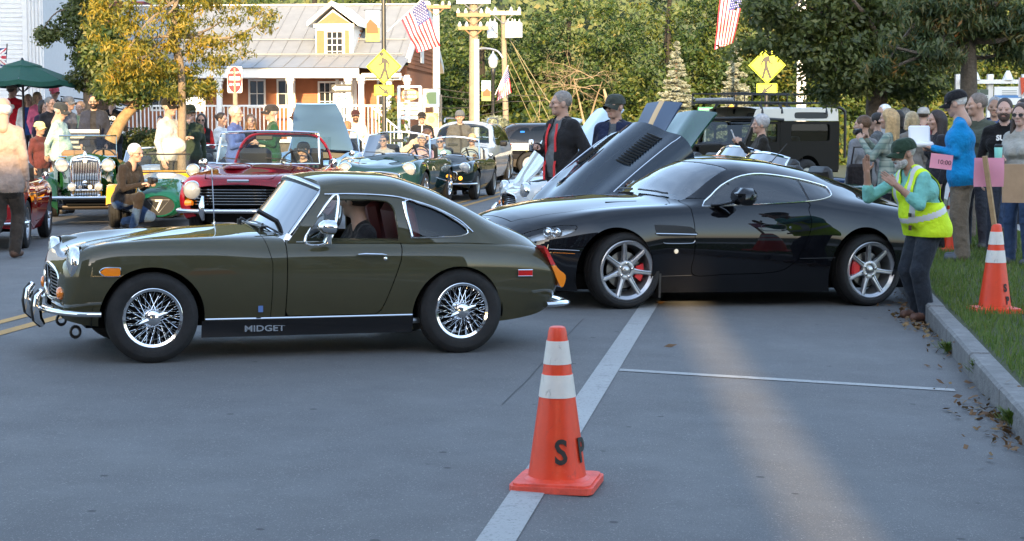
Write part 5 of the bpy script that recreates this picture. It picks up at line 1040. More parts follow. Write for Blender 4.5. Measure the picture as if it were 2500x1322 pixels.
def person(label, loc, face, H=1.75, shirt=(.2, .2, .2), pants=(.03, .035, .05), shoes=(.03, .025, .02), skin=(.43, .27, .205), hair='short', hcol=(.06, .04, .025), cap=None, capback=False, glasses=None, arms=('down', 'down'), hands=('relax', 'relax'), lean=0, legs='stand', sleeve='long', fem=False,
           belly=0.0, jacket=None, opening=None, vest=None, beard=None, look=(0, 0), res=.02, group=None, bulk=1.0, name='person', hem=.02, trim=None, cut=None, smat=None, tilt=0, zoff=None, jlen=.80):
    s = H / 1.75; z0 = (gz(loc[0], loc[1]) if zoff is None else zoff); fx = RAD(face)
    root = thing(name, label, 'person', (loc[0], loc[1], z0), fx, group); B = bulk; HD = []; P = []; fw = lambda x, f, u: np.array([x, -f, u])
    hipz, leg = .91, []
    if legs == 'crouch': hipz = .42
    if legs == 'sit': hipz = .12
    wst = np.array([0, 0, hipz + .02])
    if legs == 'stand': leg = [(fw(sx * .085, 0, .91), fw(sx * .10, .025, .49), fw(sx * .115, -.02, .085), fw(sx * .135, .15, .04)) for sx in (-1, 1)]
    if legs == 'bent': leg = [(fw(sx * .085, -.06, .87), fw(sx * .10, .07, .47), fw(sx * .11, -.04 + .03 * sx, .085), fw(sx * .13, .13 + .03 * sx, .04)) for sx in (-1, 1)]; hipz = .87; wst = fw(0, -.06, .89)
    if legs == 'walk': leg = [(fw(-.08, 0, .90), fw(-.085, .16, .50), fw(-.09, .02, .10), fw(-.09, .18, .05)), (fw(.08, 0, .90), fw(.085, .02, .47), fw(.09, -.26, .16), fw(.09, -.13, .05))]
    if legs == 'crouch': leg = [(fw(-.10, 0, .40), fw(-.16, .42, .50), fw(-.13, .28, .09), fw(-.15, .46, .04)), (fw(.10, 0, .40), fw(.17, .36, .20), fw(.13, -.06, .13), fw(.13, .07, .05))]
    if legs == 'sit': leg = [(fw(sx * .09, 0, .12), fw(sx * .12, .42, .26), fw(sx * .11, .78, .10), fw(sx * .11, .86, .16)) for sx in (-1, 1)]
    for a, b, c, d in leg:
        P += [pr(a, b, .094 * B, .070 * B, PANTS, .03), pr(b, c, .069 * B, .060 * B, PANTS, .02), pr(c + fw(0, .0, -.012), c + fw(0, 0, -.03), .055, .05, PANTS, .02)]
        P += [pr(c + fw(0, -.02, -.045), d + fw(0, -.02, 0), .046, .040, SHOE, .02), pr(c + fw(0, -.035, -.045), c + fw(0, 0, -.02), .043, .045, SHOE, .02)]
    cl, sl_ = cos(RAD(lean)), sin(RAD(lean)); ct, st = cos(RAD(tilt)), sin(RAD(tilt))
    def T(x, f, u):      # a point of the torso above the hips
        f, u = f * cl + u * sl_, -f * sl_ + u * cl; x, u = x * ct + u * st, -x * st + u * ct; return wst + fw(x, f, u)
    P += [pr(T(-.075 * B, 0, .01), T(.075 * B, 0, .01), .112 * B, None, PANTS, .05)]
    w = .88 if fem else 1.0; TP = [pr(T(-.07 * B * w, .0, .15), T(.07 * B * w, .0, .15), .108 * B, None, SHIRT, .06), pr(T(-.092 * w * B, .0, .34), T(.092 * w * B, .0, .34), .117 * B, None, SHIRT, .06), pr(T(-.135 * w, -.01, .48), T(.135 * w, -.01, .48), .066, None, SHIRT, .05), pr(T(-.05, -.015, .52), T(.05, -.015, .52), .060, None, SHIRT, .04)]
    if belly: TP.append(pe(T(0, .05, .14), (.13 * B, .10 + belly, .15), SHIRT, .06))
    if fem: TP += [pe(T(-.065, .085, .32), (.062, .055, .062), SHIRT, .03), pe(T(.065, .085, .32), (.062, .055, .062), SHIRT, .03)]
    TP += [pr(T(-.08 * B, 0, .04 - hem), T(.08 * B, 0, .04 - hem), .118 * B, None, SHIRT, .04)]; P += TP; AP = []; HM = []
    for sx, an, hn in ((-1, arms[0], hands[0]), (1, arms[1], hands[1])):
        if an is None: continue
        E, Wr = ARMS[an] if isinstance(an, str) else an; sh = T(sx * .178 * w, -.01, .475); el = sh + fw(sx * E[0], E[1], E[2]); wr = sh + fw(sx * Wr[0], Wr[1], Wr[2]); ls = SHIRT if sleeve != 'none' else SKIN; lf = SHIRT if sleeve == 'long' else SKIN; q = .0 if lf == SHIRT else -.008
        AP += [pr(sh, el, .062, .050, ls, .03), pr(el, wr, .047 + q, .034 + q * .5, lf, .015)]
        if sleeve == 'rolled': AP += [pr(el + (wr - el) * .02, el + (wr - el) * .35, .055, .055, SHIRT, .015)]
        if an in ('pocket',): continue
        d = wr - el; d /= np.linalg.norm(d); HD.append(wr + d * .085); pn = np.array([-sx * 1.0, 0, 0]); pn = np.array([0, 0, -1.]) if an in ('fwd', 'out', 'low') and hn != 'open' else pn; pn = np.array([0, -1., 0]) if an == 'wheel' else pn; pn = pn - d * (pn @ d); pn /= max(np.linalg.norm(pn), 1e-6)
        V, Fs, _ = hand_mesh(hn, .0065 if res < .016 else .009); Rm = np.stack([np.cross(pn, -d) * -1, -pn, -d], 1); V = V * np.array([-sx if False else 1, 1, 1]); 
        ax = np.cross(-pn, -d); V2 = np.outer(V[:, 0] * (1 if sx < 0 else -1), ax) + np.outer(V[:, 1], -pn) + np.outer(V[:, 2], -d) + wr; HM.append((V2, Fs[:, ::-1] if sx > 0 else Fs, np.full(len(Fs), SKIN)))
    P += AP; hc = T(0, .02, .715); nk = T(0, -.005, .56)
    P += [pr(nk, hc + (nk - hc) * .3, .056, .052, SKIN, .03)]
    V, Fs, lb, am = sdf_mesh(P, res, raw=True); cc = V[Fs].mean(1) - wst; uu = cc[:, 2] * cl - cc[:, 1] * -sl_ * -1 if lean else cc[:, 2]; ntp = len(TP); core = np.abs(cc[:, 0]) < .24 * B; it = next(i for i, p in enumerate(P) if p is TP[0])
    hl = -.055 - hem; tors = (am >= it - 1) & (am < it + ntp); lb = np.where(tors & (uu < hl), PANTS, lb); lb = np.where((lb == PANTS) & (uu > hl) & core & (legs != 'crouch' or uu > .02), SHIRT, lb); lb = np.where((am == len(P) - 1) & (uu < .545), SHIRT, lb)
    Vs, FF, LL = [V], [Fs], [lb]; n0 = len(V); yaw, pit = RAD(look[0]), RAD(look[1] + lean * .35)
    Rh = rotm(0, 0, yaw) @ rotm(pit, 0, 0); hs = 1.06 * (.97 if fem else 1)
    HV, HF, HL = head_mesh(fem, .0065 if res < .016 else .008); hv = lambda X: (X * hs) @ Rh.T + hc
    for X, Y, Lx in [(hv(HV), HF, HL)] + HM: Vs.append(X); FF.append(Y + n0); LL.append(Lx); n0 += len(X)
    sk = mat('skin_%d' % int(skin[0] * 100), skin, .5, spec=.3, var=.10, vscale=14); hm = mat('hair_%d_%d' % (int(hcol[0] * 300), int(hcol[2] * 300)), hcol, .55, var=.35, vscale=28, bump=.5, bscale=70)
    lip = mat('lips_%d' % int(skin[0] * 100), tuple(c * q for c, q in zip(skin, (.8, .55, .55))), .45); sm = smat or cloth(shirt)
    mats = [sk, mat('eye_dark', (.13, .085, .065), .2), hm, lip, sm, cloth(pants), mat('shoe_%d_%d' % (int(shoes[0] * 300), int(shoes[2] * 300)), shoes, .6, bump=.2, bscale=40), WHITEPAINT, WHITEPAINT]
    body = link('body', np.concatenate(Vs) * s, np.concatenate(FF).tolist(), mats, root, 180, np.concatenate(LL))
    if hair and not (cap and hair == 'none'): X, Y, _ = hair_mesh(hair); link('hair', hv(X) * s, Y.tolist(), hm, root, 180)
    if beard: X, Y, _ = beard_mesh(); link('beard', hv(X) * s, Y.tolist(), mat('beard_%d' % int(beard[0] * 300), beard, .8, var=.4, vscale=60, bump=.6, bscale=120), root, 180)
    if cap:
        cm = cloth(cap); A = []
        for t in np.linspace(0, pi / 2, 8): A.append([(.099 * cos(a) * cos(t) ** .62, .016 + .119 * sin(a) * cos(t) ** .62, .036 + .104 * sin(t)) for a in np.linspace(0, 2 * pi, 24, endpoint=False)])
        q = MB().grid(hv(np.array(A).reshape(-1, 3)).reshape(8, 24, 3) * s, cv=True); sg = 1 if capback else -1; Bm = []
        if capback != 'flat':
            for r in (0, .4, .8, 1.0): Bm.append([(.088 * sin(a) * (1 - .12 * r), .018 + sg * (.10 * cos(a) + .085 * r * cos(a) ** .6), .042 - .018 * r - .05 * sin(a) ** 2 * r) for a in np.linspace(-1.3, 1.3, 13)])
            Bm = np.array(Bm); q.grid(hv(Bm.reshape(-1, 3)).reshape(4, 13, 3) * s); q.grid(hv((Bm - [0, 0, .006]).reshape(-1, 3)).reshape(4, 13, 3) * s, flip=True)
        else: q.ell(hv(np.array([[0, -.09, .05]]))[0] * s, np.array((.08, .05, .018)) * s, 12)
        q.build('cap', cm, root, 60)
    if glasses:
        g = MB(); dark = glasses == 'sun'
        for sx in (-1, 1):
            a = np.linspace(0, 2 * pi, 14, endpoint=False); ring = hv(np.array([(sx * .034 + .023 * cos(t), -.101 + .004 * abs(cos(t)), .004 + .018 * sin(t)) for t in a])) * s
            g.tube(ring, .0022, 4, closed=True); g.tube(hv(np.array([(sx * .057, -.098, .008), (sx * .083, .0, .012)])) * s, .0022, 4)
            if dark: g.add(ring, [tuple(range(14))[::-1]])
        g.tube(hv(np.array([(-.012, -.104, .008), (.012, -.104, .008)])) * s, .0022, 4); g.build('glasses', BLACK if dark else mat('dark_wire', (.03, .03, .03), .4), root, 60)
    def garment(nm, m, infl, prims, fn, t=.008):
        X, Y, _ = sdf_mesh(prims, res, infl); q = Shell(X, [tuple(r) for r in Y.tolist()]); v = fn(q.V); q = q.cut(v); q.V = q.V * s; return q.build(nm, m, root, t, 60)
    if jacket:
        def fn(V):
            r = V - wst; x, f, u = r[:, 0], -r[:, 1] * cl - r[:, 2] * 0 + 0, r[:, 2]; f = -r[:, 1] - u * sl_; keep = np.minimum(u + .10, 1.0 + 0 * u)
            keep = np.minimum(keep, .585 - u - np.where(f > .03, .03, 0))
            if opening: keep = np.where((f > .02), np.minimum(keep, np.abs(x - opening[1]) - opening[0] * (1.0 - .3 * np.clip(u, 0, .5))), keep)
            ex = np.ones(len(V)); 
            return keep
        base = TP + [p for p in AP if p[5] == SHIRT or sleeve != 'none'] + [pr(T(-.08 * B, 0, -.06), T(.08 * B, 0, -.06), .112 * B, None, SHIRT, .05)]
        garment('jacket', cloth(jacket), .014, base, fn)
    if vest:
        def fn(V):
            r = V - wst; x, u = r[:, 0], r[:, 2]; f = -r[:, 1] - u * sl_; k = np.minimum(u + .10 - .10 * np.clip(f * 6, -1, 1) * 0, .60 - u); k = np.minimum(k, .172 - np.abs(x) + np.where(u < .22, .2, 0) + np.clip((u - .44) * .35, 0, .03))
            return np.where((f > .03), np.minimum(k, np.abs(x) - np.clip((u - .25) * .34, -.03, .09)), np.minimum(k, np.where(u > .5, .06 + 0 * u, 1)))
        garment('vest', vest, .018, TP + [pr(T(-.085 * B, 0, -.04), T(.085 * B, 0, -.04), .125 * B, None, SHIRT, .05)], fn, .006)
    RZ = rotm(0, 0, fx); L0 = np.array([loc[0], loc[1], z0]); wd = lambda p: L0 + RZ @ (np.array(p, float) * s)
    return root, dict(T=lambda x, f, u: wd(T(x, f, u)), hv=lambda v: wd(hv(np.array([v], float))[0]), hands=[wd(h) for h in HD], root=root, s=s, TL=lambda x, f, u: T(x, f, u) * s)
# ================================================================== THE PLACE
rng = np.random.default_rng(11)
def mixmat(name, build):
    if name in MATS: return MATS[name]
    m = bpy.data.materials.new(name); m.use_nodes = True; build(m.node_tree, m.node_tree.nodes['Principled BSDF']); MATS[name] = m; return m
def noise(t, scale, detail=5, rough=.6, co=None, dist=0):
    n = N(t, 'ShaderNodeTexNoise'); n.inputs['Scale'].default_value = scale; n.inputs['Detail'].default_value = detail; n.inputs['Roughness'].default_value = rough; n.inputs['Distortion'].default_value = dist
    if co is not None: t.links.new(co, n.inputs['Vector'])
    return n.outputs[0]
def ramp(t, v, a, b, lo=0.0, hi=1.0):
    r = N(t, 'ShaderNodeMapRange'); r.inputs[1].default_value = a; r.inputs[2].default_value = b; r.inputs[3].default_value = lo; r.inputs[4].default_value = hi; t.links.new(v, r.inputs[0]); return r.outputs[0]
def cmix(t, f, a, b):
    m = N(t, 'ShaderNodeMix', data_type='RGBA')
    if isinstance(f, float): m.inputs['Factor'].default_value = f
    else: t.links.new(f, m.inputs['Factor'])
    for k, x in (('A', a), ('B', b)):
        if isinstance(x, tuple): m.inputs[k].default_value = (*x, 1)
        else: t.links.new(x, m.inputs[k])
    return m.outputs['Result']
def asphalt(t, p):
    co = N(t, 'ShaderNodeTexCoord').outputs['Object']
    c = cmix(t, ramp(t, noise(t, .35, 4, .6, co), .3, .7), (.114, .113, .114), (.142, .141, .138))
    c = cmix(t, ramp(t, noise(t, 3.0, 6, .7, co), .35, .7, 0, .5), c, (.094, .094, .097))
    c = cmix(t, ramp(t, noise(t, 105, 2, .7, co), .62, .68, 0, .8), c, (.34, .33, .31))       # pale stones
    c = cmix(t, ramp(t, noise(t, 75, 3, .8, co), .37, .29, 0, .75), c, (.028, .028, .03))
    c = cmix(t, ramp(t, noise(t, 1.2, 3, .5, co), .68, .74, 0, .28), c, (.03, .03, .032))      # oil spots
    sp = N(t, 'ShaderNodeTexVoronoi'); sp.inputs['Scale'].default_value = 3.0; t.links.new(co, sp.inputs['Vector']); c = cmix(t, ramp(t, sp.outputs['Distance'], .075, .05, 0, .7), c, (.03, .03, .031))
    t.links.new(c, p.inputs['Base Color']); t.links.new(ramp(t, noise(t, 2, 4, .6, co), .3, .7, .68, .9), p.inputs['Roughness']); p.inputs['Specular IOR Level'].default_value = .35
    b = N(t, 'ShaderNodeBump'); b.inputs['Strength'].default_value = .7; b.inputs['Distance'].default_value = .006; t.links.new(noise(t, 130, 4, .8, co), b.inputs['Height']); t.links.new(b.outputs[0], p.inputs['Normal'])
ASPHALT = mixmat('asphalt', asphalt)
def paintline(col):
    def f(t, p):
        co = N(t, 'ShaderNodeTexCoord').outputs['Object']
        c = cmix(t, ramp(t, noise(t, 1.5, 5, .7, co), .3, .7), tuple(k * .8 for k in col), col); c = cmix(t, ramp(t, noise(t, 45, 6, .8, co), .54, .66, 0, .85), c, (.085, .085, .086)); c = cmix(t, ramp(t, noise(t, 6, 5, .7, co), .56, .72, 0, .55), c, (.10, .10, .10))
        t.links.new(c, p.inputs['Base Color']); p.inputs['Roughness'].default_value = .75
    return f
LINE_W = mixmat('worn_white_line', paintline((.34, .34, .33))); LINE_Y = mixmat('worn_yellow_line', paintline((.46, .25, .055)))
def sheet(ds, ss, lift=0.0, m=None, wob=0):
    A = np.array([[(*lane_xy(d, s), gz(*lane_xy(d, s)) + lift) for d in ds] for s in ss]); return A
# road, sidewalk, lawn, far ground
rd = MB().grid(sheet([-9, -7, -4.57, -2.3, 0, 1.2, KERB - .001], np.concatenate([np.linspace(-30, 60, 46), np.linspace(70, 160, 10)])), flip=True); struct('road', rd, ASPHALT)
fs = MB().grid(np.array([[(*lane_xy(d, s), -.043) for d in (-200, -9.0)] for s in (-60, 400)]), flip=True); struct('parking_lot', fs, ASPHALT)
def dirt(t, p):
    co = N(t, 'ShaderNodeTexCoord').outputs['Object']; c = cmix(t, ramp(t, noise(t, 6, 6, .7, co), .3, .7), (.030, .042, .014), (.055, .060, .022)); c = cmix(t, ramp(t, noise(t, .8, 3, .6, co), .55, .75, 0, .6), c, (.075, .055, .03)); t.links.new(c, p.inputs['Base Color']); p.inputs['Roughness'].default_value = .95
SOIL = mixmat('lawn_soil', dirt); CONC = mat('concrete', (.30, .29, .275), .85, var=.18, vscale=5, bump=.5, bscale=40)
struct('lawn', MB().grid(np.array([[(*lane_xy(d, s), .012) for d in (KERB + .09, 4.6)] for s in np.linspace(-30, 160, 20)]), flip=True), SOIL)
struct('sidewalk', MB().grid(np.array([[(*lane_xy(d, s), .016) for d in (4.6, 6.4)] for s in np.linspace(-30, 160, 20)]), flip=True), CONC)
struct('far_lawn', MB().grid(np.array([[(*lane_xy(d, s), .010) for d in (6.4, 300)] for s in (-60, 400)]), flip=True), SOIL)
# kerb stones
GRAN = mat('granite_kerb', (.165, .16, .155), .8, var=.3, vscale=7, bump=.7, bscale=50)
k0 = None; kerb = thing('kerb', 'long grey granite kerb along the edge of the lawn', 'kerb', (0, 0, 0)); kerb['kind'] = 'structure'
for i in range(44):
    s0 = -3.6 + i * 1.5; x, y = lane_xy(KERB + .075, s0 + .75)
    if k0 is None: k0 = MB().box((0, 0, 0), (.152, 1.488, .34), bevel=.018).build('kerb_stone', GRAN, kerb, 30); c = k0
    else: c = child(k0, kerb)
    c.location = (x, y, -.148 + rng.uniform(-.006, .006)); c.rotation_euler = (0, 0, -RA + rng.uniform(-.004, .004))
def marking(name, ds, ss, m, lift=.004): return struct(name, MB().grid(sheet(ds, ss, lift), flip=True), m)
marking('parking_lane_line', [-.075, 0, .075], np.concatenate([np.linspace(-8, 40, 40)]), LINE_W)
marking('stall_line', np.linspace(.08, 2.2, 8), [4.70, 4.80], LINE_W)
for d in (-4.72, -4.42): marking('yellow_centre_line', [d - .055, d + .055], np.linspace(-8, 70, 50), LINE_Y)
marking('white_arrow_marking', [-3.2, -1.6], [44.0, 46.5], LINE_W)
for d0 in (-8.6, -11.3): marking('far_stall_line', [d0 - .9, d0 + .9], [16.6, 16.72], LINE_W)
struct('pavement_seam', MB().grid(np.array([[(*lane_xy(d + .006 * sin(s * 1.7) + .003 * sin(s * 5), s), gz(*lane_xy(d, s)) + .003) for d in (-.450, -.443)] for s in np.linspace(3.2, 7.5, 40)]), flip=True), mat('seam_tar', (.05, .05, .052), .8))
# ------------------------------------------------------------------ grass, fallen leaves
def quads(name, Cn, U, Vv, m, parent=None, smooth=0, attr=None):
    """many small leaf faces: centres, half length and half width vectors"""
    n = len(Cn); A = np.empty((n, 4, 3)); A[:, 0] = Cn - U; A[:, 1] = Cn + Vv - U * .1; A[:, 2] = Cn + U; A[:, 3] = Cn - Vv - U * .1
    me = bpy.data.meshes.new(name); me.vertices.add(4 * n); me.vertices.foreach_set('co', A.reshape(-1)); me.loops.add(4 * n); me.loops.foreach_set('vertex_index', np.arange(4 * n, dtype=np.int32)); me.polygons.add(n)
    me.polygons.foreach_set('loop_start', np.arange(0, 4 * n, 4, dtype=np.int32)); me.polygons.foreach_set('loop_total', np.full(n, 4, np.int32))
    if attr is not None: at_ = me.attributes.new('tone', 'FLOAT', 'FACE'); at_.data.foreach_set('value', np.asarray(attr, np.float32))
    me.materials.append(m); me.update(); me.validate(); o = bpy.data.objects.new(name, me); C.objects.link(o); o.parent = parent; return o
def leafmat(name, cols, trans=.35, rough=.55):
    """leaf colours picked by each leaf's own tone"""
    if name in MATS: return MATS[name]
    m = bpy.data.materials.new(name); m.use_nodes = True; t = m.node_tree; t.nodes.clear(); a = N(t, 'ShaderNodeAttribute', attribute_name='tone'); r = N(t, 'ShaderNodeValToRGB'); e = r.color_ramp.elements
    while len(e) < len(cols): e.new(.5)
    for i, c in enumerate(cols): e[i].position = i / (len(cols) - 1); e[i].color = (*c, 1)
    t.links.new(a.outputs['Fac'], r.inputs[0]); d = N(t, 'ShaderNodeBsdfDiffuse'); tr = N(t, 'ShaderNodeBsdfTranslucent'); g = N(t, 'ShaderNodeBsdfGlossy'); g.inputs['Roughness'].default_value = rough; mx = N(t, 'ShaderNodeMixShader'); mx.inputs[0].default_value = trans; m2 = N(t, 'ShaderNodeMixShader'); m2.inputs[0].default_value = .04; o = N(t, 'ShaderNodeOutputMaterial')
    for q in (d, tr): t.links.new(r.outputs[0], q.inputs[0])
    t.links.new(d.outputs[0], mx.inputs[1]); t.links.new(tr.outputs[0], mx.inputs[2]); t.links.new(mx.outputs[0], m2.inputs[1]); t.links.new(g.outputs[0], m2.inputs[2]); t.links.new(m2.outputs[0], o.inputs[0]); MATS[name] = m; return m
n = 42000; d = KERB + .16 + rng.random(n) ** 1.2 * 2.0; s = rng.uniform(-1, 22, n); P = np.array([lane_xy(a, b) for a, b in zip(d, s)]); h = rng.uniform(.02, .05, n); a = rng.uniform(0, 2 * pi, n)
Cn = np.column_stack([P, .012 + h * .8]); U = np.column_stack([rng.normal(0, .012, n), rng.normal(0, .012, n), h]); Vv = np.column_stack([np.cos(a) * .004, np.sin(a) * .004, 0 * a])
tag(quads('grass', Cn, U, Vv, leafmat('grass_blades', [(.06, .115, .013), (.10, .165, .02), (.16, .18, .04)]), attr=rng.random(n)), 'short green lawn grass behind the kerb', 'grass', kind='stuff')
n = 420; q = rng.random(n); s = np.concatenate([rng.normal(3.6, .5, n // 3), rng.normal(8.6, .6, n // 3), rng.uniform(-1, 14, n - 2 * (n // 3))]); d = KERB - np.abs(rng.normal(0, .13, n)); d[:40] = KERB + rng.random(40); P = np.array([lane_xy(a, b) for a, b in zip(d, s)]); z = np.array([gz(*p) for p in P]) + .008 + .02 * rng.random(n); a = rng.uniform(0, 2 * pi, n); L = rng.uniform(.012, .035, n)
tag(quads('fallen_leaves', np.column_stack([P, z]), np.column_stack([np.cos(a) * L, np.sin(a) * L, rng.normal(0, .008, n)]), np.column_stack([-np.sin(a) * L * .5, np.cos(a) * L * .5, rng.normal(0, .008, n)]), leafmat('dry_leaves', [(.10, .05, .02), (.16, .085, .035), (.22, .15, .06)], .1), attr=rng.random(n)), 'dry brown leaves gathered along the kerb', 'leaves', kind='stuff')
for px, py in ((1637, 848), (1367, 750), (2340, 838), (1612, 742)):
    p = G(px, py); tag(quads('fallen_leaf', np.array([[p[0], p[1], p[2] + .012]]), np.array([[.05, .01, .006]]), np.array([[-.005, .022, .01]]), MATS['dry_leaves'], attr=[.3]), {1637: 'dark twig like leaf lying right of the white lane line', 1367: 'dry leaf under the tail bumper of the green coupe', 2340: 'dry leaf at the kerb foot beside the lawn cone', 1612: 'orange dry leaf beside the front tyre of the black car'}[px], 'leaf', 'stray leaves on the asphalt')
for px, py in ((2310, 865), (2385, 915), (2465, 1040)):     # weeds at the foot of the kerb
    p = G(px, py); n = 160; a = rng.uniform(0, 2 * pi, n); r = np.abs(rng.normal(0, .032, n)); Cn = np.column_stack([p[0] + r * np.cos(a), p[1] + 1.5 * r * np.sin(a), p[2] + .03 + .05 * rng.random(n)])
    tag(quads('grass_tuft', Cn, np.column_stack([np.cos(a) * .03, np.sin(a) * .03, .035 * rng.random(n)]), np.column_stack([-np.sin(a) * .006, np.cos(a) * .006, 0 * a]), MATS['grass_blades'], attr=rng.random(n)), {2310: 'small green weed at the kerb nearest the shoes of the man in the vest', 2385: 'green weed at the kerb beside the end of the stall line', 2465: 'green weed at the kerb nearest the camera'}[px], 'weed', 'weeds along the kerb', 'thing')
# ------------------------------------------------------------------ trees
def limbs(mb, p, d, L, r, depth, spread=.6, up=.15, n=3, ends=None, m=0):
    pts = [np.array(p)]; d = np.array(d, float); d /= np.linalg.norm(d); k = 5
    for i in range(k): d = d + rng.normal(0, .10, 3) + np.array([0, 0, up * .2]); d /= np.linalg.norm(d); pts.append(pts[-1] + d * L / k)
    mb.tube(pts, np.linspace(r, r * .55, k + 1), 6 if r > .03 else 4, m, cap=False)
    if ends is not None and depth < 2: ends += pts[2:]
    if depth:
        for j in range(n):
            q = pts[-1] if j < 2 else pts[3]; e = d + rng.normal(0, spread, 3) + np.array([0, 0, up]); limbs(mb, q, e, L * rng.uniform(.6, .8), r * .55, depth - 1, spread, up, n, ends, m)
BARK = mat('bark', (.13, .10, .075), .95, var=.35, vscale=12, bump=1, bscale=25); PALEBARK = mat('pale_bark', (.22, .17, .12), .9, var=.3, vscale=10, bump=.8, bscale=30)
def crown_pts(n, centres, rad, jitter, shell=.6):
    c = centres[rng.integers(0, len(centres), n)]; v = rng.normal(0, 1, (n, 3)); v /= np.linalg.norm(v, axis=1)[:, None]; return c + v * (rad * (shell + (1 - shell) * rng.random(n))[:, None]) * jitter
def tree(name, label, base, trunk, blobs, nleaf, size, m, tone, group=None, droop=0.0, lm=3, bark=None, clump=.42, aspect=.45, per=55, cat='tree', tones=None):
    """trunk: list of (x, y, z, r); blobs: (centre, radii) the crown fills, in clumps; all relative to base"""
    t = thing(name, label, cat, base, 0, group); mb = MB(); T = np.array(trunk, float)
    if len(T): mb.tube(crom(T[:, :3], 4), np.interp(np.linspace(0, 1, 4 * (len(T) - 1) + 1), np.linspace(0, 1, len(T)), T[:, 3]), 10)
    V = np.array([b[0] for b in blobs], float); vol = np.array([b[1][0] * b[1][1] * b[1][2] for b in blobs]) ** (2 / 3); cl = []
    nc = max(6, nleaf // per); w = rng.choice(len(blobs), nc, p=vol / vol.sum())
    for i in w: v = rng.normal(0, 1, 3); v /= np.linalg.norm(v); cl.append(np.array(blobs[i][0]) + v * np.array(blobs[i][1]) * rng.random() ** .38)
    cl = np.array(cl)
    if len(T):
        for k in range(lm):
            j = rng.integers(len(T) // 2, len(T)); e = cl[rng.integers(len(cl))]; p = T[j, :3]; mid = p + (e - p) * .5 + rng.normal(0, .12, 3); mb.tube(crom([p, mid, e], 4), np.linspace(T[j, 3] * .55, .012, 9), 5, cap=False)
        mb.build('trunk', bark or BARK, t, 60)
    c = cl[rng.integers(0, nc, nleaf)]; off = rng.normal(0, 1, (nleaf, 3)); off /= np.linalg.norm(off, axis=1)[:, None]; off *= (rng.random(nleaf) ** .5)[:, None] * clump * np.array([1, 1, .7]); Cn = c + off
    nrm = off / clump + rng.normal(0, .5, (nleaf, 3)) + np.array([0, -.15, .5]); nrm /= np.linalg.norm(nrm, axis=1)[:, None]; u = rng.normal(0, 1, (nleaf, 3)) - np.array([0, 0, droop]); u -= nrm * np.einsum('ij,ij->i', u, nrm)[:, None]; u /= np.linalg.norm(u, axis=1)[:, None]
    L = size * rng.uniform(.6, 1.25, nleaf)[:, None]; v = np.cross(nrm, u); ct = rng.random(nc)[:, None][rng.integers(0, nc, nleaf)] if False else None
    hsh = np.sin(c[:, 0] * 12.9 + c[:, 1] * 78.2 + c[:, 2] * 37.7) * 43758.5; hsh -= np.floor(hsh); tn = np.clip(tone + .33 * (hsh - .5) * 2 * .7 + rng.normal(0, .13, nleaf) + (tones(Cn) if tones else 0), 0, 1)
    tag(quads('crown', Cn, u * L * .5, v * L * aspect * .5, m, t, attr=tn)); return t
GREENS = leafmat('autumn_green_leaves', [(.012, .032, .006), (.030, .064, .010), (.062, .100, .014), (.110, .128, .016), (.17, .13, .016)], .3)
DARKGREEN = leafmat('dark_maple_leaves', [(.036, .054, .013), (.070, .094, .018), (.115, .138, .024), (.19, .17, .03)], .45)
GOLD = leafmat('golden_locust_leaves', [(.06, .09, .012), (.17, .175, .016), (.36, .27, .018), (.44, .27, .016), (.44, .15, .014)], .45)
HAZEL = leafmat('turning_locust_leaves', [(.03, .055, .018), (.06, .09, .024), (.10, .115, .028), (.24, .13, .02), (.42, .13, .014)], .4)
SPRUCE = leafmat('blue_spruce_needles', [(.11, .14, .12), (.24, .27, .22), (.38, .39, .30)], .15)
def px_at(px, py, Y): return at(px, py, Y)
# golden locust on the left
b = G(440, 430); Yb = 29.0; bx = at(440, 300, Yb)[0]; gzb = -.04
PX = lambda px, py, Y: tuple(at(px, py, Y) - np.array([bx, Yb, gzb]))
blobs = [(PX(430, 170, 29), (.75, .7, .55)), (PX(330, 150, 28.6), (.7, .7, .45)), (PX(290, 215, 28.6), (.40, .5, .22)), (PX(380, 60, 29), (.8, .8, .5)), (PX(540, 120, 29.2), (.55, .6, .35)), (PX(640, 55, 29.5), (.40, .5, .22)), (PX(500, 20, 29.5), (.9, .8, .4)), (PX(270, 40, 29), (.5, .5, .5)), (PX(420, -60, 29), (.9, .8, .4)), (PX(510, 225, 29), (.22, .4, .18))]
tree('locust_tree', 'slender locust tree in golden yellow autumn leaf beside the man in the white shirt', (bx, Yb, gzb), [(0, 0, 0, .085), (.02, 0, 1.2, .075), PX(443, 180, 29) + (.062,), PX(425, 90, 29) + (.06,), PX(430, 0, 29) + (.045,), PX(440, -110, 29) + (.02,)], blobs, 15000, .105, GOLD, .36, droop=1.5, lm=16, bark=PALEBARK, clump=.19, aspect=.27, per=50, tones=lambda Cn: np.where(Cn[:, 2] < 2.25, -.18, 0))
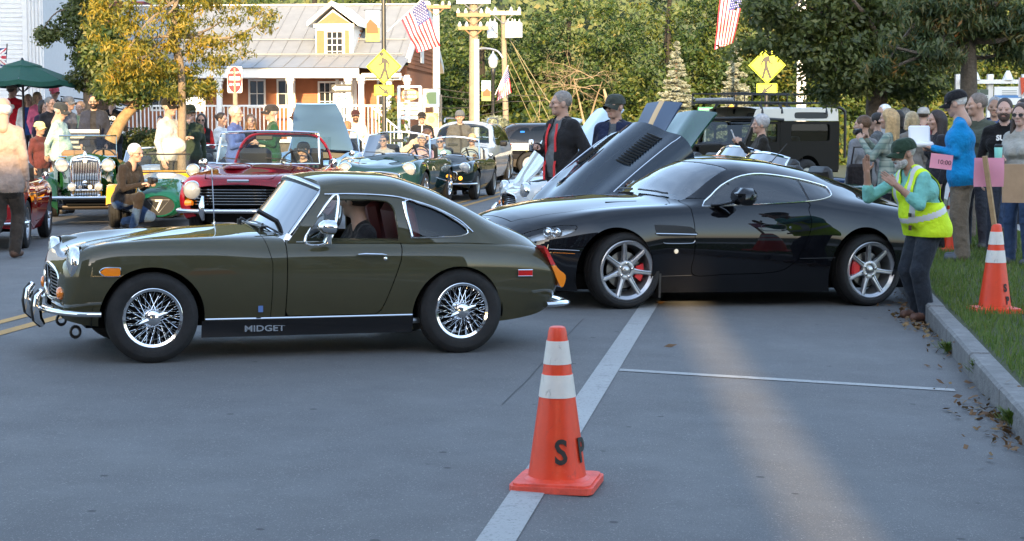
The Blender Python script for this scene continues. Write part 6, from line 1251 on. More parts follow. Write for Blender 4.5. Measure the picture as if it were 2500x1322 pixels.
# green tree with the leaning trunk behind it, dark maple at the left
Y2 = 33.0; b2 = at(285, 330, Y2); Q = lambda px, py, Y: tuple(at(px, py, Y) - np.array([b2[0], Y2, -.04]))
tree('leaning_tree', 'leafy tree with a thick pale leaning trunk behind the spectators', (b2[0], Y2, -.04), [Q(270, 345, 33) + (.13,), Q(300, 290, 33) + (.11,), Q(345, 240, 33) + (.085,), Q(370, 190, 33) + (.08,)], [(Q(330, 215, 33), (.7, .7, .35)), (Q(400, 200, 33), (.55, .6, .35)), (Q(280, 190, 33.2), (.4, .5, .4)), (Q(250, 120, 33.5), (.4, .5, .5))], 9000, .12, GREENS, .55, lm=6, bark=mat('tan_bark', (.34, .22, .11), .9, var=.3, vscale=9, bump=.8), clump=.22)  # the leaning trunk has its own tan bark colour
Y3 = 36.0; b3 = at(190, 330, Y3); Q = lambda px, py, Y: tuple(at(px, py, Y) - np.array([b3[0], Y3, -.04]))
tree('maple_tree', 'dark green maple tree in shade in front of the white house corner', (b3[0], Y3, -.04), [Q(215, 345, 36) + (.12,), Q(215, 220, 36) + (.1,), Q(210, 120, 36) + (.07,), Q(205, 20, 36) + (.03,)], [(Q(215, 90, 36), (.50, .5, .6)), (Q(185, 45, 36), (.40, .5, .3)), (Q(130, 75, 36), (.35, .3, .16)), (Q(110, 95, 36), (.12, .2, .18)), (Q(215, 180, 36), (.35, .4, .45)), (Q(230, 10, 36), (.5, .5, .4)), (Q(190, 200, 36), (.25, .4, .14)), (Q(245, 150, 36), (.3, .4, .5))], 10500, .11, DARKGREEN, .45, lm=9, clump=.20)
# big maple and the turning locust at the right
Y4 = 31.0; b4 = at(2140, 330, Y4); Q = lambda px, py, Y: tuple(at(px, py, Y) - np.array([b4[0], Y4, .01]))
tree('large_maple_tree', 'large dark green maple tree spreading over the crowd at the right', (b4[0], Y4, .01), [(0, 0, 0, .22), Q(2140, 250, 31) + (.19,), Q(2150, 150, 31) + (.16,), Q(2130, 20, 31) + (.12,), Q(2140, -150, 31) + (.05,)],
     [(Q(2000, 60, 30.5), (1.0, 1.0, .75)), (Q(2180, 70, 30.5), (1.2, 1.0, .8)), (Q(1880, 30, 30.2), (.45, .8, .35)), (Q(1840, 108, 30), (.36, .5, .07)), (Q(1790, 128, 30), (.14, .3, .03)), (Q(2080, 150, 30.2), (.8, .8, .5)), (Q(2240, 170, 30.3), (.7, .8, .45)), (Q(2000, 150, 30.2), (.45, .6, .3)), (Q(1955, 110, 30), (.35, .5, .3)), (Q(2060, -90, 31), (1.2, 1.2, .6)), (Q(2110, 205, 30.4), (.55, .6, .20)), (Q(2330, 60, 31), (.8, .8, .8)), (Q(2000, 230, 31), (.35, .6, .20)), (Q(2220, 230, 31), (.5, .6, .25))], 30000, .125, DARKGREEN, .42, lm=26, clump=.26)
Y5 = 23.0; b5 = at(2365, 330, Y5); Q = lambda px, py, Y: tuple(at(px, py, Y) - np.array([b5[0], Y5, .01]))
tree('young_locust_tree', 'slim locust tree with leaves turning orange above the man in the bright blue jacket', (b5[0], Y5, .01), [(0, 0, 0, .13), Q(2365, 220, 23) + (.115,), Q(2362, 100, 23) + (.10,), Q(2352, 0, 23) + (.085,), Q(2345, -120, 23) + (.05,)],
     [(Q(2240, 110, 22.6), (.55, .6, .20)), (Q(2180, 165, 22.4), (.30, .3, .10)), (Q(2310, 60, 22.8), (.45, .5, .3)), (Q(2450, 50, 23), (.5, .5, .35)), (Q(2480, 140, 23), (.25, .4, .10)), (Q(2290, 150, 22.6), (.3, .4, .16)), (Q(2330, -30, 23), (.6, .6, .25)), (Q(2460, 95, 22.8), (.25, .3, .2)), (Q(2260, 30, 22.6), (.5, .5, .25))], 12000, .12, HAZEL, .36, droop=1.8, lm=24, bark=mat('grey_bark', (.11, .09, .07), .95, var=.3, vscale=20, bump=1, bscale=30), clump=.17, aspect=.24, per=60)
# the wooded bank behind
SPOTS = [(-24, 80, 5, 0), (-19, 78, 5, 2), (-14, 82, 5.2, 0), (-9, 80, 5.0, 1), (-5.5, 78, 4.2, 0), (-1.2, 74, 3.2, 3), (2.4, 72, 3.4, 0), (6.2, 68, 3.8, 1), (9.6, 70, 3.6, 2), (13.0, 70, 3.6, 1), (16.5, 72, 4.0, 2), (20.5, 74, 4.2, 0), (25, 76, 4.6, 1), (30, 80, 5, 0)]
LAB = ['tall broad bank tree, {}', 'tall broad bank tree, {}', 'tall broad bank tree, {}', 'tall broad bank tree, {}']
WH = ['farthest left above the dark red house', 'behind the roof of the dark red house', 'yellow tinged, behind the golden locust', 'behind the middle of the grey metal roof', 'behind the dormer of the grey metal roof', 'dark, between the house and the utility poles', 'behind the transformers on the utility pole', 'behind the man in the red trimmed jacket', 'yellow tinged, above the tall spruce', 'behind the big flag by the right crosswalk sign', 'yellow tinged, behind the right crosswalk sign', 'behind the white poles', 'behind the large maple', 'farthest right behind the crowd']
for i, (x, y, r, k) in enumerate(SPOTS):
    hgt = r * 2.1; bl = [((0, 0, hgt * .55), (r * .95, r * .8, hgt * .5)), ((-r * .5, -.6, hgt * .32), (r * .6, r * .5, hgt * .30)), ((r * .5, -.5, hgt * .35), (r * .6, r * .5, hgt * .30)), ((0, -1.0, 1.3), (r * .9, r * .4, 1.3))]
    tree('bank_tree', LAB[k].format(WH[i]), (x, y, -.1), [(0, 0, 0, .3), (.1, 0, hgt * .3, .24), (-.1, 0, hgt * .6, .14), (0, 0, hgt * .85, .06)], bl, 21000 if x > -8 else 9000, .20 if x > -8 else .24, GREENS, (.40, .46, .60, .32)[k], 'trees on the wooded bank', lm=1, clump=.55, per=70, bark=mat('shaded_bark', (.03, .026, .02), .95, var=.3))  # bark colour darkened to stand for shade on the bank trunks
hl = MB().grid(np.array([[(x, y, max(-.2, (y - 84) * .42 + 1.5 * sin(x * .13) + 1.2 * cos(x * .31 + y))) for x in np.linspace(-120, 140, 66)] for y in (84, 90, 100, 115, 135, 160, 200)]), flip=True)
struct('wooded_hill', hl, mat('hill_scrub', (.025, .035, .010), 1.0, var=.5, vscale=.6, bump=1, bscale=3), 180)
n = 30000; x = rng.uniform(-40, 45, n); y = rng.uniform(85, 100, n); z = (y - 84) * .42 + rng.uniform(0, 3.5, n); a = rng.uniform(0, 2 * pi, n)
tag(quads('far_foliage', np.column_stack([x, y, z]), np.column_stack([np.cos(a) * .22, .1 * np.sin(a), np.sin(a) * .22]), np.column_stack([-np.sin(a) * .13, 0 * a, np.cos(a) * .13]), GREENS, attr=np.clip(rng.normal(.4, .2, n) + .2 * np.sin(x * .5), 0, 1)), 'far foliage covering the hill behind the trees', 'foliage', kind='stuff')
n = 20000; x = rng.uniform(-3, 26, n); y = 64 + rng.uniform(-1.5, 3, n); z = np.abs(rng.normal(0, .75, n)) * (1 + .4 * np.sin(x * 1.3)); a = rng.uniform(0, 2 * pi, n)
tag(quads('undergrowth', np.column_stack([x, y, z]), np.column_stack([np.cos(a) * .11, 0 * a - .04, np.sin(a) * .11]), np.column_stack([-np.sin(a) * .07, .04 + 0 * a, np.cos(a) * .07]), GREENS, attr=np.clip(rng.normal(.55, .2, n), 0, 1)), 'low bushes along the foot of the wooded bank', 'bushes', kind='stuff')
def spruce(label, px, ytop, ybase, hw, Y):
    p = at(px, ybase, Y); H_ = at(px, ytop, Y)[2] + .1; R_ = hw / F_ * Y * 1.12; t = thing('blue_spruce', label, 'tree', (p[0], Y, 0), 0, 'blue spruces'); MB().tube([(0, 0, 0), (0, 0, H_)], [.12, .02], 8).build('trunk', BARK, t); n = 30000
    nb = 260; hb = H_ * (1 - rng.random(nb) ** .55) * .97 + .12; ab = rng.uniform(0, 2 * pi, nb); lb = R_ * np.clip(1.02 - hb / H_, .03, 1) * rng.uniform(.75, 1.12, nb)
    i = rng.integers(0, nb, n); q = rng.random(n) ** .6; dirx = np.column_stack([np.cos(ab[i]), np.sin(ab[i]), 0 * q]); base = dirx * (lb[i] * q)[:, None]; base[:, 2] = hb[i] - .18 * lb[i] * q + .10 * lb[i] * q ** 3; side = np.column_stack([-dirx[:, 1], dirx[:, 0], 0 * q]); sp = rng.normal(0, .10, n) * (1 - q * .5) * (.4 + lb[i] * .7)
    Cn = base + side * sp[:, None] + rng.normal(0, .018, (n, 3)); u = dirx * .6 + side * np.sign(sp)[:, None] * .7 + rng.normal(0, .35, (n, 3)); u /= np.linalg.norm(u, axis=1)[:, None]; v = np.cross(u, rng.normal(0, 1, (n, 3))); v /= np.linalg.norm(v, axis=1)[:, None]
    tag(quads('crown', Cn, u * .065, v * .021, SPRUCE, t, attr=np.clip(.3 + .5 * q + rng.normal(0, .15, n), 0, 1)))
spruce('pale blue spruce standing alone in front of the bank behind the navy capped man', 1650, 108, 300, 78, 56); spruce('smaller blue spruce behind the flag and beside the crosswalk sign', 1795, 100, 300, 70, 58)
# dead branches
t = thing('dead_tree', 'bare tangle of dead tan branches on the wooded bank', 'tree', at(1420, 330, 60)); m = MB()
for px, py in ((1400, 190), (1330, 240), (1470, 200)):
    q = at(px, py, 60 + rng.uniform(-.5, 1.5)) - np.array(t.location)
    m.tube(crom([(.2, .6, 0), q * [.5, .5, .5] + [.1, .6, .1], q], 4), np.linspace(.05, .014, 9), 5, cap=False)
    for k in range(3): limbs(m, q + rng.normal(0, .25, 3), (rng.normal(-.2, .7), rng.normal(0, .4), rng.normal(-.2, .8)), .9, .014, 3, .75, -.05, 3)
m.tube([(.9, .5, 0), (.95, .5, 1.0), (.8, .6, 1.6)], [.10, .08, .04], 8); m.build('trunk', mat('dead_wood', (.34, .25, .15), .9, var=.25), t, 60)
# hedge at the left
n = 9000; c = at(330, 300, 34); v = rng.normal(0, 1, (n, 3)); v /= np.linalg.norm(v, axis=1)[:, None]; v *= (.75 + .25 * rng.random(n))[:, None]; Cn = np.array([c[0], 34.6, .62]) + v * np.array([.75, .5, .85]); a = rng.normal(0, 1, (n, 3))
h = thing('hedge_bush', 'dark green bush behind the man in the black printed shirt', 'bush', (c[0], 34.6, -.04)); o = quads('crown', Cn - np.array([c[0], 34.6, -.04]), a / np.linalg.norm(a, axis=1)[:, None] * .035, np.cross(a, v) / np.maximum(np.linalg.norm(np.cross(a, v), axis=1), 1e-6)[:, None] * .02, DARKGREEN, h, attr=np.clip(rng.normal(.5, .2, n), 0, 1))
# ================================================================== BUILDINGS
def hx(px): return (px - 985) / 74
def hz(py): return 1.55 + (300 - py) / 74
TRIM_W = mat('white_trim_paint', (.80, .79, .76), .5, var=.04); TAN = mat('tan_panel_paint', (.36, .16, .075), .7, var=.08); ROOFM = mat('pale_metal_roof', (.235, .24, .24), .6, 0, var=.1, vscale=2)
RUST = mat('rust_clapboard_paint', (.36, .135, .06), .7, var=.12, vscale=6); MAROON = mat('dark_red_clapboard', (.14, .022, .028), .7, var=.12)
PANE = mat('dark_pane', (.03, .035, .04), .08, coat=1); WARM = mat('shop_interior', (.28, .2, .12), .8, var=.7, vscale=3)
def window(parent, x0, x1, z0, z1, y, nx, nz, fw=.06, axis='x'):
    f = MB(); t = .05
    def bx(a0, a1, b0, b1, th, yo=0): f.box(((a0 + a1) / 2, y - th / 2 + yo, (b0 + b1) / 2), (a1 - a0, th, b1 - b0))
    bx(x0 - fw, x0, z0 - fw, z1 + fw, t); bx(x1, x1 + fw, z0 - fw, z1 + fw, t); bx(x0, x1, z1, z1 + fw, t); bx(x0, x1, z0 - fw, z0, t + .02)
    w = f.build('window', TRIM_W, parent)
    for i in range(nx):
        for j in range(nz):
            a, b = x0 + (x1 - x0) * i / nx + .012, x0 + (x1 - x0) * (i + 1) / nx - .012; c, e = z0 + (z1 - z0) * j / nz + .012, z0 + (z1 - z0) * (j + 1) / nz - .012
            MB().box(((a + b) / 2, y - .008, (c + e) / 2), (b - a, .012, e - c)).build('pane', PANE, w)
    m = MB()
    for i in range(1, nx): x = x0 + (x1 - x0) * i / nx; m.box((x, y - .02, (z0 + z1) / 2), (.026, .03, z1 - z0))
    if nx > 1: m.build('mullion', TRIM_W, w)
    for j in range(1, nz): z = z0 + (z1 - z0) * j / nz; MB().box(((x0 + x1) / 2, y - .018, z), (x1 - x0, .026, .026)).build('glazing_bar', TRIM_W, w)
    return w
def boards(parent, x0, x1, z0, z1, y, m, h=.12, holes=()):
    """lapped clapboards on a wall facing -y, left out behind the openings"""
    z = z0; base = {}
    while z < z1 - .02:
        hh = min(h, z1 - z); segs = [(x0, x1)]
        for a, b, c, e in holes:
            if c < z + hh and e > z: segs = [s for p, q in segs for s in ((p, min(q, a)), (max(p, b), q)) if s[1] - s[0] > .02]
        for p, q in segs: MB().add([(p, y - .004, z + hh), (q, y - .004, z + hh), (q, y - .022, z), (p, y - .022, z), (p, y, z), (q, y, z), (p, y, z + hh), (q, y, z + hh)], [(3, 2, 1, 0), (4, 5, 2, 3), (0, 1, 7, 6), (3, 0, 6, 4), (2, 5, 7, 1)]).build('clapboard', m, parent)
        z += hh
def build_house():
    t = thing('shop_house', 'rust coloured shop with a white porch, pale metal roof and gabled dormer', 'house', (-3.53, 58, 0), RAD(-4.5)); x0 = -11
    MB().box((x0 / 2, 4.55, 1.7), (-x0, 9, 3.5)).build('wall', RUST, t); wins = [(hx(662), hx(700), 2.1, 2.95), (hx(766), hx(805), 1.95, 2.88), (-.95, -.6, 2.0, 2.9), (hx(590), hx(625), 2.1, 2.95), (hx(340), hx(375), 2.0, 2.9), (hx(430), hx(465), 2.0, 2.9)]
    boards(t, x0, 0, 1.02, 3.3, .05, RUST, .12, [(a - .08, b + .08, c - .08, d + .08) for a, b, c, d in wins])
    for a, b, c, d in wins: window(t, a, b, c, d, .045, 3 if a > -3.3 and a < -2 else 2, 3 if a > -3.3 and a < -2 else 2)
    MB().box((-2.05, .03, 2.0), (.5, .05, 1.9)).box((-2.36, .02, 2.0), (.1, .08, 2.0)).box((-1.74, .02, 2.0), (.1, .08, 2.0)).build('door', TRIM_W, t)
    for k in range(3): MB().box((-2.05, 0, 1.55 + k * .45), (.36, .03, .36)).build('door_pane', PANE, t)
    MB().box((x0 / 2, -.9, .95), (-x0, 1.9, .1)).build('porch_floor', TRIM_W, t); MB().box((x0 / 2, -1.7, .45), (-x0, .06, .9)).build('porch_skirt', mat('dark_lattice', (.12, .1, .085), .9, var=.3), t)
    MB().box((x0 / 2 - .7, -1.86, 3.16), (-x0 - 1.2, .10, .30)).box((-.62, -1.5, 3.05), (1.3, .10, .22)).build('fascia', TRIM_W, t); MB().box((x0 / 2, -.9, 3.05), (-x0, 1.8, .05)).build('porch_ceiling', TRIM_W, t)
    r = MB(); r.add([(x0, -1.98, 3.33), (-1.3, -1.98, 3.33), (0.0, -1.62, 3.2), (.12, 0, 3.76), (x0, 0, 3.76)], [(0, 1, 2, 3, 4)]); r.build('porch_roof', ROOFM, t)
    MB().add([(x0, .0, 3.765), (.14, .0, 3.765), (.14, 4.55, 5.78), (x0, 4.55, 5.78), (.14, 9.1, 3.765), (x0, 9.1, 3.765)], [(0, 1, 2, 3), (3, 2, 4, 5)]).build('roof', ROOFM, t)
    k0 = None
    for i in range(22):
        x = x0 + .2 + i * .5
        if k0 is None: k0 = MB().tube([(0, -1.97, 3.34), (0, 0, 3.775), (0, 4.5, 5.77)], .016, 4).build('roof_seam', ROOFM, t); k0.location.x = x
        elif x < -.1: child(k0, t, (x, 0, 0))
    for z, y in ((4.35, 1.32), (3.80, .1)): MB().box((x0 / 2, y, z + .05), (-x0 - .3, .03, .035)).build('snow_guard', ROOFM, t)
    MB().box((x0 / 2, 4.55, 5.80), (-x0 + .1, .16, .05)).build('ridge_cap', TRIM_W, t)
    # gable end
    MB().add([(0, 0, 3.3), (0, 9, 3.3), (0, 4.55, 5.7)], [(0, 1, 2)]).build('gable_wall', RUST, t)
    for k in range(14):
        z = 3.42 + k * .15; y = (z - 3.3) / 2.4 * 4.55; MB().box((.012, 4.55, z), (.02, 9.1 - 2 * y, .05)).build('gable_board', RUST, t)
    MB().add([(.0, -.2, 3.55), (.16, -.2, 3.55), (.16, 4.55, 5.75), (0, 4.55, 5.75), (0, -.2, 3.72), (.16, -.2, 3.72), (.16, 4.55, 5.92), (0, 4.55, 5.92)], [(0, 1, 2, 3), (1, 5, 6, 2), (4, 7, 6, 5), (0, 4, 5, 1)]).add([(.0, 9.3, 3.45), (.16, 9.3, 3.45), (.16, 4.55, 5.45), (0, 4.55, 5.45), (0, 9.3, 3.72), (.16, 9.3, 3.72), (.16, 4.55, 5.92), (0, 4.55, 5.92)], [(3, 2, 1, 0), (2, 6, 5, 1), (5, 6, 7, 4)]).build('rake_board', TRIM_W, t)
    MB().box((.05, 3.6, 4.1), (.05, .7, .9)).build('gable_window', TRIM_W, t)
    # dormer
    a, b, c = hx(753), hx(848), hx(797); ze, zt = hz(57), hz(10)
    MB().add([(a, .3, 3.5), (b, .3, 3.5), (b, .3, ze), (c, .3, zt - .12), (a, .3, ze), (a, 3.6, ze), (b, 3.6, ze), (b, 3.6, 3.6), (a, 3.6, 3.6), (c, 4.2, zt - .12)], [(0, 1, 2, 3, 4), (1, 7, 6, 2), (0, 4, 5, 8)]).build('dormer', TRIM_W, t)
    MB().box((c, .28, 4.15), (b - a - .18, .03, 1.0)).build('dormer_panel', TAN, t); MB().add([(a + .05, .27, ze + .03), (b - .05, .27, ze + .03), (c, .27, zt - .2)], [(0, 1, 2)]).build('pediment_panel', TAN, t)
    for k in range(9): z = 3.62 + k * .135; MB().box((b + .012, .35 + (z - 3.5) * 1.1 + .8, z), (.02, 1.6, .06)).build('dormer_board', RUST, t)
    MB().box(((a + b) / 2, .24, ze - .03), (b - a + .1, .12, .12)).build('dormer_sill', TRIM_W, t); window(t, hx(783), hx(821), hz(139), hz(75), .26, 3, 4, .09)
    ov = .24
    for sg, e in ((-1, a - ov), (1, b + ov)): MB().add([(e, .05, ze - .06), (c, .05, zt), (c, 4.4, zt), (e, 3.2, ze - .06), (e, .05, ze + .10), (c, .05, zt + .16), (c, 4.4, zt + .12), (e, 3.2, ze + .10)], [(0, 1, 2, 3), (4, 7, 6, 5), (0, 4, 5, 1), (0, 3, 7, 4)]).build('dormer_roof', TRIM_W, t)
    # columns, railing
    col = None
    for px in (300, 420, 545, 720, 862, 893, 955, 1000):
        y = -1.75 if px < 950 else -1.3
        if col is None: col = MB().box((0, 0, 2.05), (.16, .16, 2.1)).box((0, 0, 2.95), (.26, .24, .1)).box((0, 0, 2.84), (.2, .2, .06)).box((0, 0, 1.06), (.22, .22, .1)).build('column', TRIM_W, t); q = col
        else: q = child(col, t)
        q.location = (hx(px), y, 0)
    rl = MB().box((-3.3 - 2.2, -1.72, 2.10), (10.4, .09, .06)).box((-5.5, -1.72, 1.14), (10.4, .06, .06)).build('railing', TRIM_W, t); bal = None
    for i in range(78):
        x = -10.6 + i * .133
        if bal is None: bal = MB().box((0, 0, 1.62), (.035, .035, .92)).build('baluster', TRIM_W, rl); bal.location = (x, -1.72, 0)
        else: child(bal, rl, (x, -1.72, 0))
    rp = MB().tube([(-.9, -1.8, 2.05), (.2, -2.6, 1.25)], .035, 4).tube([(-.9, -1.8, 1.2), (.2, -2.6, .35)], .03, 4).build('stair_rail', TRIM_W, t)
    for k in range(9): q = k / 8; MB().box((-.9 + 1.1 * q, -1.8 - .8 * q, 1.6 - .82 * q), (.03, .03, .85)).build('baluster', TRIM_W, rp)
    n = 1500; v = rng.normal(0, 1, (n, 3)) * [.16, .14, .5] + [-.15, -1.9, 1.2]; a_ = rng.normal(0, 1, (n, 3)); vine = thing('climbing_vine', 'leafy vine climbing the porch corner of the rust shop', 'vine', (-3.53, 58, 0), RAD(-4.5)); quads('foliage', v, a_ * .04, np.cross(a_, v) * .015, GREENS, vine, attr=np.clip(rng.normal(.55, .2, n), 0, 1))
build_house()
def build_white():
    TRIM_W = mat('aged_white_paint', (.56, .575, .59), .6, var=.06); x1 = at(112, 300, 44)[0]; t = thing('white_building', 'tall white clapboard building with a fluted corner pilaster at the far left', 'building', (x1, 44, 0)); w = .40
    MB().box((-4.45, 4.0, 4.5), (7.9, 8, 9)).build('wall', TRIM_W, t); boards(t, -8, -w - .10, .3, 7.2, -.001, TRIM_W, .115)
    MB().box((-w / 2, .2, 4.5), (w, .5, 9)).build('pilaster', TRIM_W, t); f0 = None
    for i in range(4):
        if f0 is None: f0 = MB().tube([(0, -.055, .6), (0, -.055, 8.8)], .034, 8).build('flute', TRIM_W, t); f0.location.x = -.33
        else: child(f0, t, (-.33 + i * .088, 0, 0))
    MB().box((-w - .06, -.03, 4.5), (.12, .1, 9)).build('corner_board', TRIM_W, t)
build_white()
def build_red_house():
    t = thing('red_house', 'dark red clapboard house with a narrow white sash window behind the maple', 'house', (at(140, 300, 64)[0], 64, 0)); 
    MB().box((.8, 3, 3), (5, 6, 6)).build('wall', MAROON, t); boards(t, -1.7, 3.3, 3.2, 6.0, -.001, MAROON, .13, [(-.32, .06, 3.6, 4.7)]); window(t, -.26, 0, 3.66, 4.64, -.005, 1, 2, .06)
    MB().add([(-1.9, -.4, 3.25), (3.4, -.4, 3.25), (3.4, -2.0, 2.9), (-1.9, -2.0, 2.9)], [(0, 1, 2, 3)]).build('porch_roof', ROOFM, t); MB().box((.7, -2.0, 2.82), (5.3, .1, .2)).build('fascia', TRIM_W, t)
    for x in (-1.6, .1, 1.9): MB().box((x, -1.9, 1.4), (.24, .24, 2.8)).build('column', TRIM_W, t)
    MB().box((.7, -.06, 1.6), (.9, .1, 2.2)).build('door', mat('dark_door', (.05, .012, .012), .5), t); MB().add([(-1.9, -.3, 5.2), (.7, -.3, 7.6), (.7, 6, 7.6), (-1.9, 6, 5.2)], [(0, 1, 2, 3)]).add([(3.5, -.3, 5.2), (.7, -.3, 7.6), (.7, 6, 7.6), (3.5, 6, 5.2)], [(3, 2, 1, 0)]).build('roof', ROOFM, t)
build_red_house()
# unseen buildings added behind the camera, sized so their shade covers the road
def back_building(label, x0, x1, y, h, m, gap=None):
    t = thing('shade_building', label, 'building', ((x0 + x1) / 2, y, 0)); w = (x1 - x0) / 2
    MB().box((0, -1, h / 2), (2 * w, 2, h)).build('wall', m, t); MB().box((0, .12, h - .25), (2 * w, .3, .4)).build('cornice', TRIM_W, t)
    for z in np.arange(1.2, h - 2.2, 3.0):
        for x in np.arange(-w + 1.4, w - .8, 2.6):
            f = MB().box((x, .04, z + .85), (1.15, .08, 1.75)).build('window', TRIM_W, t); MB().box((x, .09, z + .85), (.95, .02, 1.55)).build('pane', PANE, f)
    return t
BY = -18.0; BRICK = mat('shade_block_brick', (.08, .05, .045), .85, var=.25, vscale=6, bump=.4); CLAP = mat('shade_block_clapboard', (.14, .14, .14), .8, var=.1)
back_building('tallest unseen brick building added behind the camera to shade the far left', -34, -10.4, BY, 22.5, BRICK); back_building('low unseen brick building added behind the camera to shade the left road', -10.38, -5.3, BY, 10.5, BRICK); back_building('narrow unseen brick building added behind the camera to shade the red roadster', -5.28, -2.9, BY, 11.4, BRICK)
back_building('pale unseen middle building added behind the camera to shade the road', -2.88, .28, BY, 13.9, CLAP)
back_building('tall unseen brick building added behind the camera to shade the right side', .67, 30, BY, 16.4, BRICK)
# unseen block added between the last two, so only a slot of light falls through
pr_ = thing('sun_slot_block', 'unseen light bridge joining two street buildings behind the camera', 'blocker', (.475, BY - .5, 0)); MB().box((0, 0, 12.6), (.38, 1.0, 7.6)).build('slot_cap', CLAP, pr_)
# ================================================================== STREET FURNITURE AND SIGNS
POLE = mat('black_pole', (.012, .012, .013), .4, coat=.3); WOODP = mat('grey_pole_wood', (.30, .24, .17), .9, var=.2, vscale=6, bump=.6, bscale=20); GALV = mat('galvanised', (.5, .51, .52), .4, .7)
YEL = mat('sign_yellow', (.82, .78, .015), .45); YEL2 = mat('fluorescent_yellow_green', (.70, .80, .02), .45); BLK = mat('sign_black', (.01, .01, .01), .5); SIGNW = mat('sign_white', (.78, .78, .76), .5); SIGNR = mat('sign_red', (.48, .008, .018), .6); SIGNG = mat('sign_green', (.01, .25, .14), .5)
PED = [[(-.05, .28), (.02, .26), (.10, .22), (.17, .10), (.16, -.01), (.12, -.01), (.125, .08), (.085, .13), (.07, -.03), (.10, -.10), (.15, -.33), (.09, -.34), (.03, -.11), (-.06, -.33), (-.13, -.32), (-.02, -.03), (-.01, .13), (-.06, .07), (-.15, .05), (-.15, .085), (-.08, .11)]]
def sgnM(p, rz=0): return frame_m(p, (cos(rz), sin(rz), 0), (0, 0, 1))
def plate(parent, name, poly, m, y=0.0, t=.004, z=0): return MB().prism(poly, lambda a, b, h: (a, y - h, b + z), t).build(name, m, parent)
def rrect(w, h, r, n=4): return [(sx * (w / 2 - r) + r * cos(a), sy * (h / 2 - r) + r * sin(a)) for sx, sy, a0 in ((1, 1, 0), (-1, 1, pi / 2), (-1, -1, pi), (1, -1, 3 * pi / 2)) for a in np.linspace(a0, a0 + pi / 2, n)]
def crossing_sign(label, px, Y, ydia, yplate, half, m, flip, banner=None):
    s = Y / F_; p = at(px, ydia, Y); t = thing('crossing_sign', label, 'sign', (p[0], Y, -.04)); zc = p[2] + .04; R_ = half * s * 1.05
    MB().tube([(0, .06, 0), (0, .06, zc + 3.2)], .055, 10).build('post', POLE, t)
    d = [(0, R_), (R_, 0), (0, -R_), (-R_, 0)]; b = plate(t, 'diamond_plate', [(a * 1.0, c) for a, c in d][::-1], m, 0, .006, zc); f = MB()
    for k in range(4):
        a, c = np.array(d[k]) * .93, np.array(d[(k + 1) % 4]) * .93; f.tube([(a[0], -.009, zc + a[1]), (c[0], -.009, zc + c[1])], .010, 4)
    f.build('border', BLK, b); q = R_ * 2.0; sg = -1 if flip else 1
    plate(b, 'walking_figure', [(sg * a * q, c * q) for a, c in PED[0]][::(-1 if sg > 0 else 1)] if False else [(sg * a * q, c * q - .02) for a, c in PED[0]], BLK, -.008, .004, zc); MB().lathe([(.06 * q, 0), (.06 * q, .004)], (sg * -.06 * q, -.008, zc + .345 * q), (0, -1, 0), 14).build('figure_head', BLK, b)
    pz = at(px, yplate, Y)[2] + .04; W_, H_ = R_ * 1.1, R_ * .60; pl = plate(t, 'arrow_plate', rrect(W_, H_, .03), m, 0, .006, pz); fr = MB().tube([(a * .92, -.008, pz + c * .88) for a, c in rrect(W_, H_, .03)], .007, 4, closed=True).build('border', BLK, pl)
    A = np.array([(-.42, .06), (.08, .06), (.02, .20), (.44, 0), (.02, -.20), (.08, -.06), (-.42, -.06)]) * H_ * 1.45; th = RAD(-38 if not flip else -142); A = [(a * cos(th) - c * sin(th), a * sin(th) + c * cos(th)) for a, c in A]; plate(pl, 'arrow', A, BLK, -.008, .003, pz)
    if banner:
        bm, side = banner; z1, z0 = at(px, 25, Y)[2] + .04, at(px, 103, Y)[2] + .04; x1 = side * .10; x2 = side * .46; bn = plate(t, 'banner', [(x1, z0), (x2, z0), (x2, z1), (x1, z1)], bm, .06, .006)
        plate(bn, 'banner_sky', [(x1, z0 + (z1 - z0) * .45), (x2, z0 + (z1 - z0) * .45), (x2, z1), (x1, z1)], mat('banner_sky', (.30, .42, .54), .8), .053, .002); plate(bn, 'banner_barn', [(x1 + side * .03, z0 + .22), (x2 - side * .02, z0 + .22), (x2 - side * .02, z0 + .45), (x2 - side * .12, z0 + .58), (x1 + side * .06, z0 + .42)], mat('banner_barn', (.34, .11, .05), .8), .050, .002)
        for z in (z0, z1): MB().tube([(0, .06, z), (side * .5, .06, z)], .012, 6).build('banner_arm', POLE, t)
    return t
BANN = mat('banner_field', (.30, .33, .13), .8, var=.15)
crossing_sign('yellow diamond pedestrian crossing sign on the left black post, arrow pointing right', 937, 44, 163, 221, 41, YEL, False, (BANN, -1))
crossing_sign('yellow green pedestrian crossing sign partly behind maple leaves, arrow pointing left', 1873, 48, 160, 218, 43, YEL2, True)
def post(parent, x, y, z0, z1, m=GALV, r=.03): return MB().tube([(x, y, z0), (x, y, z1)], r, 8).build('post', m, parent)
def simple(name, label, cat, px, py, Y): p = at(px, py, Y); t = thing(name, label, cat, (p[0], Y, -.04)); return t, p[2] + .04, Y / F_
t, z, s = simple('no_entry_sign', 'red and white DO NOT ENTER sign behind the golden locust branch', 'sign', 573, 195, 44); b = plate(t, 'plate', rrect(36 * s, 64 * s, .04), SIGNW, 0, .006, z); d = plate(b, 'red_oval', [(17.4 * s * cos(a), 31.5 * s * sin(a)) for a in np.linspace(0, 2 * pi, 28, endpoint=False)], SIGNR, -.007, .003, z)
plate(b, 'white_bar', rrect(27 * s, 8.5 * s, .01), SIGNW, -.011, .003, z + 3 * s); text_mesh('DO NOT', 6.6 * s, SIGNW, 'lettering', b, sgnM((0, -.013, z + 17 * s)), .001, bold=.001); text_mesh('ENTER', 8.5 * s, SIGNW, 'lettering', b, sgnM((0, -.013, z - 12 * s)), .001, bold=.0015); post(t, 0, .04, 0, z + .3, WOODP, .06)
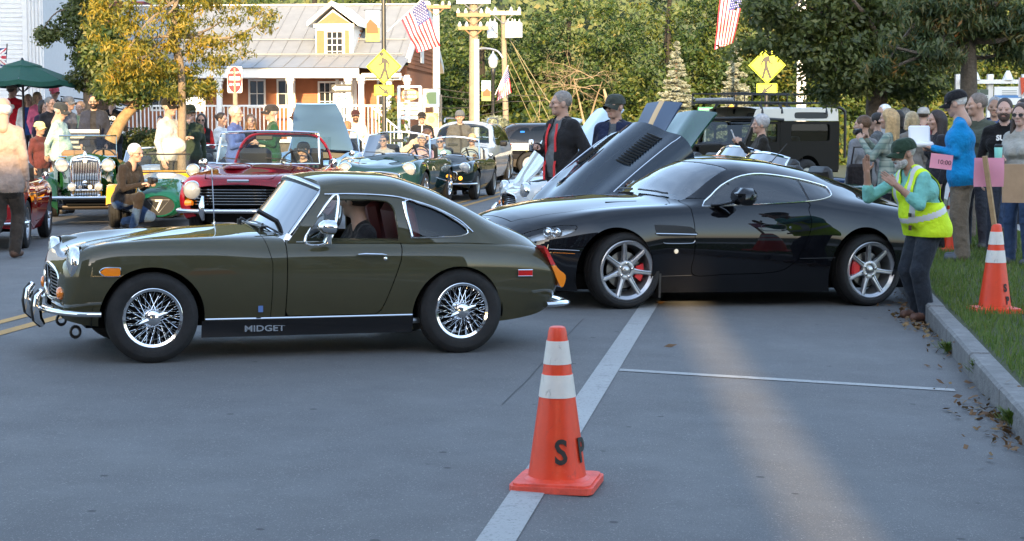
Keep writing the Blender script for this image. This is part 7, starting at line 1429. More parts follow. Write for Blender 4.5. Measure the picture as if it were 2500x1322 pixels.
t, z, s = simple('one_way_sign', 'white arrow sign with a small letter P parking board below it', 'sign', 834, 216, 46); b = plate(t, 'arrow_plate', rrect(50 * s, 19 * s, .02), BLK, 0, .006, z); plate(b, 'arrow', [(-23 * s, 0), (-14 * s, 7.5 * s), (-14 * s, 4.5 * s), (22 * s, 4.5 * s), (22 * s, -4.5 * s), (-14 * s, -4.5 * s), (-14 * s, -7.5 * s)], SIGNW, -.008, .003, z)
pz = z - 29 * s; b = plate(t, 'parking_board', rrect(42 * s, 34 * s, .02), SIGNW, 0, .006, pz); text_mesh('P', 26 * s, SIGNG, 'lettering', b, sgnM((-6 * s, -.009, pz)), .001, bold=.002); plate(b, 'arrow', [(6 * s, 4 * s), (10 * s, 8 * s), (10 * s, 5.2 * s), (17 * s, 5.2 * s), (17 * s, 2.8 * s), (10 * s, 2.8 * s), (10 * s, 0)], SIGNG, -.008, .002, pz); post(t, 0, .04, 0, z + .15)
t, z, s = simple('exit_sign', 'white EXIT board behind the slender golden tree', 'sign', 478, 255, 42); b = plate(t, 'board', rrect(46 * s, 34 * s, .01), SIGNW, 0, .02, z); text_mesh('EXIT', 16 * s, mat('sign_grey', (.2, .22, .2), .6), 'lettering', b, sgnM((0, -.022, z)), .001); post(t, -.2, .03, 0, z + .15); post(t, .2, .03, 0, z + .15)
t, z, s = simple('hanging_sign', 'oval tan shop sign with white name boards hanging below', 'sign', 1000, 232, 50); b = plate(t, 'oval_board', [(23 * s * cos(a), 14 * s * sin(a)) for a in np.linspace(0, 2 * pi, 28, endpoint=False)], mat('tan_sign', (.50, .28, .13), .6), 0, .03, z); text_mesh('STOWE', 9 * s, SIGNW, 'lettering', b, sgnM((0, -.033, z + 5 * s)), .001, bold=.001); text_mesh('LANDING', 8 * s, SIGNW, 'lettering', b, sgnM((0, -.033, z - 5 * s)), .001, bold=.001)
for k in range(4): MB().box((0, 0, z - (22 + k * 11) * s), (44 * s, .03, 8.5 * s)).build('name_board', SIGNW, t)
MB().box((0, -.018, z - 22 * s), (34 * s, .006, 4 * s)).build('gold_strip', mat('pale_gold', (.7, .55, .2), .6), t)
for x in (-26, 26): post(t, x * s, 0, 0, z + 20 * s, TRIM_W, .05)
MB().box((0, 0, z + 20 * s), (56 * s, .06, .06)).build('cross_beam', TRIM_W, t)
t, z, s = simple('board_sign', 'white framed sign with a green field on posts beside the porch', 'sign', 1053, 240, 50); b = plate(t, 'board', rrect(40 * s, 44 * s, .01), SIGNW, 0, .03, z); plate(b, 'green_field', rrect(24 * s, 28 * s, .01), mat('muted_green', (.30, .38, .16), .6), -.032, .003, z); MB().box((18 * s, .05, z - 6 * s), (16 * s, .05, 26 * s)).build('meter_box', mat('grey_box', (.42, .42, .42), .5, .3), t); post(t, 22 * s, .02, 0, z + .1, WOODP, .05); post(t, -18 * s, .02, 0, z + .1, TRIM_W, .04)
yb = plate(t, 'lower_board', rrect(34 * s, 36 * s, .01), mat('yellow_board', (.70, .60, .22), .6), 0, .02, z - 54 * s); MB().lathe([(8 * s, 0), (8 * s, .004)], (0, -.022, z - 52 * s), (0, -1, 0), 16).build('round_emblem', mat('gold_emblem', (.45, .34, .1), .5), yb)
t, z, s = simple('street_name_sign', 'small green street name sign on a grey post beside the off-roader', 'sign', 1722, 267, 47); b = plate(t, 'blade', rrect(36 * s, 10 * s, .01), SIGNG, 0, .006, z); text_mesh('8 Sunset st', 6.6 * s, SIGNW, 'lettering', b, sgnM((0, -.008, z)), .001); post(t, 0, .03, 0, z - .04)
t, z, s = simple('warning_sign', 'orange diamond road sign peeking above the off-roader bonnet', 'sign', 1786, 276, 49); plate(t, 'diamond_plate', [(0, 22 * s), (-22 * s, 0), (0, -22 * s), (22 * s, 0)], mat('sign_orange', (.80, .30, .01), .5), 0, .006, z); post(t, 0, .03, 0, z)
t, z, s = simple('frame_sign', 'white timber sign frame holding a green LAND TRUST board and a white board', 'sign', 2420, 200, 30); MB().box((0, 0, z), (150 * s, .1, 10 * s)).build('cross_beam', TRIM_W, t)
for x in (0, -78, 84): MB().box((x * s, .08, z / 2 + .03), (.10, .09, z + .2)).build('post', TRIM_W, t)
b = MB().box((-36 * s, 0, z - 38 * s), (58 * s, .03, 40 * s)).build('land_trust_board', mat('sage_board', (.075, .10, .075), .6), t); text_mesh('LAND TRUST', 9.5 * s, SIGNW, 'lettering', b, sgnM((-34 * s, -.018, z - 36 * s)), .001, bold=.001); text_mesh('STOWE', 8 * s, mat('sage_text', (.22, .3, .2), .6), 'lettering', b, sgnM((-40 * s, -.018, z - 24 * s)), .001)
b = MB().box((40 * s, 0, z - 34 * s), (64 * s, .03, 44 * s)).build('white_board', SIGNW, t); MB().box((40 * s, -.018, z - 36 * s), (64 * s, .006, 6 * s)).build('blue_band', mat('band_blue', (.1, .25, .5), .6), b)
for k in range(3): MB().box((44 * s, -.018, z - (22 + k * 5) * s), (36 * s, .006, 1.5 * s)).build('text_line', mat('sign_grey', (.2, .22, .2), .6), b)
for x in (-40, 40): MB().lathe([(.10, 0), (.06, .1), (.03, .16)], (x * s, 0, z + .03), (0, 0, 1), 12).build('sign_lamp', TRIM_W, t)
# ------------------------------------------------------------------ utility poles, wires, street lamp
def upole(label, px, ytop, Y, r, lean=0.0, m=WOODP, arms=()):
    p = at(px, 330, Y); z1 = at(px, ytop, Y)[2]; t = thing('utility_pole', label, 'pole', (p[0], Y, -.1)); MB().tube([(0, 0, 0), (lean * .5, 0, z1 / 2), (lean, 0, z1 + .1)], [r * 1.15, r, r * .85], 12).build('pole', m, t)
    for ya, w, mm in arms:
        z = at(px, ya, Y)[2] + .1; x = lean * z / z1; q = MB().box((x, -r - .03, z), (w, .1, .11)).build('crossarm', mm, t)
        for sx in (-1, 1): MB().tube([(x + sx * w * .34, -r - .05, z), (x, -r - .02, z - w * .3)], .016, 4).build('brace', mm, q)
        for k in np.linspace(-.46, .46, 5):
            if abs(k) > .1: MB().lathe([(.05, 0), (.06, .04), (.035, .09), (.02, .14)], (x + k * w, -r - .03, z + .05), (0, 0, 1), 8).build('insulator', mat('porcelain', (.7, .7, .68), .2), q)
    return t, z1
ARMW = mat('weathered_arm', (.40, .22, .12), .85, var=.2)
t, _ = upole('tall yellowish utility pole with three crossarms beside the white pole', 1157, -60, 52, .14, 0, WOODP, ((6, 1.0, GALV), (38, 1.0, ARMW), (70, .9, ARMW)))
t, z = upole('slightly leaning utility pole carrying grey transformers', 1238, 28, 55, .09, -.12, WOODP, ((33, 1.1, GALV),))
for x, h in ((-.36, .46), (.20, .46), (.42, .44)):
    zt = at(1230, 76, 55)[2] + .1; c = MB().lathe([(.02, -h / 2 - .02), (.17, -h / 2), (.17, h / 2), (.12, h / 2 + .04), (.02, h / 2 + .06)], (x - .1, -.22, zt), (0, 0, 1), 16).build('transformer', mat('transformer_grey', (.62, .63, .63), .5, var=.05), t, 50)
    for q in (-.07, .07): MB().lathe([(.025, 0), (.03, .05), (.015, .14)], (x - .1 + q, -.22, zt + h / 2), (0, 0, 1), 8).build('bushing', MATS['porcelain'], c)
upole('utility pole with a wooden crossarm standing behind the corner of the shop', 1066, 12, 60, .13, 0, TRIM_W, ((18, 1.0, ARMW),))
p = at(1164, 330, 51); t = thing('street_light', 'slim white pole with a curved lamp arm reaching right', 'street light', (p[0], 51, -.1)); z1 = at(1164, 88, 51)[2]; MB().tube([(0, 0, 0), (0, 0, z1)], [.085, .075], 12).build('pole', TRIM_W, t)
MB().tube(crom([(0, 0, at(1, 113, 51)[2]), (.25, -.2, at(1, 111, 51)[2]), (.6, -.5, at(1, 118, 51)[2]), (.78, -.6, at(1, 136, 51)[2])], 5), .03, 8).build('lamp_arm', GALV, t)
for px, lb in ((1948, 'left one of the paired white poles behind the off-roader'), (1960, 'right one of the paired white poles behind the off-roader')): p = at(px, 330, 60); t = thing('white_pole', lb, 'pole', (p[0], 60, -.1)); MB().tube([(0, 0, 0), (0, 0, 7.5)], .07 if px < 1955 else .10, 12).build('pole', TRIM_W, t)
p = at(1204, 330, 46); t = thing('street_lamp', 'black street lamp with a frosted globe, a banner and a hanging flower basket', 'street lamp', (p[0], 46, -.1)); s = 46 / F_; zl = at(1204, 165, 46)[2] + .1
MB().lathe([(.12, 0), (.11, .3), (.06, .45), (.045, .9), (.04, zl - .2), (.07, zl - .1), (.05, zl - .03)], (0, 0, 0), (0, 0, 1), 14).build('post', POLE, t, 40); g = MB().lathe([(.05, 0), (.10, .05), (.125, .16), (.12, .24)], (0, 0, zl - .03), (0, 0, 1), 16).build('globe', mat('frosted_globe', (.6, .6, .55), .3), t, 60); MB().lathe([(.14, .23), (.125, .27), (.07, .36), (.03, .40), (.015, .46)], (0, 0, zl - .03), (0, 0, 1), 16).build('cap', GALV, t, 50)
z0, z1 = at(1, 247, 46)[2] + .1, at(1, 197, 46)[2] + .1; b = plate(t, 'banner', [(-.31, z0), (-.06, z0), (-.06, z1), (-.31, z1)], BANN, 0, .006); plate(b, 'banner_sky', [(-.31, z0 + .26), (-.06, z0 + .26), (-.06, z1), (-.31, z1)], MATS['banner_sky'], -.007, .002); plate(b, 'banner_barn', [(-.28, z0 + .12), (-.08, z0 + .12), (-.08, z0 + .25), (-.16, z0 + .33), (-.28, z0 + .22)], MATS['banner_barn'], -.010, .002)
n = 1300; v = rng.normal(0, 1, (n, 3)); v /= np.linalg.norm(v, axis=1)[:, None]; v *= [.34, .3, .17]; zb = at(1, 300, 46)[2]; h = thing('flower_basket', 'round silvery green flower basket hanging on the street lamp', 'flower basket', (p[0] + .05, 45.9, zb)); a = rng.normal(0, 1, (n, 3)); quads('foliage', v * rng.uniform(.7, 1.05, n)[:, None], a * .03, np.cross(a, v) * .05, leafmat('silver_foliage', [(.16, .19, .12), (.24, .27, .19), (.34, .36, .27)], .2), h, attr=rng.random(n)); MB().lathe([(.2, 0), (.05, -.12)], (0, 0, -.06), (0, 0, 1), 12).build('pot', POLE, h)
WIRE = mat('wire', (.05, .045, .04), .6); GUY = mat('guy_wire', (.42, .36, .2), .5, .2)
def wire(label, a, b, sag=.15, r=.011, m=WIRE, name='cable', group='cables between the poles'):
    P_ = [np.array(a) + (np.array(b) - np.array(a)) * q - np.array([0, 0, sag * 4 * q * (1 - q)]) for q in np.linspace(0, 1, 12)]; tag(MB().tube(P_, r, 5).build(name, m), label, 'cable', group)
for i, (ya, xb, yb) in enumerate(((215, 1330, 232), (232, 1330, 246), (262, 1230, 248), (284, 1240, 268))): wire(['topmost of the dark cables crossing left of the street lamp', 'second dark cable crossing behind the street lamp', 'third dark cable sloping behind the hanging banner', 'lowest dark cable above the parked silver car'][i], at(1060, ya, 52.5), at(xb, yb, 52.5), .1)
for i, (xa, ya, xb, yb) in enumerate(((1240, 85, 1345, 300), (1238, 130, 1320, 300), (1243, 95, 1372, 300), (1238, 160, 1300, 300))): wire(['yellow guy wire, outermost but one at the leaning pole', 'yellow guy wire, second from the leaning pole foot', 'yellow guy wire reaching farthest right of the leaning pole', 'shortest yellow guy wire nearest the leaning pole'][i], at(xa, ya, 55), at(xb, yb, 56.5), 0, .012, GUY, 'guy_wire', 'guy wires of the leaning pole')
wire('thin service cable slanting down from the tallest utility pole', at(1160, 10, 52), at(1215, 85, 54.8), .05)
# ------------------------------------------------------------------ flags
FR, FW, FB = mat('flag_red', (.50, .035, .06), .8), mat('flag_white', (.74, .72, .70), .8), mat('flag_blue', (.05, .06, .20), .8)
def flag(label, Y, ht, hb, ft, fb, pole=None, stars=True, wave=.05, group='stars and stripes flags'):
    A, B, D, E = [at(*q, Y) for q in (ht, hb, ft, fb)]; nu, nv = 24, 13; o = A; V = []; rip = lambda u, v: wave * sin(u * 7 + v * 2.2) * u + wave * .5 * sin(u * 13 - v * 3) * u
    pt = lambda u, v: (A * (1 - u) + D * u) * (1 - v) + (B * (1 - u) + E * u) * v + np.array([.25 * rip(u, v), rip(u, v) * 2.2, 0]) - o
    for i in range(nu + 1): V += [pt(i / nu, j / nv) for j in range(nv + 1)]
    Fs, mi = [], []
    for i in range(nu):
        for j in range(nv): Fs.append((i * 14 + j, i * 14 + j + 1, (i + 1) * 14 + j + 1, (i + 1) * 14 + j)); mi.append(2 if (i < nu * .4 and j < 7) else (0 if j % 2 == 0 else 1))
    t = thing('flag', label, 'flag', o, 0, group); link('cloth', V, Fs, [FR, FW, FB], t, 180, mi)
    if stars:
        m = MB(); r = .026
        for i in range(9):
            for j in range(6 if i % 2 == 0 else 5):
                u = .4 * (i + .7) / 9.4; v = (7 / 13) * ((j + .6 + (0 if i % 2 == 0 else .5)) / 6.2); c = pt(u, v); du = pt(u + .01, v) - c; dv = pt(u, v + .01) - c; du /= np.linalg.norm(du); dv /= np.linalg.norm(dv); L = np.linalg.norm(A - B)
                m.add([c + [0, -.012, 0] + L * r * (q * (cos(a) * du + sin(a) * dv)) for a, q in [(k * pi / 5 - pi / 2, 1 if k % 2 == 0 else .45) for k in range(10)]], [tuple(range(10))])
        q = m.build('stars', FW, t, 0); q['kind'] = 'stuff'
    if pole: a, b = [at(*k, Y) - o for k in pole]; MB().tube([a, b], .014, 6).build('staff', TRIM_W, t)
    return t
flag('large stars and stripes flag hanging beside the left crosswalk sign', 43, (1034, -3), (980, 50), (1074, 112), (1018, 129), ((945, 78), (1040, -10)))
flag('small stars and stripes flag on the leaning utility pole', 50, (1240, 166), (1221, 200), (1249, 226), (1212, 248), ((1209, 232), (1241, 160)), wave=.03)
flag('stars and stripes flag hanging limp above the bank between two spruces', 46, (1822, -40), (1760, -30), (1790, 105), (1744, 122), None, wave=.09)
flag('crumpled stars and stripes flag half hidden under the maple at the right', 33, (2252, 208), (2238, 212), (2258, 255), (2240, 262), None, stars=False, wave=.05)
def union(label, px0, py0, px1, py1, Y):
    a, b = at(px0, py0, Y), at(px1, py1, Y); w, h = b[0] - a[0], a[2] - b[2]; t = thing('flag', label, 'flag', (a[0], Y, b[2]), 0, 'union flags'); f = lambda p, q, e: (p * w, -.03 * sin(p * 6) - e, q * h)
    def poly(nm, m, pts, e): MB().prism(pts, lambda p, q, k: f(p, q, e + k), .002).build(nm, m, t)
    poly('cloth', mat('flag_navy', (.02, .03, .16), .8), [(0, 0), (.33, 0), (.66, 0), (1, 0), (1, 1), (.66, 1), (.33, 1), (0, 1)], 0)
    for q in ([(0, 0), (.2, 0), (1, .8), (1, 1), (.8, 1), (0, .2)], [(0, 1), (0, .8), (.8, 0), (1, 0), (1, .2), (.2, 1)]): poly('saltire', FW, q, .003)
    for q in ([(0, 0), (.08, 0), (1, .92), (1, 1), (.92, 1), (0, .08)], [(0, 1), (0, .92), (.92, 0), (1, 0), (1, .08), (.08, 1)]): poly('red_saltire', FR, q, .006)
    for q in ([(.35, 0), (.65, 0), (.65, 1), (.35, 1)], [(0, .33), (1, .33), (1, .67), (0, .67)]): poly('white_cross', FW, q, .009)
    for q in ([(.42, 0), (.58, 0), (.58, 1), (.42, 1)], [(0, .42), (1, .42), (1, .58), (0, .58)]): poly('red_cross', FR, q, .012)
    MB().tube([(.9 * w, .02, -.1), (1.05 * w, .02, h * 1.25)], .014, 6).build('staff', POLE, t)
union('red white and blue crossed flag at the far left above the green umbrella', -30, 118, 16, 163, 37); union('red white and blue crossed flag below the green umbrella canopy', -20, 185, 20, 212, 40)
p = at(2493, 190, 27); t = thing('banner_flag', 'red, white and blue banner at the right edge above the crowd', 'flag', p); MB().grid(np.array([[(a * .30, .03 * sin(a * 5), -b * .30) for b in (0, .5, 1)] for a in np.linspace(-.15, 1, 5)])).build('cloth', FW, t, 0); MB().add([(-.03, -.05, .0), (.07, -.05, 0), (.07, -.05, -.16), (.0, -.05, -.28)], [(0, 1, 2, 3)]).build('red_field', mat('flag_orange_red', (.6, .09, .04), .8), t, 0); MB().add([(.10, -.05, -.10), (.3, -.05, -.10), (.3, -.05, -.28), (.05, -.05, -.24)], [(0, 1, 2, 3)]).build('blue_field', MATS['flag_navy'], t, 0)
# ------------------------------------------------------------------ umbrella, railing, cones
def umbrella():
    Y = 36.0; p = at(58, 300, Y); t = thing('patio_umbrella', 'dark green patio umbrella over the crowd at the left edge', 'umbrella', (p[0], Y, .3)); g = mat('green_canvas', (.006, .065, .045), .8, var=.1, bump=.3); za, ze, R_ = at(58, 150, Y)[2] - .3, at(58, 197, Y)[2] - .3, 1.12; A = []
    MB().tube([(0, 0, 0), (0, 0, za)], .025, 8).build('pole', POLE, t); MB().lathe([(.02, 0), (.035, .03), (.015, .07)], (0, 0, za), (0, 0, 1), 8).build('finial', POLE, t)
    for k in range(8):
        a0, a1 = 2 * pi * k / 8 + .2, 2 * pi * (k + 1) / 8 + .2; S = [[(R_ * r * cos(a), R_ * r * sin(a), za + (ze - za) * (r ** 1.15) - .05 * sin((a - a0) / (a1 - a0) * pi) * r) for a in np.linspace(a0, a1, 5)] for r in (.02, .35, .36, .7, 1.0)]; S = np.array(S); S[0:2, :, 2] += .03
        MB().grid(S, flip=True).grid(np.array([S[-1], S[-1] - [0, 0, .10]]), flip=True).build('canopy_panel', g, t, 30); MB().tube([(0, 0, za - .05), (R_ * cos(a0), R_ * sin(a0), ze)], .01, 5).build('rib', POLE, t); MB().tube([(0, 0, ze - .25), (R_ * .5 * cos(a0), R_ * .5 * sin(a0), (za + ze) / 2 - .02)], .008, 5).build('strut', POLE, t)
umbrella()
Y = 39; t = thing('handrail', 'black metal handrail sloping behind the crowd at the left', 'railing', (0, 0, 0))
for z in (0, -.10, -.5): MB().tube([at(20, 232, Y) + [0, 0, z], at(62, 236, Y) + [0, 0, z], at(95, 262, Y) + [0, 0, z]], .018, 6).build('rail', POLE, t); MB().tube([at(148, 236, Y) + [0, 0, z], at(340, 262, Y) + [0, 0, z]], .018, 6).build('rail', POLE, t)
for px in (22, 62, 150, 215, 280, 338): q = at(px, 240, Y); MB().tube([(q[0], Y, 0), (q[0], Y, q[2])], .018, 6).build('post', POLE, t)
def scuffed(col, dark, amt):
    def f(t, p):
        co = N(t, 'ShaderNodeTexCoord').outputs['Object']; c = cmix(t, ramp(t, noise(t, 7, 5, .7, co), .3, .7), tuple(k * .86 for k in col), col); mp = N(t, 'ShaderNodeMapping'); mp.inputs['Scale'].default_value = (1, 1, .35); t.links.new(co, mp.inputs[0])
        c = cmix(t, ramp(t, noise(t, 16, 8, .8, mp.outputs[0], 1.5), .57, .70, 0, amt), c, dark); c = cmix(t, ramp(t, noise(t, 5, 6, .75, co), .60, .72, 0, amt * .5), c, tuple(min(1, k + .12) for k in col)); t.links.new(c, p.inputs['Base Color']); p.inputs['Roughness'].default_value = .42
    return f
ORANGE = mixmat('cone_orange', scuffed((.74, .052, .012), (.32, .045, .03), .75)); CREFL = mixmat('cone_reflective', scuffed((.66, .63, .58), (.16, .155, .15), .8))
def cone(label, p, Hc=.71, rot=0, txt=None, w=.37, lean=0, dirty=True):
    t = thing('traffic_cone', label, 'traffic cone', p, rot, 'orange traffic cones'); k = Hc / .71; r = lambda z: (.135 - .098 * z / .71) if z > .035 else .14
    b = MB(); V = rrect(w / k, w / k, .04); b.prism(V, lambda a, c, h: (a, c, h), .028).prism([(a * .93, c * .93) for a, c in V], lambda a, c, h: (a, c, .028 + h), .010).build('base', mat('cone_base', (.72, .085, .05), .6, var=.2, vscale=10, bump=.3) if dirty else ORANGE, t, 30, np.diag([k, k, k, 1]))
    c = MB(); zs = [.036, .05, .40, .401, .50, .501, .545, .546, .648, .649, .69, .706, .71]; P_ = [(r(z) + (.003 if .40 < z < .5005 or .5455 < z < .6485 else 0), z) for z in zs]; P_[0] = (.152, .036); P_[-2] = (.034, .706); P_[-1] = (.024, .71); c.lathe(P_, n=40, m=[0, 0, 0, 1, 0, 0, 0, 1, 0, 0, 0, 0]).build('cone_body', [ORANGE, CREFL], t, 40, np.diag([k, k, k, 1]))
    if txt:
        for s_, a0, z, sz in txt:
            for i, ch in enumerate(s_):
                a = a0 + i * .115 / (r(z)); q = np.array([(r(z) + .004) * cos(a), (r(z) + .004) * sin(a), z]) * k; text_mesh(ch, sz * k, mat('stencil_black', (.02, .018, .016), .7), 'stencil', t, frame_m(q, (-sin(a), cos(a), 0), (-.137 * cos(a), -.137 * sin(a), 1)), .0015, bold=.0035 * k, sx=.85)
    return t
p = G(1360, 1186); cone('scuffed orange cone with two pale bands standing on the white line up front', p + [0, 0, 0], .71, RAD(-12), (('SP', -pi / 2 + .12 + RAD(12), .165, .15),), .37)
p2 = G(2428, 762); cone('clean orange cone on the grass with a wooden stake stuck in its top', p2, .72, RAD(5), (('SI', -pi / 2 + .42, .20, .085), ('PO', -pi / 2 + .55, .10, .085)), .37, dirty=False)
cone('small striped cone standing beside the dark off-roader', np.array([at(2068, 440, 30)[0], 30, -.1]), .70); cone('orange cone on the lawn half hidden behind the man in the vest', np.array([*G(2322, 612)[:2], .01]), .71)
st = thing('paper_sign', 'pink paper sheet on a wooden stake rising from the clean cone', 'sign', p2); z = .71; a = np.array((-.01, 0, .66)); b = np.array((-.115, -.02, 1.27)); d = (b - a); MB().tube([a, b], .024, 4).build('stake', mat('stake_wood', (.34, .22, .11), .8, var=.2, vscale=20), st, 0)
MB().grid(np.array([[(-.06 + u * .25 - .17 + .02, .035 + .008 * sin(v * 5 + u * 2), 1.02 + v * .235) for v in np.linspace(0, 1, 5)] for u in np.linspace(.10, 1.08, 6)])).build('sheet', mat('pink_paper', (.66, .27, .36), .8, var=.05), st, 60)
# ================================================================== LAYOUT
midget, MM = build_midget(); build_gt(); red, RM = build_red(); build_td(); build_seven(); build_offroader(); build_tilt()
RD = RAD(81.6); W1 = lambda: wheel_disc(.285, .175, .155); WW = lambda: wheel_wire(.285, .18, .15, (CHROME, CHROME), 30, 14)
healey = roadster('roadster', 'dark teal green open roadster with wire wheels driving toward the camera, two men aboard', pose((1089, 494), RD, half=.6, scale=1.14, off=2.03), paint('teal_black_paint', (.010, .034, .036), .3), WW(), bars=10, bumper=False, wsh=1.1)
HM_ = np.array(healey.matrix_world)
sprid = roadster('roadster', 'dark green open roadster with one lit headlamp following the teal roadster', pose((1158, 488), RD, half=.6, scale=1.02), paint('midnight_green_paint', (.008, .016, .014), .3), wheel_disc(.285, .165, .165, STEEL, STEEL), lit=True, wsh=1.15); SM = np.array(sprid.matrix_world)
roadster('roadster', 'black open roadster last in the moving line, beside the police car', pose((1216, 441), RD, half=.6, scale=1.0), paint('roadster_black_paint', (.006, .007, .009), .3), W1())
def jack(t, p):
    co = N(t, 'ShaderNodeTexCoord').outputs['Object']; s = N(t, 'ShaderNodeSeparateXYZ'); t.links.new(co, s.inputs[0]); m = N(t, 'ShaderNodeMath', operation='ABSOLUTE'); t.links.new(s.outputs[1], m.inputs[0])
    x = N(t, 'ShaderNodeMath', operation='SUBTRACT'); x.inputs[1].default_value = .15; t.links.new(s.outputs[0], x.inputs[0]); ax = N(t, 'ShaderNodeMath', operation='ABSOLUTE'); t.links.new(x.outputs[0], ax.inputs[0])
    d = N(t, 'ShaderNodeMath', operation='MULTIPLY'); d.inputs[1].default_value = .75; t.links.new(ax.outputs[0], d.inputs[0]); e = N(t, 'ShaderNodeMath', operation='SUBTRACT'); t.links.new(m.outputs[0], e.inputs[0]); t.links.new(d.outputs[0], e.inputs[1]); f = N(t, 'ShaderNodeMath', operation='ABSOLUTE'); t.links.new(e.outputs[0], f.inputs[0])
    mn = N(t, 'ShaderNodeMath', operation='MINIMUM'); t.links.new(m.outputs[0], mn.inputs[0]); t.links.new(ax.outputs[0], mn.inputs[1]); mf = N(t, 'ShaderNodeMath', operation='MINIMUM'); t.links.new(mn.outputs[0], mf.inputs[0]); t.links.new(f.outputs[0], mf.inputs[1])
    c = cmix(t, ramp(t, mf.outputs[0], .085, .08), (.02, .04, .16), (.72, .72, .70)); c = cmix(t, ramp(t, mf.outputs[0], .048, .043), c, (.45, .015, .03)); t.links.new(c, p.inputs['Base Color']); p.inputs['Roughness'].default_value = .3; p.inputs['Coat Weight'].default_value = 1
roadster('roadster', 'dark blue open roadster with a red and white crossed flag painted on its bonnet', pose((572, 514), RAD(88), half=.6, scale=1.02), paint('flag_car_blue_paint', (.012, .025, .09), .3), W1(), bonnet_m=mixmat('flag_bonnet', jack))
roadster('roadster', 'white open roadster with a black framed windscreen behind the crouching photographer', pose((448, 520), RAD(96), half=.6, scale=1.0), MATS['white_car_paint'], W1())
rk = roadster('roadster', 'white roadster with a slatted luggage rack on its raised boot lid', mat4((*at(232, 300, 35.5)[:2], -.04), RAD(-83), 1.05), paint('cream_car_paint', (.62, .61, .56), .35), W1(), ws=False)
A = np.array([(2.15, -.42, .84), (2.15, .42, .84), (2.62, .40, 1.36), (2.62, -.40, 1.36)]); A = A + np.array([0, 0, 0]); MB().add(np.concatenate([A, A + [-.03, 0, .03]]), [(0, 1, 2, 3), (7, 6, 5, 4), (0, 4, 5, 1), (1, 5, 6, 2), (2, 6, 7, 3), (3, 7, 4, 0)]).build('boot_lid', MATS['white_car_paint'], rk)
for q in np.linspace(.05, .95, 6): a, b = A[0] + (A[3] - A[0]) * q, A[1] + (A[2] - A[1]) * q; MB().tube([a + [.05, 0, -.02], b + [.05, 0, -.02]], .012, 5).build('rack_slat', BLACK, rk)
for k in (0, 1): MB().tube([A[k] + [.05, 0, -.02], A[3 - k] + [.05, 0, -.02], A[3 - k] + [.1, 0, .10]], .016, 5).build('rack_rail', BLACK, rk)
q = at(65, 300, 19.4); roadster('roadster', 'red roadster at the far left edge with only one front wheel in view', mat4((q[0] - 1.35, 21.6, -.02), RAD(98), 1.05), paint('bright_red_paint', (.30, .01, .012), .3), wheel_wire(.30, .19, .14, (STEEL, STEEL), 30, 14)); LB = mat('light_blue_paint', (.17, .33, .60), .5, coat=.3)
roadster('roadster', 'light blue roadster with its bonnet raised toward the camera', mat4((*at(775, 300, 33.6)[:2], -.02), RAD(90), 1.28), LB, W1(), open_bonnet=RAD(45), hinge='rear', under=mat('light_blue_primer', (.14, .28, .52), .6))
roadster('roadster', 'dark green roadster with its green bonnet tipped open next to the fastback', mat4((2.15, 21.6, -.06), RAD(22), 1.08), paint('racing_green_paint', (.010, .05, .03), .3), W1(), open_bonnet=RAD(50), under=mat('green_primer', (.03, .15, .10), .5))
roadster('roadster', 'navy roadster with its yellow striped bonnet tipped open', mat4((2.1, 24.2, -.06), RAD(22), 1.12), paint('navy_paint', (.014, .035, .085), .35), W1(), open_bonnet=RAD(58), bonnet_m=mixmat('striped_bonnet', lambda t, p: (lambda s: (t.links.new(N(t, 'ShaderNodeTexCoord').outputs['Object'], s.inputs[0]), t.links.new(cmix(t, (lambda m: (t.links.new(s.outputs[1], m.inputs[0]), ramp(t, m.outputs[0], .075, .07))[1])(N(t, 'ShaderNodeMath', operation='ABSOLUTE')), (.014, .035, .085), (.55, .33, .12)), p.inputs['Base Color']), setattr(p.inputs['Roughness'], 'default_value', .4)))(N(t, 'ShaderNodeSeparateXYZ'))))
roadster('roadster', 'pale blue roadster with its bonnet open behind the navy one', mat4((1.25, 26.6, -.04), RAD(20), 1.15), paint('pale_blue_paint', (.36, .46, .56), .4), W1(), open_bonnet=RAD(46), under=mat('pale_primer', (.4, .46, .5), .5))
roadster('roadster', 'whitish roadster with its bonnet open behind the navy capped man', mat4((.55, 24.0, -.02), RAD(16), 1.05), paint('off_white_paint', (.50, .54, .56), .4), W1(), open_bonnet=RAD(44), under=MATS['pale_primer'])
suv('family_car', 'silver family car with roof rails facing the camera behind the man in the flat cap', mat4((*at(1118, 300, 41.5)[:2], .0), RAD(82), .95), paint('silver_paint', (.42, .44, .45), .35, .5))
pc = G(1292, 428); a = RAD(188); e = np.array([cos(a), sin(a)]); n_ = np.array([-sin(a), cos(a)]); s_ = .93; o = pc[:2] - n_ * .80 * s_ - e * 2.75 * s_
suv('police_car', 'black police car with pale stripes and a small blue light, seen from its rear side', mat4((o[0], o[1], .0), a, s_), paint('police_black_paint', (.012, .012, .014), .3), stripes=True, rails=False, lower=mat('dusty_cladding', (.05, .042, .034), .8))
# terrace for the crowd at the left
x0, x1 = at(-60, 300, 36)[0], at(340, 300, 36)[0]
struct('terrace', MB().box(((x0 + x1) / 2, 37.6, .2), (x1 - x0, 4.2, .6), bevel=.02).box(((x0 + x1) / 2, 33.9, .05), (x1 - x0, 3.2, .4), bevel=.02), CONC)
ter = lambda Y: .50 if Y > 35.5 else (.25 if Y > 32.3 else -.043)
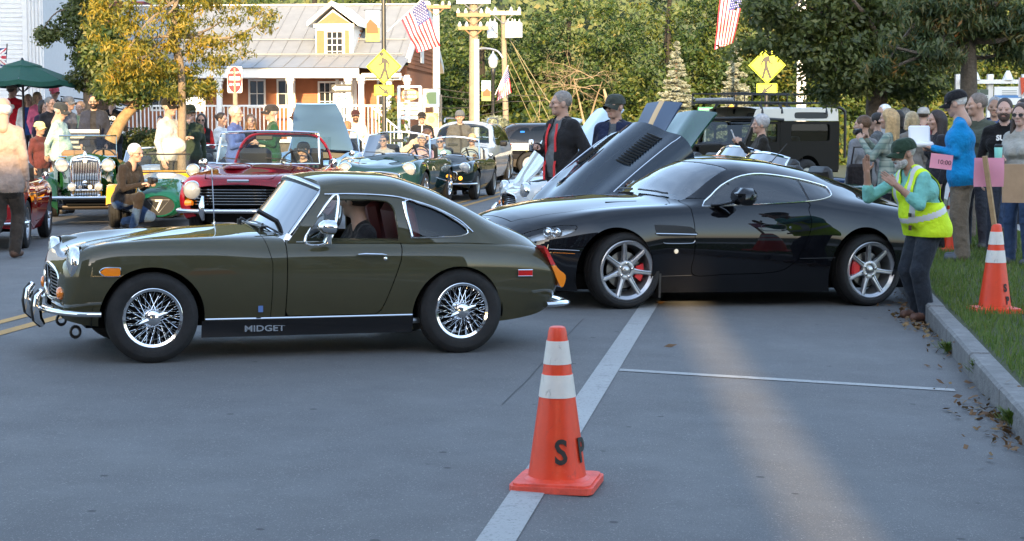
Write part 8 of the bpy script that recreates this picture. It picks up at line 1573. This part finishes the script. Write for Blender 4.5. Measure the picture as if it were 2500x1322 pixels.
# ------------------------------------------------------------------ people
def plaid(t, p):
    co = N(t, 'ShaderNodeTexCoord').outputs['Object']; c = (.15, .22, .19)
    for ax, sc_, lo in (('X', 5.5, .55), ('Z', 5.5, .55), ('X', 9, .8), ('Z', 9, .8)): w = N(t, 'ShaderNodeTexWave', bands_direction=ax); w.inputs['Scale'].default_value = sc_ / 2; t.links.new(co, w.inputs[0]); c = cmix(t, ramp(t, w.outputs[0], lo, lo + .15, 0, .5), c, (.34, .36, .30) if lo < .7 else (.06, .10, .10))
    t.links.new(c, p.inputs['Base Color']); p.inputs['Roughness'].default_value = .9
def pp(px, Y): return (at(px, 300, Y)[0], Y)
def facing_car(M, x, y, z): q = M @ np.array([x, y, z, 1.0]); return q[:3]
GY, GR2, WH, BK, NV = (.16, .17, .18), (.30, .30, .30), (.70, .70, .66), (.012, .012, .014), (.014, .020, .05); GRAY = (.36, .35, .34); BLOND = (.42, .28, .13); BRN = (.10, .055, .03); DK = (.018, .013, .011); KH = (.22, .17, .12); JN = (.035, .06, .12); SK2 = (.34, .20, .14)
Pn = {}
def P_(key, label, px, Y, face, H, **k): r, i = person(label, k.pop('loc', None) or pp(px, Y), face, H, **k); Pn[key] = (r, i); return r, i
fine = dict(res=.013)
vest = P_('vest', 'man in a fluorescent yellow vest and green cap waving the olive coupe back', 0, 0, -70, 1.60, loc=tuple(G(2243, 781)[:2]), shirt=(.17, .45, .40), pants=(.022, .027, .036), shoes=(.09, .04, .025), hair='short', hcol=GRAY, cap=(.022, .042, .026), beard=(.42, .41, .40), lean=20, legs='bent', arms=(((.09, .31, -.20), (.03, .37, .05)), ((.05, .07, -.25), (-.04, .28, -.06))), hands=('open', 'open'), sleeve='rolled', vest=mat('hi_vis_yellow', (.58, .80, .01), .75, var=.08, vscale=8, bump=.6, bscale=9, bdist=.05), bulk=1.24, belly=.06, hem=-.06, skin=(.36, .21, .15), look=(-4, 6), **fine)
red_j = P_('redj', 'grey haired man in a black jacket with red lining holding a silver can', 1372, 20.3, -52, 1.90, shirt=(.12, .13, .14), pants=(.02, .024, .035), hair='short', hcol=(.20, .18, .165), glasses='clear', arms=('fwd', 'pocket'), hands=('grip', 'relax'), jacket=(.016, .016, .018), opening=(.085, .0), bulk=1.12, belly=.04, look=(-26, 0), **fine)
P_('navycap', 'man in a dark green cap and navy jacket standing behind the tipped bonnet', 1502, 20.2, -28, 1.87, shirt=(.10, .12, .14), jacket=(.015, .022, .055), opening=(.05, 0), hair='short', hcol=BRN, cap=(.040, .048, .042), look=(-14, 2), skin=(.40, .25, .19), **fine)
P_('shades_up', 'fair haired woman with sunglasses on her head, mostly hidden behind open bonnets', 1574, 26.8, 20, 1.64, fem=True, hair='bob', hcol=(.26, .19, .13), shirt=GY)
P_('phone', 'grey haired man in a black fleece holding a phone up before the off-roader', 1858, 24.5, -86, 1.70, shirt=(.016, .015, .013), hair='full', hcol=(.40, .40, .41), arms=('up', 'up'), hands=('grip', 'grip'), bulk=1.08, **fine)
P_('bluejkt', 'man in a bright blue quilted jacket and black cap bending over a white food box', 2352, 19.2, -104, 1.86, shirt=(.006, .20, .46), pants=(.15, .12, .09), shoes=(.07, .08, .10), hair='short', hcol=(.55, .54, .52), cap=(.012, .012, .014), glasses='clear', arms=('fwd', 'fwd'), hands=('grip', 'grip'), bulk=1.34, lean=5, look=(-14, 15), hem=.08, **fine)
P_('plaid', 'woman with long blonde hair and a green plaid shirt holding up a camera', 2172, 21.0, -118, 1.68, fem=True, hair='long', hcol=BLOND, shirt=(.20, .27, .24), pants=(.012, .013, .02), arms=('up', 'up'), hands=('grip', 'grip'), hem=.16, smat=mixmat('plaid_cloth', plaid), **fine)
P_('greysw', 'man in a grey sweater with a dark bag seen from behind near the off-roader', 2108, 23.2, -150, 1.75, shirt=(.17, .18, .20), pants=(.05, .06, .08), hair='short', hcol=BRN, look=(30, 0), **fine)
P_('brunette', 'brunette woman in a grey top between the grey sweater man and the plaid shirt woman', 2142, 24.6, -120, 1.65, fem=True, hair='tied', hcol=DK, shirt=(.10, .11, .12))
P_('wh1', 'white haired man farther back over the blonde woman', 2160, 28, -70, 1.80, hcol=(.72, .72, .70), shirt=GR2); P_('bk1', 'black haired woman right behind the blonde woman', 2192, 26.4, -140, 1.70, fem=True, hair='bob', hcol=DK, shirt=BK)
P_('hood1', 'person in a grey hood above the blonde bobbed woman', 2208, 30, 180, 1.74, hair='full', hcol=(.13, .13, .125), shirt=(.13, .13, .125)); P_('bob', 'woman with a blonde bob and a grey fleece seen from behind', 2226, 23.4, -160, 1.66, fem=True, hair='bob', hcol=(.46, .36, .22), shirt=(.17, .165, .16))
P_('maroon', 'man in a maroon shirt and pale backward cap', 2254, 29, 165, 1.76, shirt=(.14, .02, .025), cap=(.38, .36, .33)); P_('longdark', 'woman with long dark hair in a charcoal top behind the white food box', 2288, 20.8, -80, 1.66, fem=True, hair='long', hcol=(.022, .013, .011), shirt=(.022, .022, .028), pants=BK, **fine)
P_('olive', 'man with grey brown hair in an olive hooded jacket behind the bright blue jacket', 2385, 21.0, -40, 1.86, hcol=(.16, .13, .11), shirt=(.075, .085, .065), pants=(.05, .055, .07), look=(-50, 0), bulk=1.1, **fine)
P_('greyblue', 'smiling grey haired man in a navy jacket and blue shirt at the back right', 2428, 24, -14, 1.86, hcol=(.33, .33, .34), shirt=(.07, .13, .30), jacket=NV, opening=(.06, 0), pants=JN, look=(-8, 0), **fine)
sub = P_('subaru', 'bearded young man in a black printed sweatshirt near the right edge', 2452, 20.2, -18, 1.79, hcol=(.035, .022, .016), beard=(.06, .035, .025), shirt=(.010, .010, .011), pants=(.03, .035, .05), look=(-4, 0), skin=(.46, .29, .23), **fine)
P_('shades', 'woman in dark sunglasses and a beige jacket holding a mint tumbler', 2494, 18.6, -48, 1.72, fem=True, hair='long', hcol=(.05, .028, .02), glasses='sun', shirt=(.34, .33, .30), pants=JN, shoes=(.05, .05, .07), arms=('fwd', 'down'), hands=('grip', 'grip'), look=(12, 0), hem=.10, skin=(.48, .31, .25), **fine)
P_('edge', 'dark haired person at the top right edge in the back row', 2498, 26, -60, 1.86, shirt=NV, hcol=DK)
# left side
P_('beige', 'white haired man in a beige jacket walking away at the left edge', 8, 19.9, 172, 1.82, shirt=(.36, .27, .225), pants=(.045, .035, .028), shoes=(.10, .05, .03), hair='bald', hcol=(.6, .6, .58), legs='walk', arms=('down', 'pocket'), bulk=1.16, hem=.14, belly=.02, look=(20, 10), **fine)
P_('mint', 'man in a mint green shirt and dark cap standing behind the vintage tourer', 146, 30.3, 82, 1.90, shirt=(.34, .47, .44), pants=(.04, .04, .05), hair='short', hcol=GRAY, cap=(.035, .04, .045), arms=('back', 'back'), belly=.05, bulk=1.1, look=(0, 16))
P_('photog', 'white haired man in a black jacket crouching to take a photograph', 318, 26.6, 66, 1.78, loc=pp(296, 25.2), shirt=(.022, .017, .015), pants=(.04, .075, .15), shoes=(.015, .015, .017), hair='short', hcol=(.62, .60, .56), glasses='clear', legs='crouch', lean=18, arms=('fwd', 'fwd'), hands=('grip', 'grip'), **fine)
P_('whites', 'portly man in a white shirt and black cap standing by the golden tree', 412, 29.0, 68, 1.96, shirt=(.52, .49, .44), pants=(.055, .05, .035), hair='short', hcol=GRAY, cap=(.015, .014, .013), arms=('down', 'fwd'), belly=.13, bulk=1.12, **fine)
P_('bluesw', 'grey haired man in a blue sweater talking with the man in the green striped shirt', 574, 29.2, 78, 1.82, shirt=(.06, .10, .28), pants=(.26, .22, .18), hcol=(.40, .38, .35), glasses='clear', arms=('fwd', 'fwd'), hands=('grip', 'grip'), bulk=1.08)
P_('rugby', 'man in a dark cap and green striped rugby shirt facing the blue sweater man', 664, 30.2, -72, 1.84, shirt=(.018, .065, .035), pants=(.10, .11, .09), cap=(.035, .032, .035), glasses='clear', arms=('fwd', 'fwd'), hands=('open', 'relax'), bulk=1.12, belly=.05, hcol=GRAY)
P_('armsx', 'woman in a black top with her white sleeved arms folded', 612, 33, 12, 1.72, fem=True, hair='long', hcol=(.24, .13, .06), shirt=BK, arms=('fold', 'fold')); P_('redvest', 'woman in a red top, black vest and sunglasses', 492, 34, 6, 1.74, fem=True, hair='long', hcol=DK, shirt=(.45, .02, .02), glasses='sun', jacket=None, arms=('down', 'fwd'), vest=cloth(BK))
P_('whitetop', 'dark haired person in a white top turned to the right', 540, 35, 70, 1.76, shirt=(.72, .71, .68), hcol=DK, hair='tied'); P_('treeman', 'man in a dark green jacket with a raised arm behind the slender golden tree', 464, 31.4, 30, 1.88, shirt=(.03, .045, .03), cap=(.05, .05, .025), arms=('face', 'down'))
P_('smallman', 'small dark dressed man far back by the hedge', 392, 42, 0, 1.72, shirt=BK, hcol=DK); P_('browncap', 'person in a brown cap behind the raised light blue bonnet', 727, 37, -70, 1.80, cap=(.14, .06, .035), shirt=GR2)
P_('fence1', 'woman in a cream top with long auburn hair before the white railing', 818, 39, 0, 1.72, fem=True, hair='long', hcol=(.30, .15, .06), shirt=(.72, .64, .50)); P_('fence2', 'woman with long auburn hair in a white sweater seen from behind', 848, 37.4, 165, 1.58, fem=True, hair='long', hcol=(.30, .14, .06), shirt=WH, look=(-20, 20))
P_('fence3', 'man in a pale shirt and dark cap before the white railing', 868, 40, 8, 1.84, shirt=(.72, .68, .55), cap=(.05, .02, .02), pants=(.30, .30, .28), beard=BRN); P_('bent', 'woman in a beige top bending over the stroller', 985, 38, 80, 1.66, fem=True, hair='long', hcol=(.06, .03, .018), glasses='sun', shirt=(.60, .46, .30), pants=(.5, .42, .3), lean=52, arms=('low', 'low'))
P_('strol', 'man in a dark jacket and dark cap beside the stroller', 1030, 40, 4, 1.76, shirt=WH, jacket=(.016, .017, .020), opening=(.02, 0), cap=(.02, .018, .018)); P_('flatcap', 'man in a grey jacket and flat cap in front of the silver car', 1122, 36.5, 18, 1.74, shirt=(.05, .05, .05), jacket=(.085, .085, .08), opening=(.03, 0), cap=(.10, .11, .12), capback='flat', look=(-20, 10), hcol=GRAY)
P_('redhood', 'person in a red hooded top with a white tree print seen from behind', 32, 37, 190, 1.84, shirt=(.42, .012, .025), pants=KH, cap=(.33, .28, .22), zoff=ter(37), look=(-40, 0)); P_('bluetop', 'woman in a blue top with a white badge and open pale jacket', 70, 36.6, 10, 1.62, fem=True, hair='long', hcol=(.30, .2, .12), shirt=(.025, .07, .24), jacket=(.6, .6, .6), opening=(.10, 0), zoff=ter(36.6))
P_('dkw1', 'fair haired woman in a pink scarf left of the grey haired man', 92, 36.2, 60, 1.66, fem=True, hair='bob', hcol=(.28, .2, .13), shirt=(.55, .12, .22), zoff=ter(36.2)); P_('dkw2', 'dark haired woman in a purple black top', 106, 34.6, 60, 1.72, fem=True, hair='bob', hcol=DK, shirt=(.03, .02, .04), zoff=ter(34.6)); P_('gman', 'grey haired man in a black jacket left of the mint shirted man', 122, 33.2, 60, 1.76, hcol=(.13, .13, .13), shirt=(.02, .02, .024), glasses='clear', zoff=ter(33.2), bulk=1.1)
P_('jackcap', 'man in a red white and blue patterned cap at the back of the crowd', 134, 37.4, 40, 1.80, shirt=(.02, .022, .03), cap=(.5, .08, .1), zoff=ter(37.4)); P_('greyt', 'person in a grey shirt and grey cap behind the mint shirted man', 168, 34.2, 70, 1.78, shirt=(.14, .14, .16), cap=(.13, .14, .16), zoff=ter(34.2)); P_('greenw', 'fair haired woman in a pale green top behind the sunglasses man', 196, 35, 20, 1.70, fem=True, hair='tied', hcol=(.30, .18, .10), shirt=(.26, .34, .20), zoff=ter(35), look=(-40, 0))
P_('shadem', 'bearded man with sunglasses in a dark blue jacket facing the camera', 230, 33, 4, 1.80, hcol=(.02, .015, .012), beard=(.02, .014, .012), glasses='sun', shirt=(.03, .03, .035), jacket=(.025, .03, .05), opening=(.06, 0), zoff=ter(33), bulk=1.06); P_('greencap', 'man in an olive green cap and brown jacket behind the sunglasses man', 246, 37.4, 160, 1.82, shirt=(.13, .08, .05), cap=(.07, .10, .04), zoff=ter(37.4)); slv = P_('tee', 'person in a black shirt with white lettering across the back', 274, 34, 176, 1.82, shirt=(.010, .010, .011), sleeve='short', cap=(.02, .02, .024), zoff=ter(34), hcol=DK, arms=('fwd', 'down'))
P_('yellowcap', 'person in a pale yellow cap low behind the vintage tourer', 96, 31.0, 60, 1.58, cap=(.72, .60, .26), shirt=(.10, .03, .03), skin=SK2, belly=.03); P_('dk3', 'dark haired person between the green top woman and the green cap', 218, 36.6, 150, 1.68, hair='full', hcol=DK, shirt=BK, zoff=ter(36.6))
def rider(key, label, M, x, y, z, H=1.66, **k): q = facing_car(M, x, y, z); a = atan2(M[1, 0], M[0, 0]); return P_(key, label, 0, 0, math.degrees(a) - 90, H, loc=(q[0], q[1]), zoff=q[2], legs='sit', **k)
rider('drv', 'dark jacketed driver inside the olive coupe', MM, 1.46, -.32, .235, 1.62, shirt=(.012, .012, .014), arms=('wheel', 'wheel'), lean=4, hcol=DK, hair='full', bulk=1.15, look=(-50, 0), **fine); rider('drvr', 'driver in a dark cap behind the windscreen of the red roadster', RM, 1.62, -.34, .30, 1.62, shirt=(.03, .05, .05), cap=(.02, .025, .035), arms=('wheel', 'wheel'))
rider('drvh', 'older driver of the teal roadster with his elbow over the door', HM_, 1.40, -.32, .34, 1.62, shirt=(.42, .28, .30), hair='short', hcol=(.5, .48, .45), arms=('wheel', 'wheel'), look=(20, 0)); rider('pash', 'dark haired passenger with sunglasses in the teal roadster', HM_, 1.40, .32, .32, 1.66, shirt=(.3, .3, .32), hcol=DK, hair='full', glasses='sun')
rider('drvs', 'blond driver with sunglasses in the dark green roadster', SM, 1.40, -.32, .36, 1.62, shirt=(.3, .32, .33), hcol=BLOND, glasses='sun', arms=('wheel', 'wheel')); rider('pass', 'passenger in the dark green roadster', SM, 1.40, .32, .32, 1.60, shirt=(.2, .3, .34), hcol=BRN, glasses='sun')
# ------------------------------------------------------------------ clothing details
r, i = vest; REF = mat('reflective_tape', (.55, .56, .57), .4); TL = i['TL']
def band(u0, u1, x0, x1, ff, nm='reflective_band', m=REF):
    A = []
    for x in np.linspace(x0, x1, 7): A.append([tuple(TL(x, ff(x, u), u)) for u in np.linspace(u0, u1, 3)])
    return MB().grid(np.array(A)).build(nm, m, r, 60)
def jp(key, txt, size, x, u, f, m, nm='print', bold=.002, back=False, italic=0):
    r, i = Pn[key]; a, b, c = i['TL'](x, f, u), i['TL'](x + .01, f, u), i['TL'](x, f, u + .01); o = text_mesh(txt, size, m, nm, r, frame_m(a, (np.array(b) - a) * (-1 if back else 1), np.array(c) - a), .003, bold=bold); return o
PW = mat('print_white', (.75, .75, .73), .7)
jp('tee', 'SLVD', .10, 0, .40, -.150, PW, bold=.006, back=True); jp('tee', 'STUDIO', .085, 0, .30, -.148, PW, bold=.004, back=True)
jp('subaru', 'SUBA', .085, .02, .40, .150, PW, bold=.004)
r, i = Pn['redhood']; a = i['TL'](0, -.155, .36); m = MB().lathe([(.055, 0), (.055, .004)], a + np.array([0, .0, .03]), (0, 1, 0), 14).box(a + np.array([0, 0, -.045]), (.018, .006, .07)).build('tree_print', PW, r)
r, i = Pn['redj']     # red lining along the open jacket edges
for sx in (-.085, .085):
    P0 = [i['TL'](sx * (1 - .3 * min(.5, max(0, u))) * (1.0 if u < .45 else .8), .160 - .05 * max(0, u - .36) * 6 + (.02 if u < .1 else 0), u) for u in np.linspace(-.10, .50, 9)]; MB().tube(P0, .020, 6, flat=.5).build('red_lining', mat('red_lining', (.55, .015, .02), .7), r, 60)
r, i = Pn['rugby']
for k, c in enumerate(((.55, .5, .4), (.6, .16, .03), (.55, .5, .4))): MB().grid(np.array([[tuple(i['TL'](x, .225 - 2.8 * x * x, u)) for u in (.16 + k * .05, .205 + k * .05)] for x in np.linspace(-.17, .17, 9)]), flip=True).build('shirt_stripe', mat('stripe_%d' % k if k != 2 else 'stripe_0', c, .8), r, 60)
r, i = Pn['redvest']
# ------------------------------------------------------------------ things people hold
def hold(name, label, cat, p, mb, mats, rz=0, smooth=40): t = tag(mb.build(name, mats, None, smooth), label, cat); t.location = [float(q) for q in p]; t.rotation_euler = (0, 0, rz); return t
h = Pn['redj'][1]['hands'][0]; hold('drink_can', 'silver drink can in the hand of the man in the red lined jacket', 'can', h + [-.03, -.02, .0], MB().lathe([(.026, -.065), (.033, -.055), (.033, .05), (.027, .065), (.024, .062)], n=18), CHROME)
h = sum(Pn['phone'][1]['hands']) / 2; hold('mobile_phone', 'pale mobile phone held up by the man in the black fleece', 'phone', h + [-.03, 0, .06], MB().box((0, 0, 0), (.012, .075, .15), bevel=.004, ry=-.4), mat('phone_white', (.7, .72, .74), .3))
h = sum(Pn['bluejkt'][1]['hands']) / 2; hold('food_box', 'white foam food box held open by the man in the bright blue jacket', 'food box', h + [-.05, -.02, .02], MB().box((0, 0, 0), (.22, .22, .06), bevel=.02).box((-.02, .06, .11), (.24, .04, .20), rx=-.25, bevel=.015), mat('white_foam', (.74, .76, .78), .6))
h = Pn['shades'][1]['hands'][0]; t = hold('tumbler', 'mint green tumbler held by the woman in sunglasses', 'tumbler', h + [-.03, -.03, .03], MB().lathe([(.03, -.10), (.036, -.09), (.043, .06), (.04, .065)], n=20), mat('mint_enamel', (.22, .58, .50), .35)); MB().lathe([(.042, .065), (.045, .085), (.03, .10)], n=20).build('lid', BLACK, t)
q = Pn['shades'][1]['hands'][1]; hold('paper_bag', 'brown paper bag carried by the woman in sunglasses', 'bag', at(2484, 448, 18.0), MB().add([(-.15, -.09, -.2), (.15, -.09, -.2), (.15, .09, -.2), (-.15, .09, -.2), (-.14, -.07, .2), (.14, -.07, .2), (.14, .07, .2), (-.14, .07, .2), (-.16, 0, 0), (.16, 0, 0)], [(3, 2, 1, 0), (0, 1, 5, 4), (2, 3, 7, 6), (1, 2, 9), (2, 6, 9), (6, 5, 9), (5, 1, 9), (3, 0, 8), (0, 4, 8), (4, 7, 8), (7, 3, 8), (4, 5, 6, 7)]), mat('kraft_paper', (.34, .22, .13), .8, var=.1), -.3, 20)
h = sum(Pn['photog'][1]['hands']) / 2; hold('camera', 'black camera in the hands of the crouching photographer', 'camera', h + [.02, 0, .04], MB().box((0, 0, 0), (.07, .13, .09), bevel=.012).lathe([(.035, .03), (.038, .09), (.03, .095)], ax=(1, 0, 0), n=14), BLACK, -.3)
h = sum(Pn['plaid'][1]['hands']) / 2; hold('camera', 'small dark camera raised by the blonde woman', 'camera', h + [-.02, .02, .04], MB().box((0, 0, 0), (.05, .13, .08), bevel=.01).lathe([(.03, .0), (.03, .06)], ax=(-1, 0, 0), n=12), BLACK, .4)
q = Pn['greysw'][1]['hands'][1]; hold('tote_bag', 'dark tote bag hanging beside the man in the grey sweater', 'bag', q + [.12, -.30, .12], MB().box((0, 0, 0), (.34, .14, .46), bevel=.04).tube([(-.12, 0, .2), (-.08, 0, .45), (.08, 0, .45), (.12, 0, .2)], .012, 6), cloth((.018, .015, .016)), .2)
q = Pn['longdark'][1]['hands'][0]; t = hold('paper_sign', 'second pink sheet marked 10:00 behind the man in the vest', 'sign', at(2298, 395, 18.6), MB().box((0, 0, 0), (.24, .006, .16), ry=.12), MATS['pink_paper']); text_mesh('10:00', .07, mat('ink', (.05, .03, .04), .7), 'lettering', t, frame_m((.03, -.006, -.01), (cos(.12), 0, -sin(.12)), (sin(.12), 0, cos(.12))), .001)
s = thing('stroller', 'grey and black baby stroller between the bending woman and the dark jacketed man', 'stroller', (*pp(1042, 38.2), 0)); MB().add(*(lambda A: (A.reshape(-1, 3), [(a * 9 + b, a * 9 + b + 1, (a + 1) * 9 + b + 1, (a + 1) * 9 + b) for a in range(6) for b in range(8)]))(np.array([[(.34 * sin(t) * cos(u), -.26 * cos(u * 0) * (1 - 2 * (k / 8)), .85 + .34 * sin(t) * sin(u) if False else .85 + .36 * sin(u) * sin(pi * (.12 + .76 * k / 8)) ) for k, t in enumerate(np.linspace(.3, pi - .3, 9))] for u in np.linspace(.2, 2.4, 7)]))).build('hood', cloth((.07, .07, .075)), s, 60)
MB().box((0, 0, .62), (.5, .42, .2), bevel=.05).build('seat', cloth((.03, .03, .035)), s); MB().tube([(-.3, -.22, .1), (.25, -.22, .9), (.42, -.22, 1.02), (.42, .22, 1.02), (.25, .22, .9), (-.3, .22, .1)], .015, 6).tube([(.28, -.22, .1), (-.2, -.22, .7)], .014, 6).tube([(.28, .22, .1), (-.2, .22, .7)], .014, 6).build('frame', BLACK, s)
for x in (-.3, .28):
    for y in (-.22, .22): MB().lathe([(.02, -.02), (.1, -.02), (.1, .02), (.02, .02)], (x, y, .1), (0, 1, 0), 16).build('wheel', RUBBER, s)
# the vest's tape and cloth patch
r, i = vest
v = [o for o in r.children if o.name.startswith('vest')][0]; me = v.data; R2 = REF; me.materials.append(R2); n = len(me.polygons); cc = np.zeros(n * 3); me.polygons.foreach_get('center', cc); cc = cc.reshape(-1, 3) / i['s']; cl_, sl2 = cos(RAD(20)), sin(RAD(20)); w0 = np.array([0, .06, .89]); q = cc - w0; f = -q[:, 1]; u = f * sl2 + q[:, 2] * cl_; ax = np.abs(q[:, 0])
mk = ((u > .10) & (u < .155)) | ((u > .10) & (np.abs(ax - .115) < .026) & (u < .62)); mi = np.where(mk, len(me.materials) - 1, 0).astype(np.int32); me.polygons.foreach_set('material_index', mi); me.update()
for nm, (x, f, u), d in (('pocket_flap', (.10, .20, .185), (.10, .012, .03)), ('label_patch', (.09, .225, .065), (.06, .01, .04))): MB().box(TL(x, f, u), d, rz=-.3).build(nm, BLACK if nm[0] == 'p' else mat('patch', (.06, .015, .015), .6), r)
w = i['hands'][1]; lw = i['TL'](0, 0, 0)
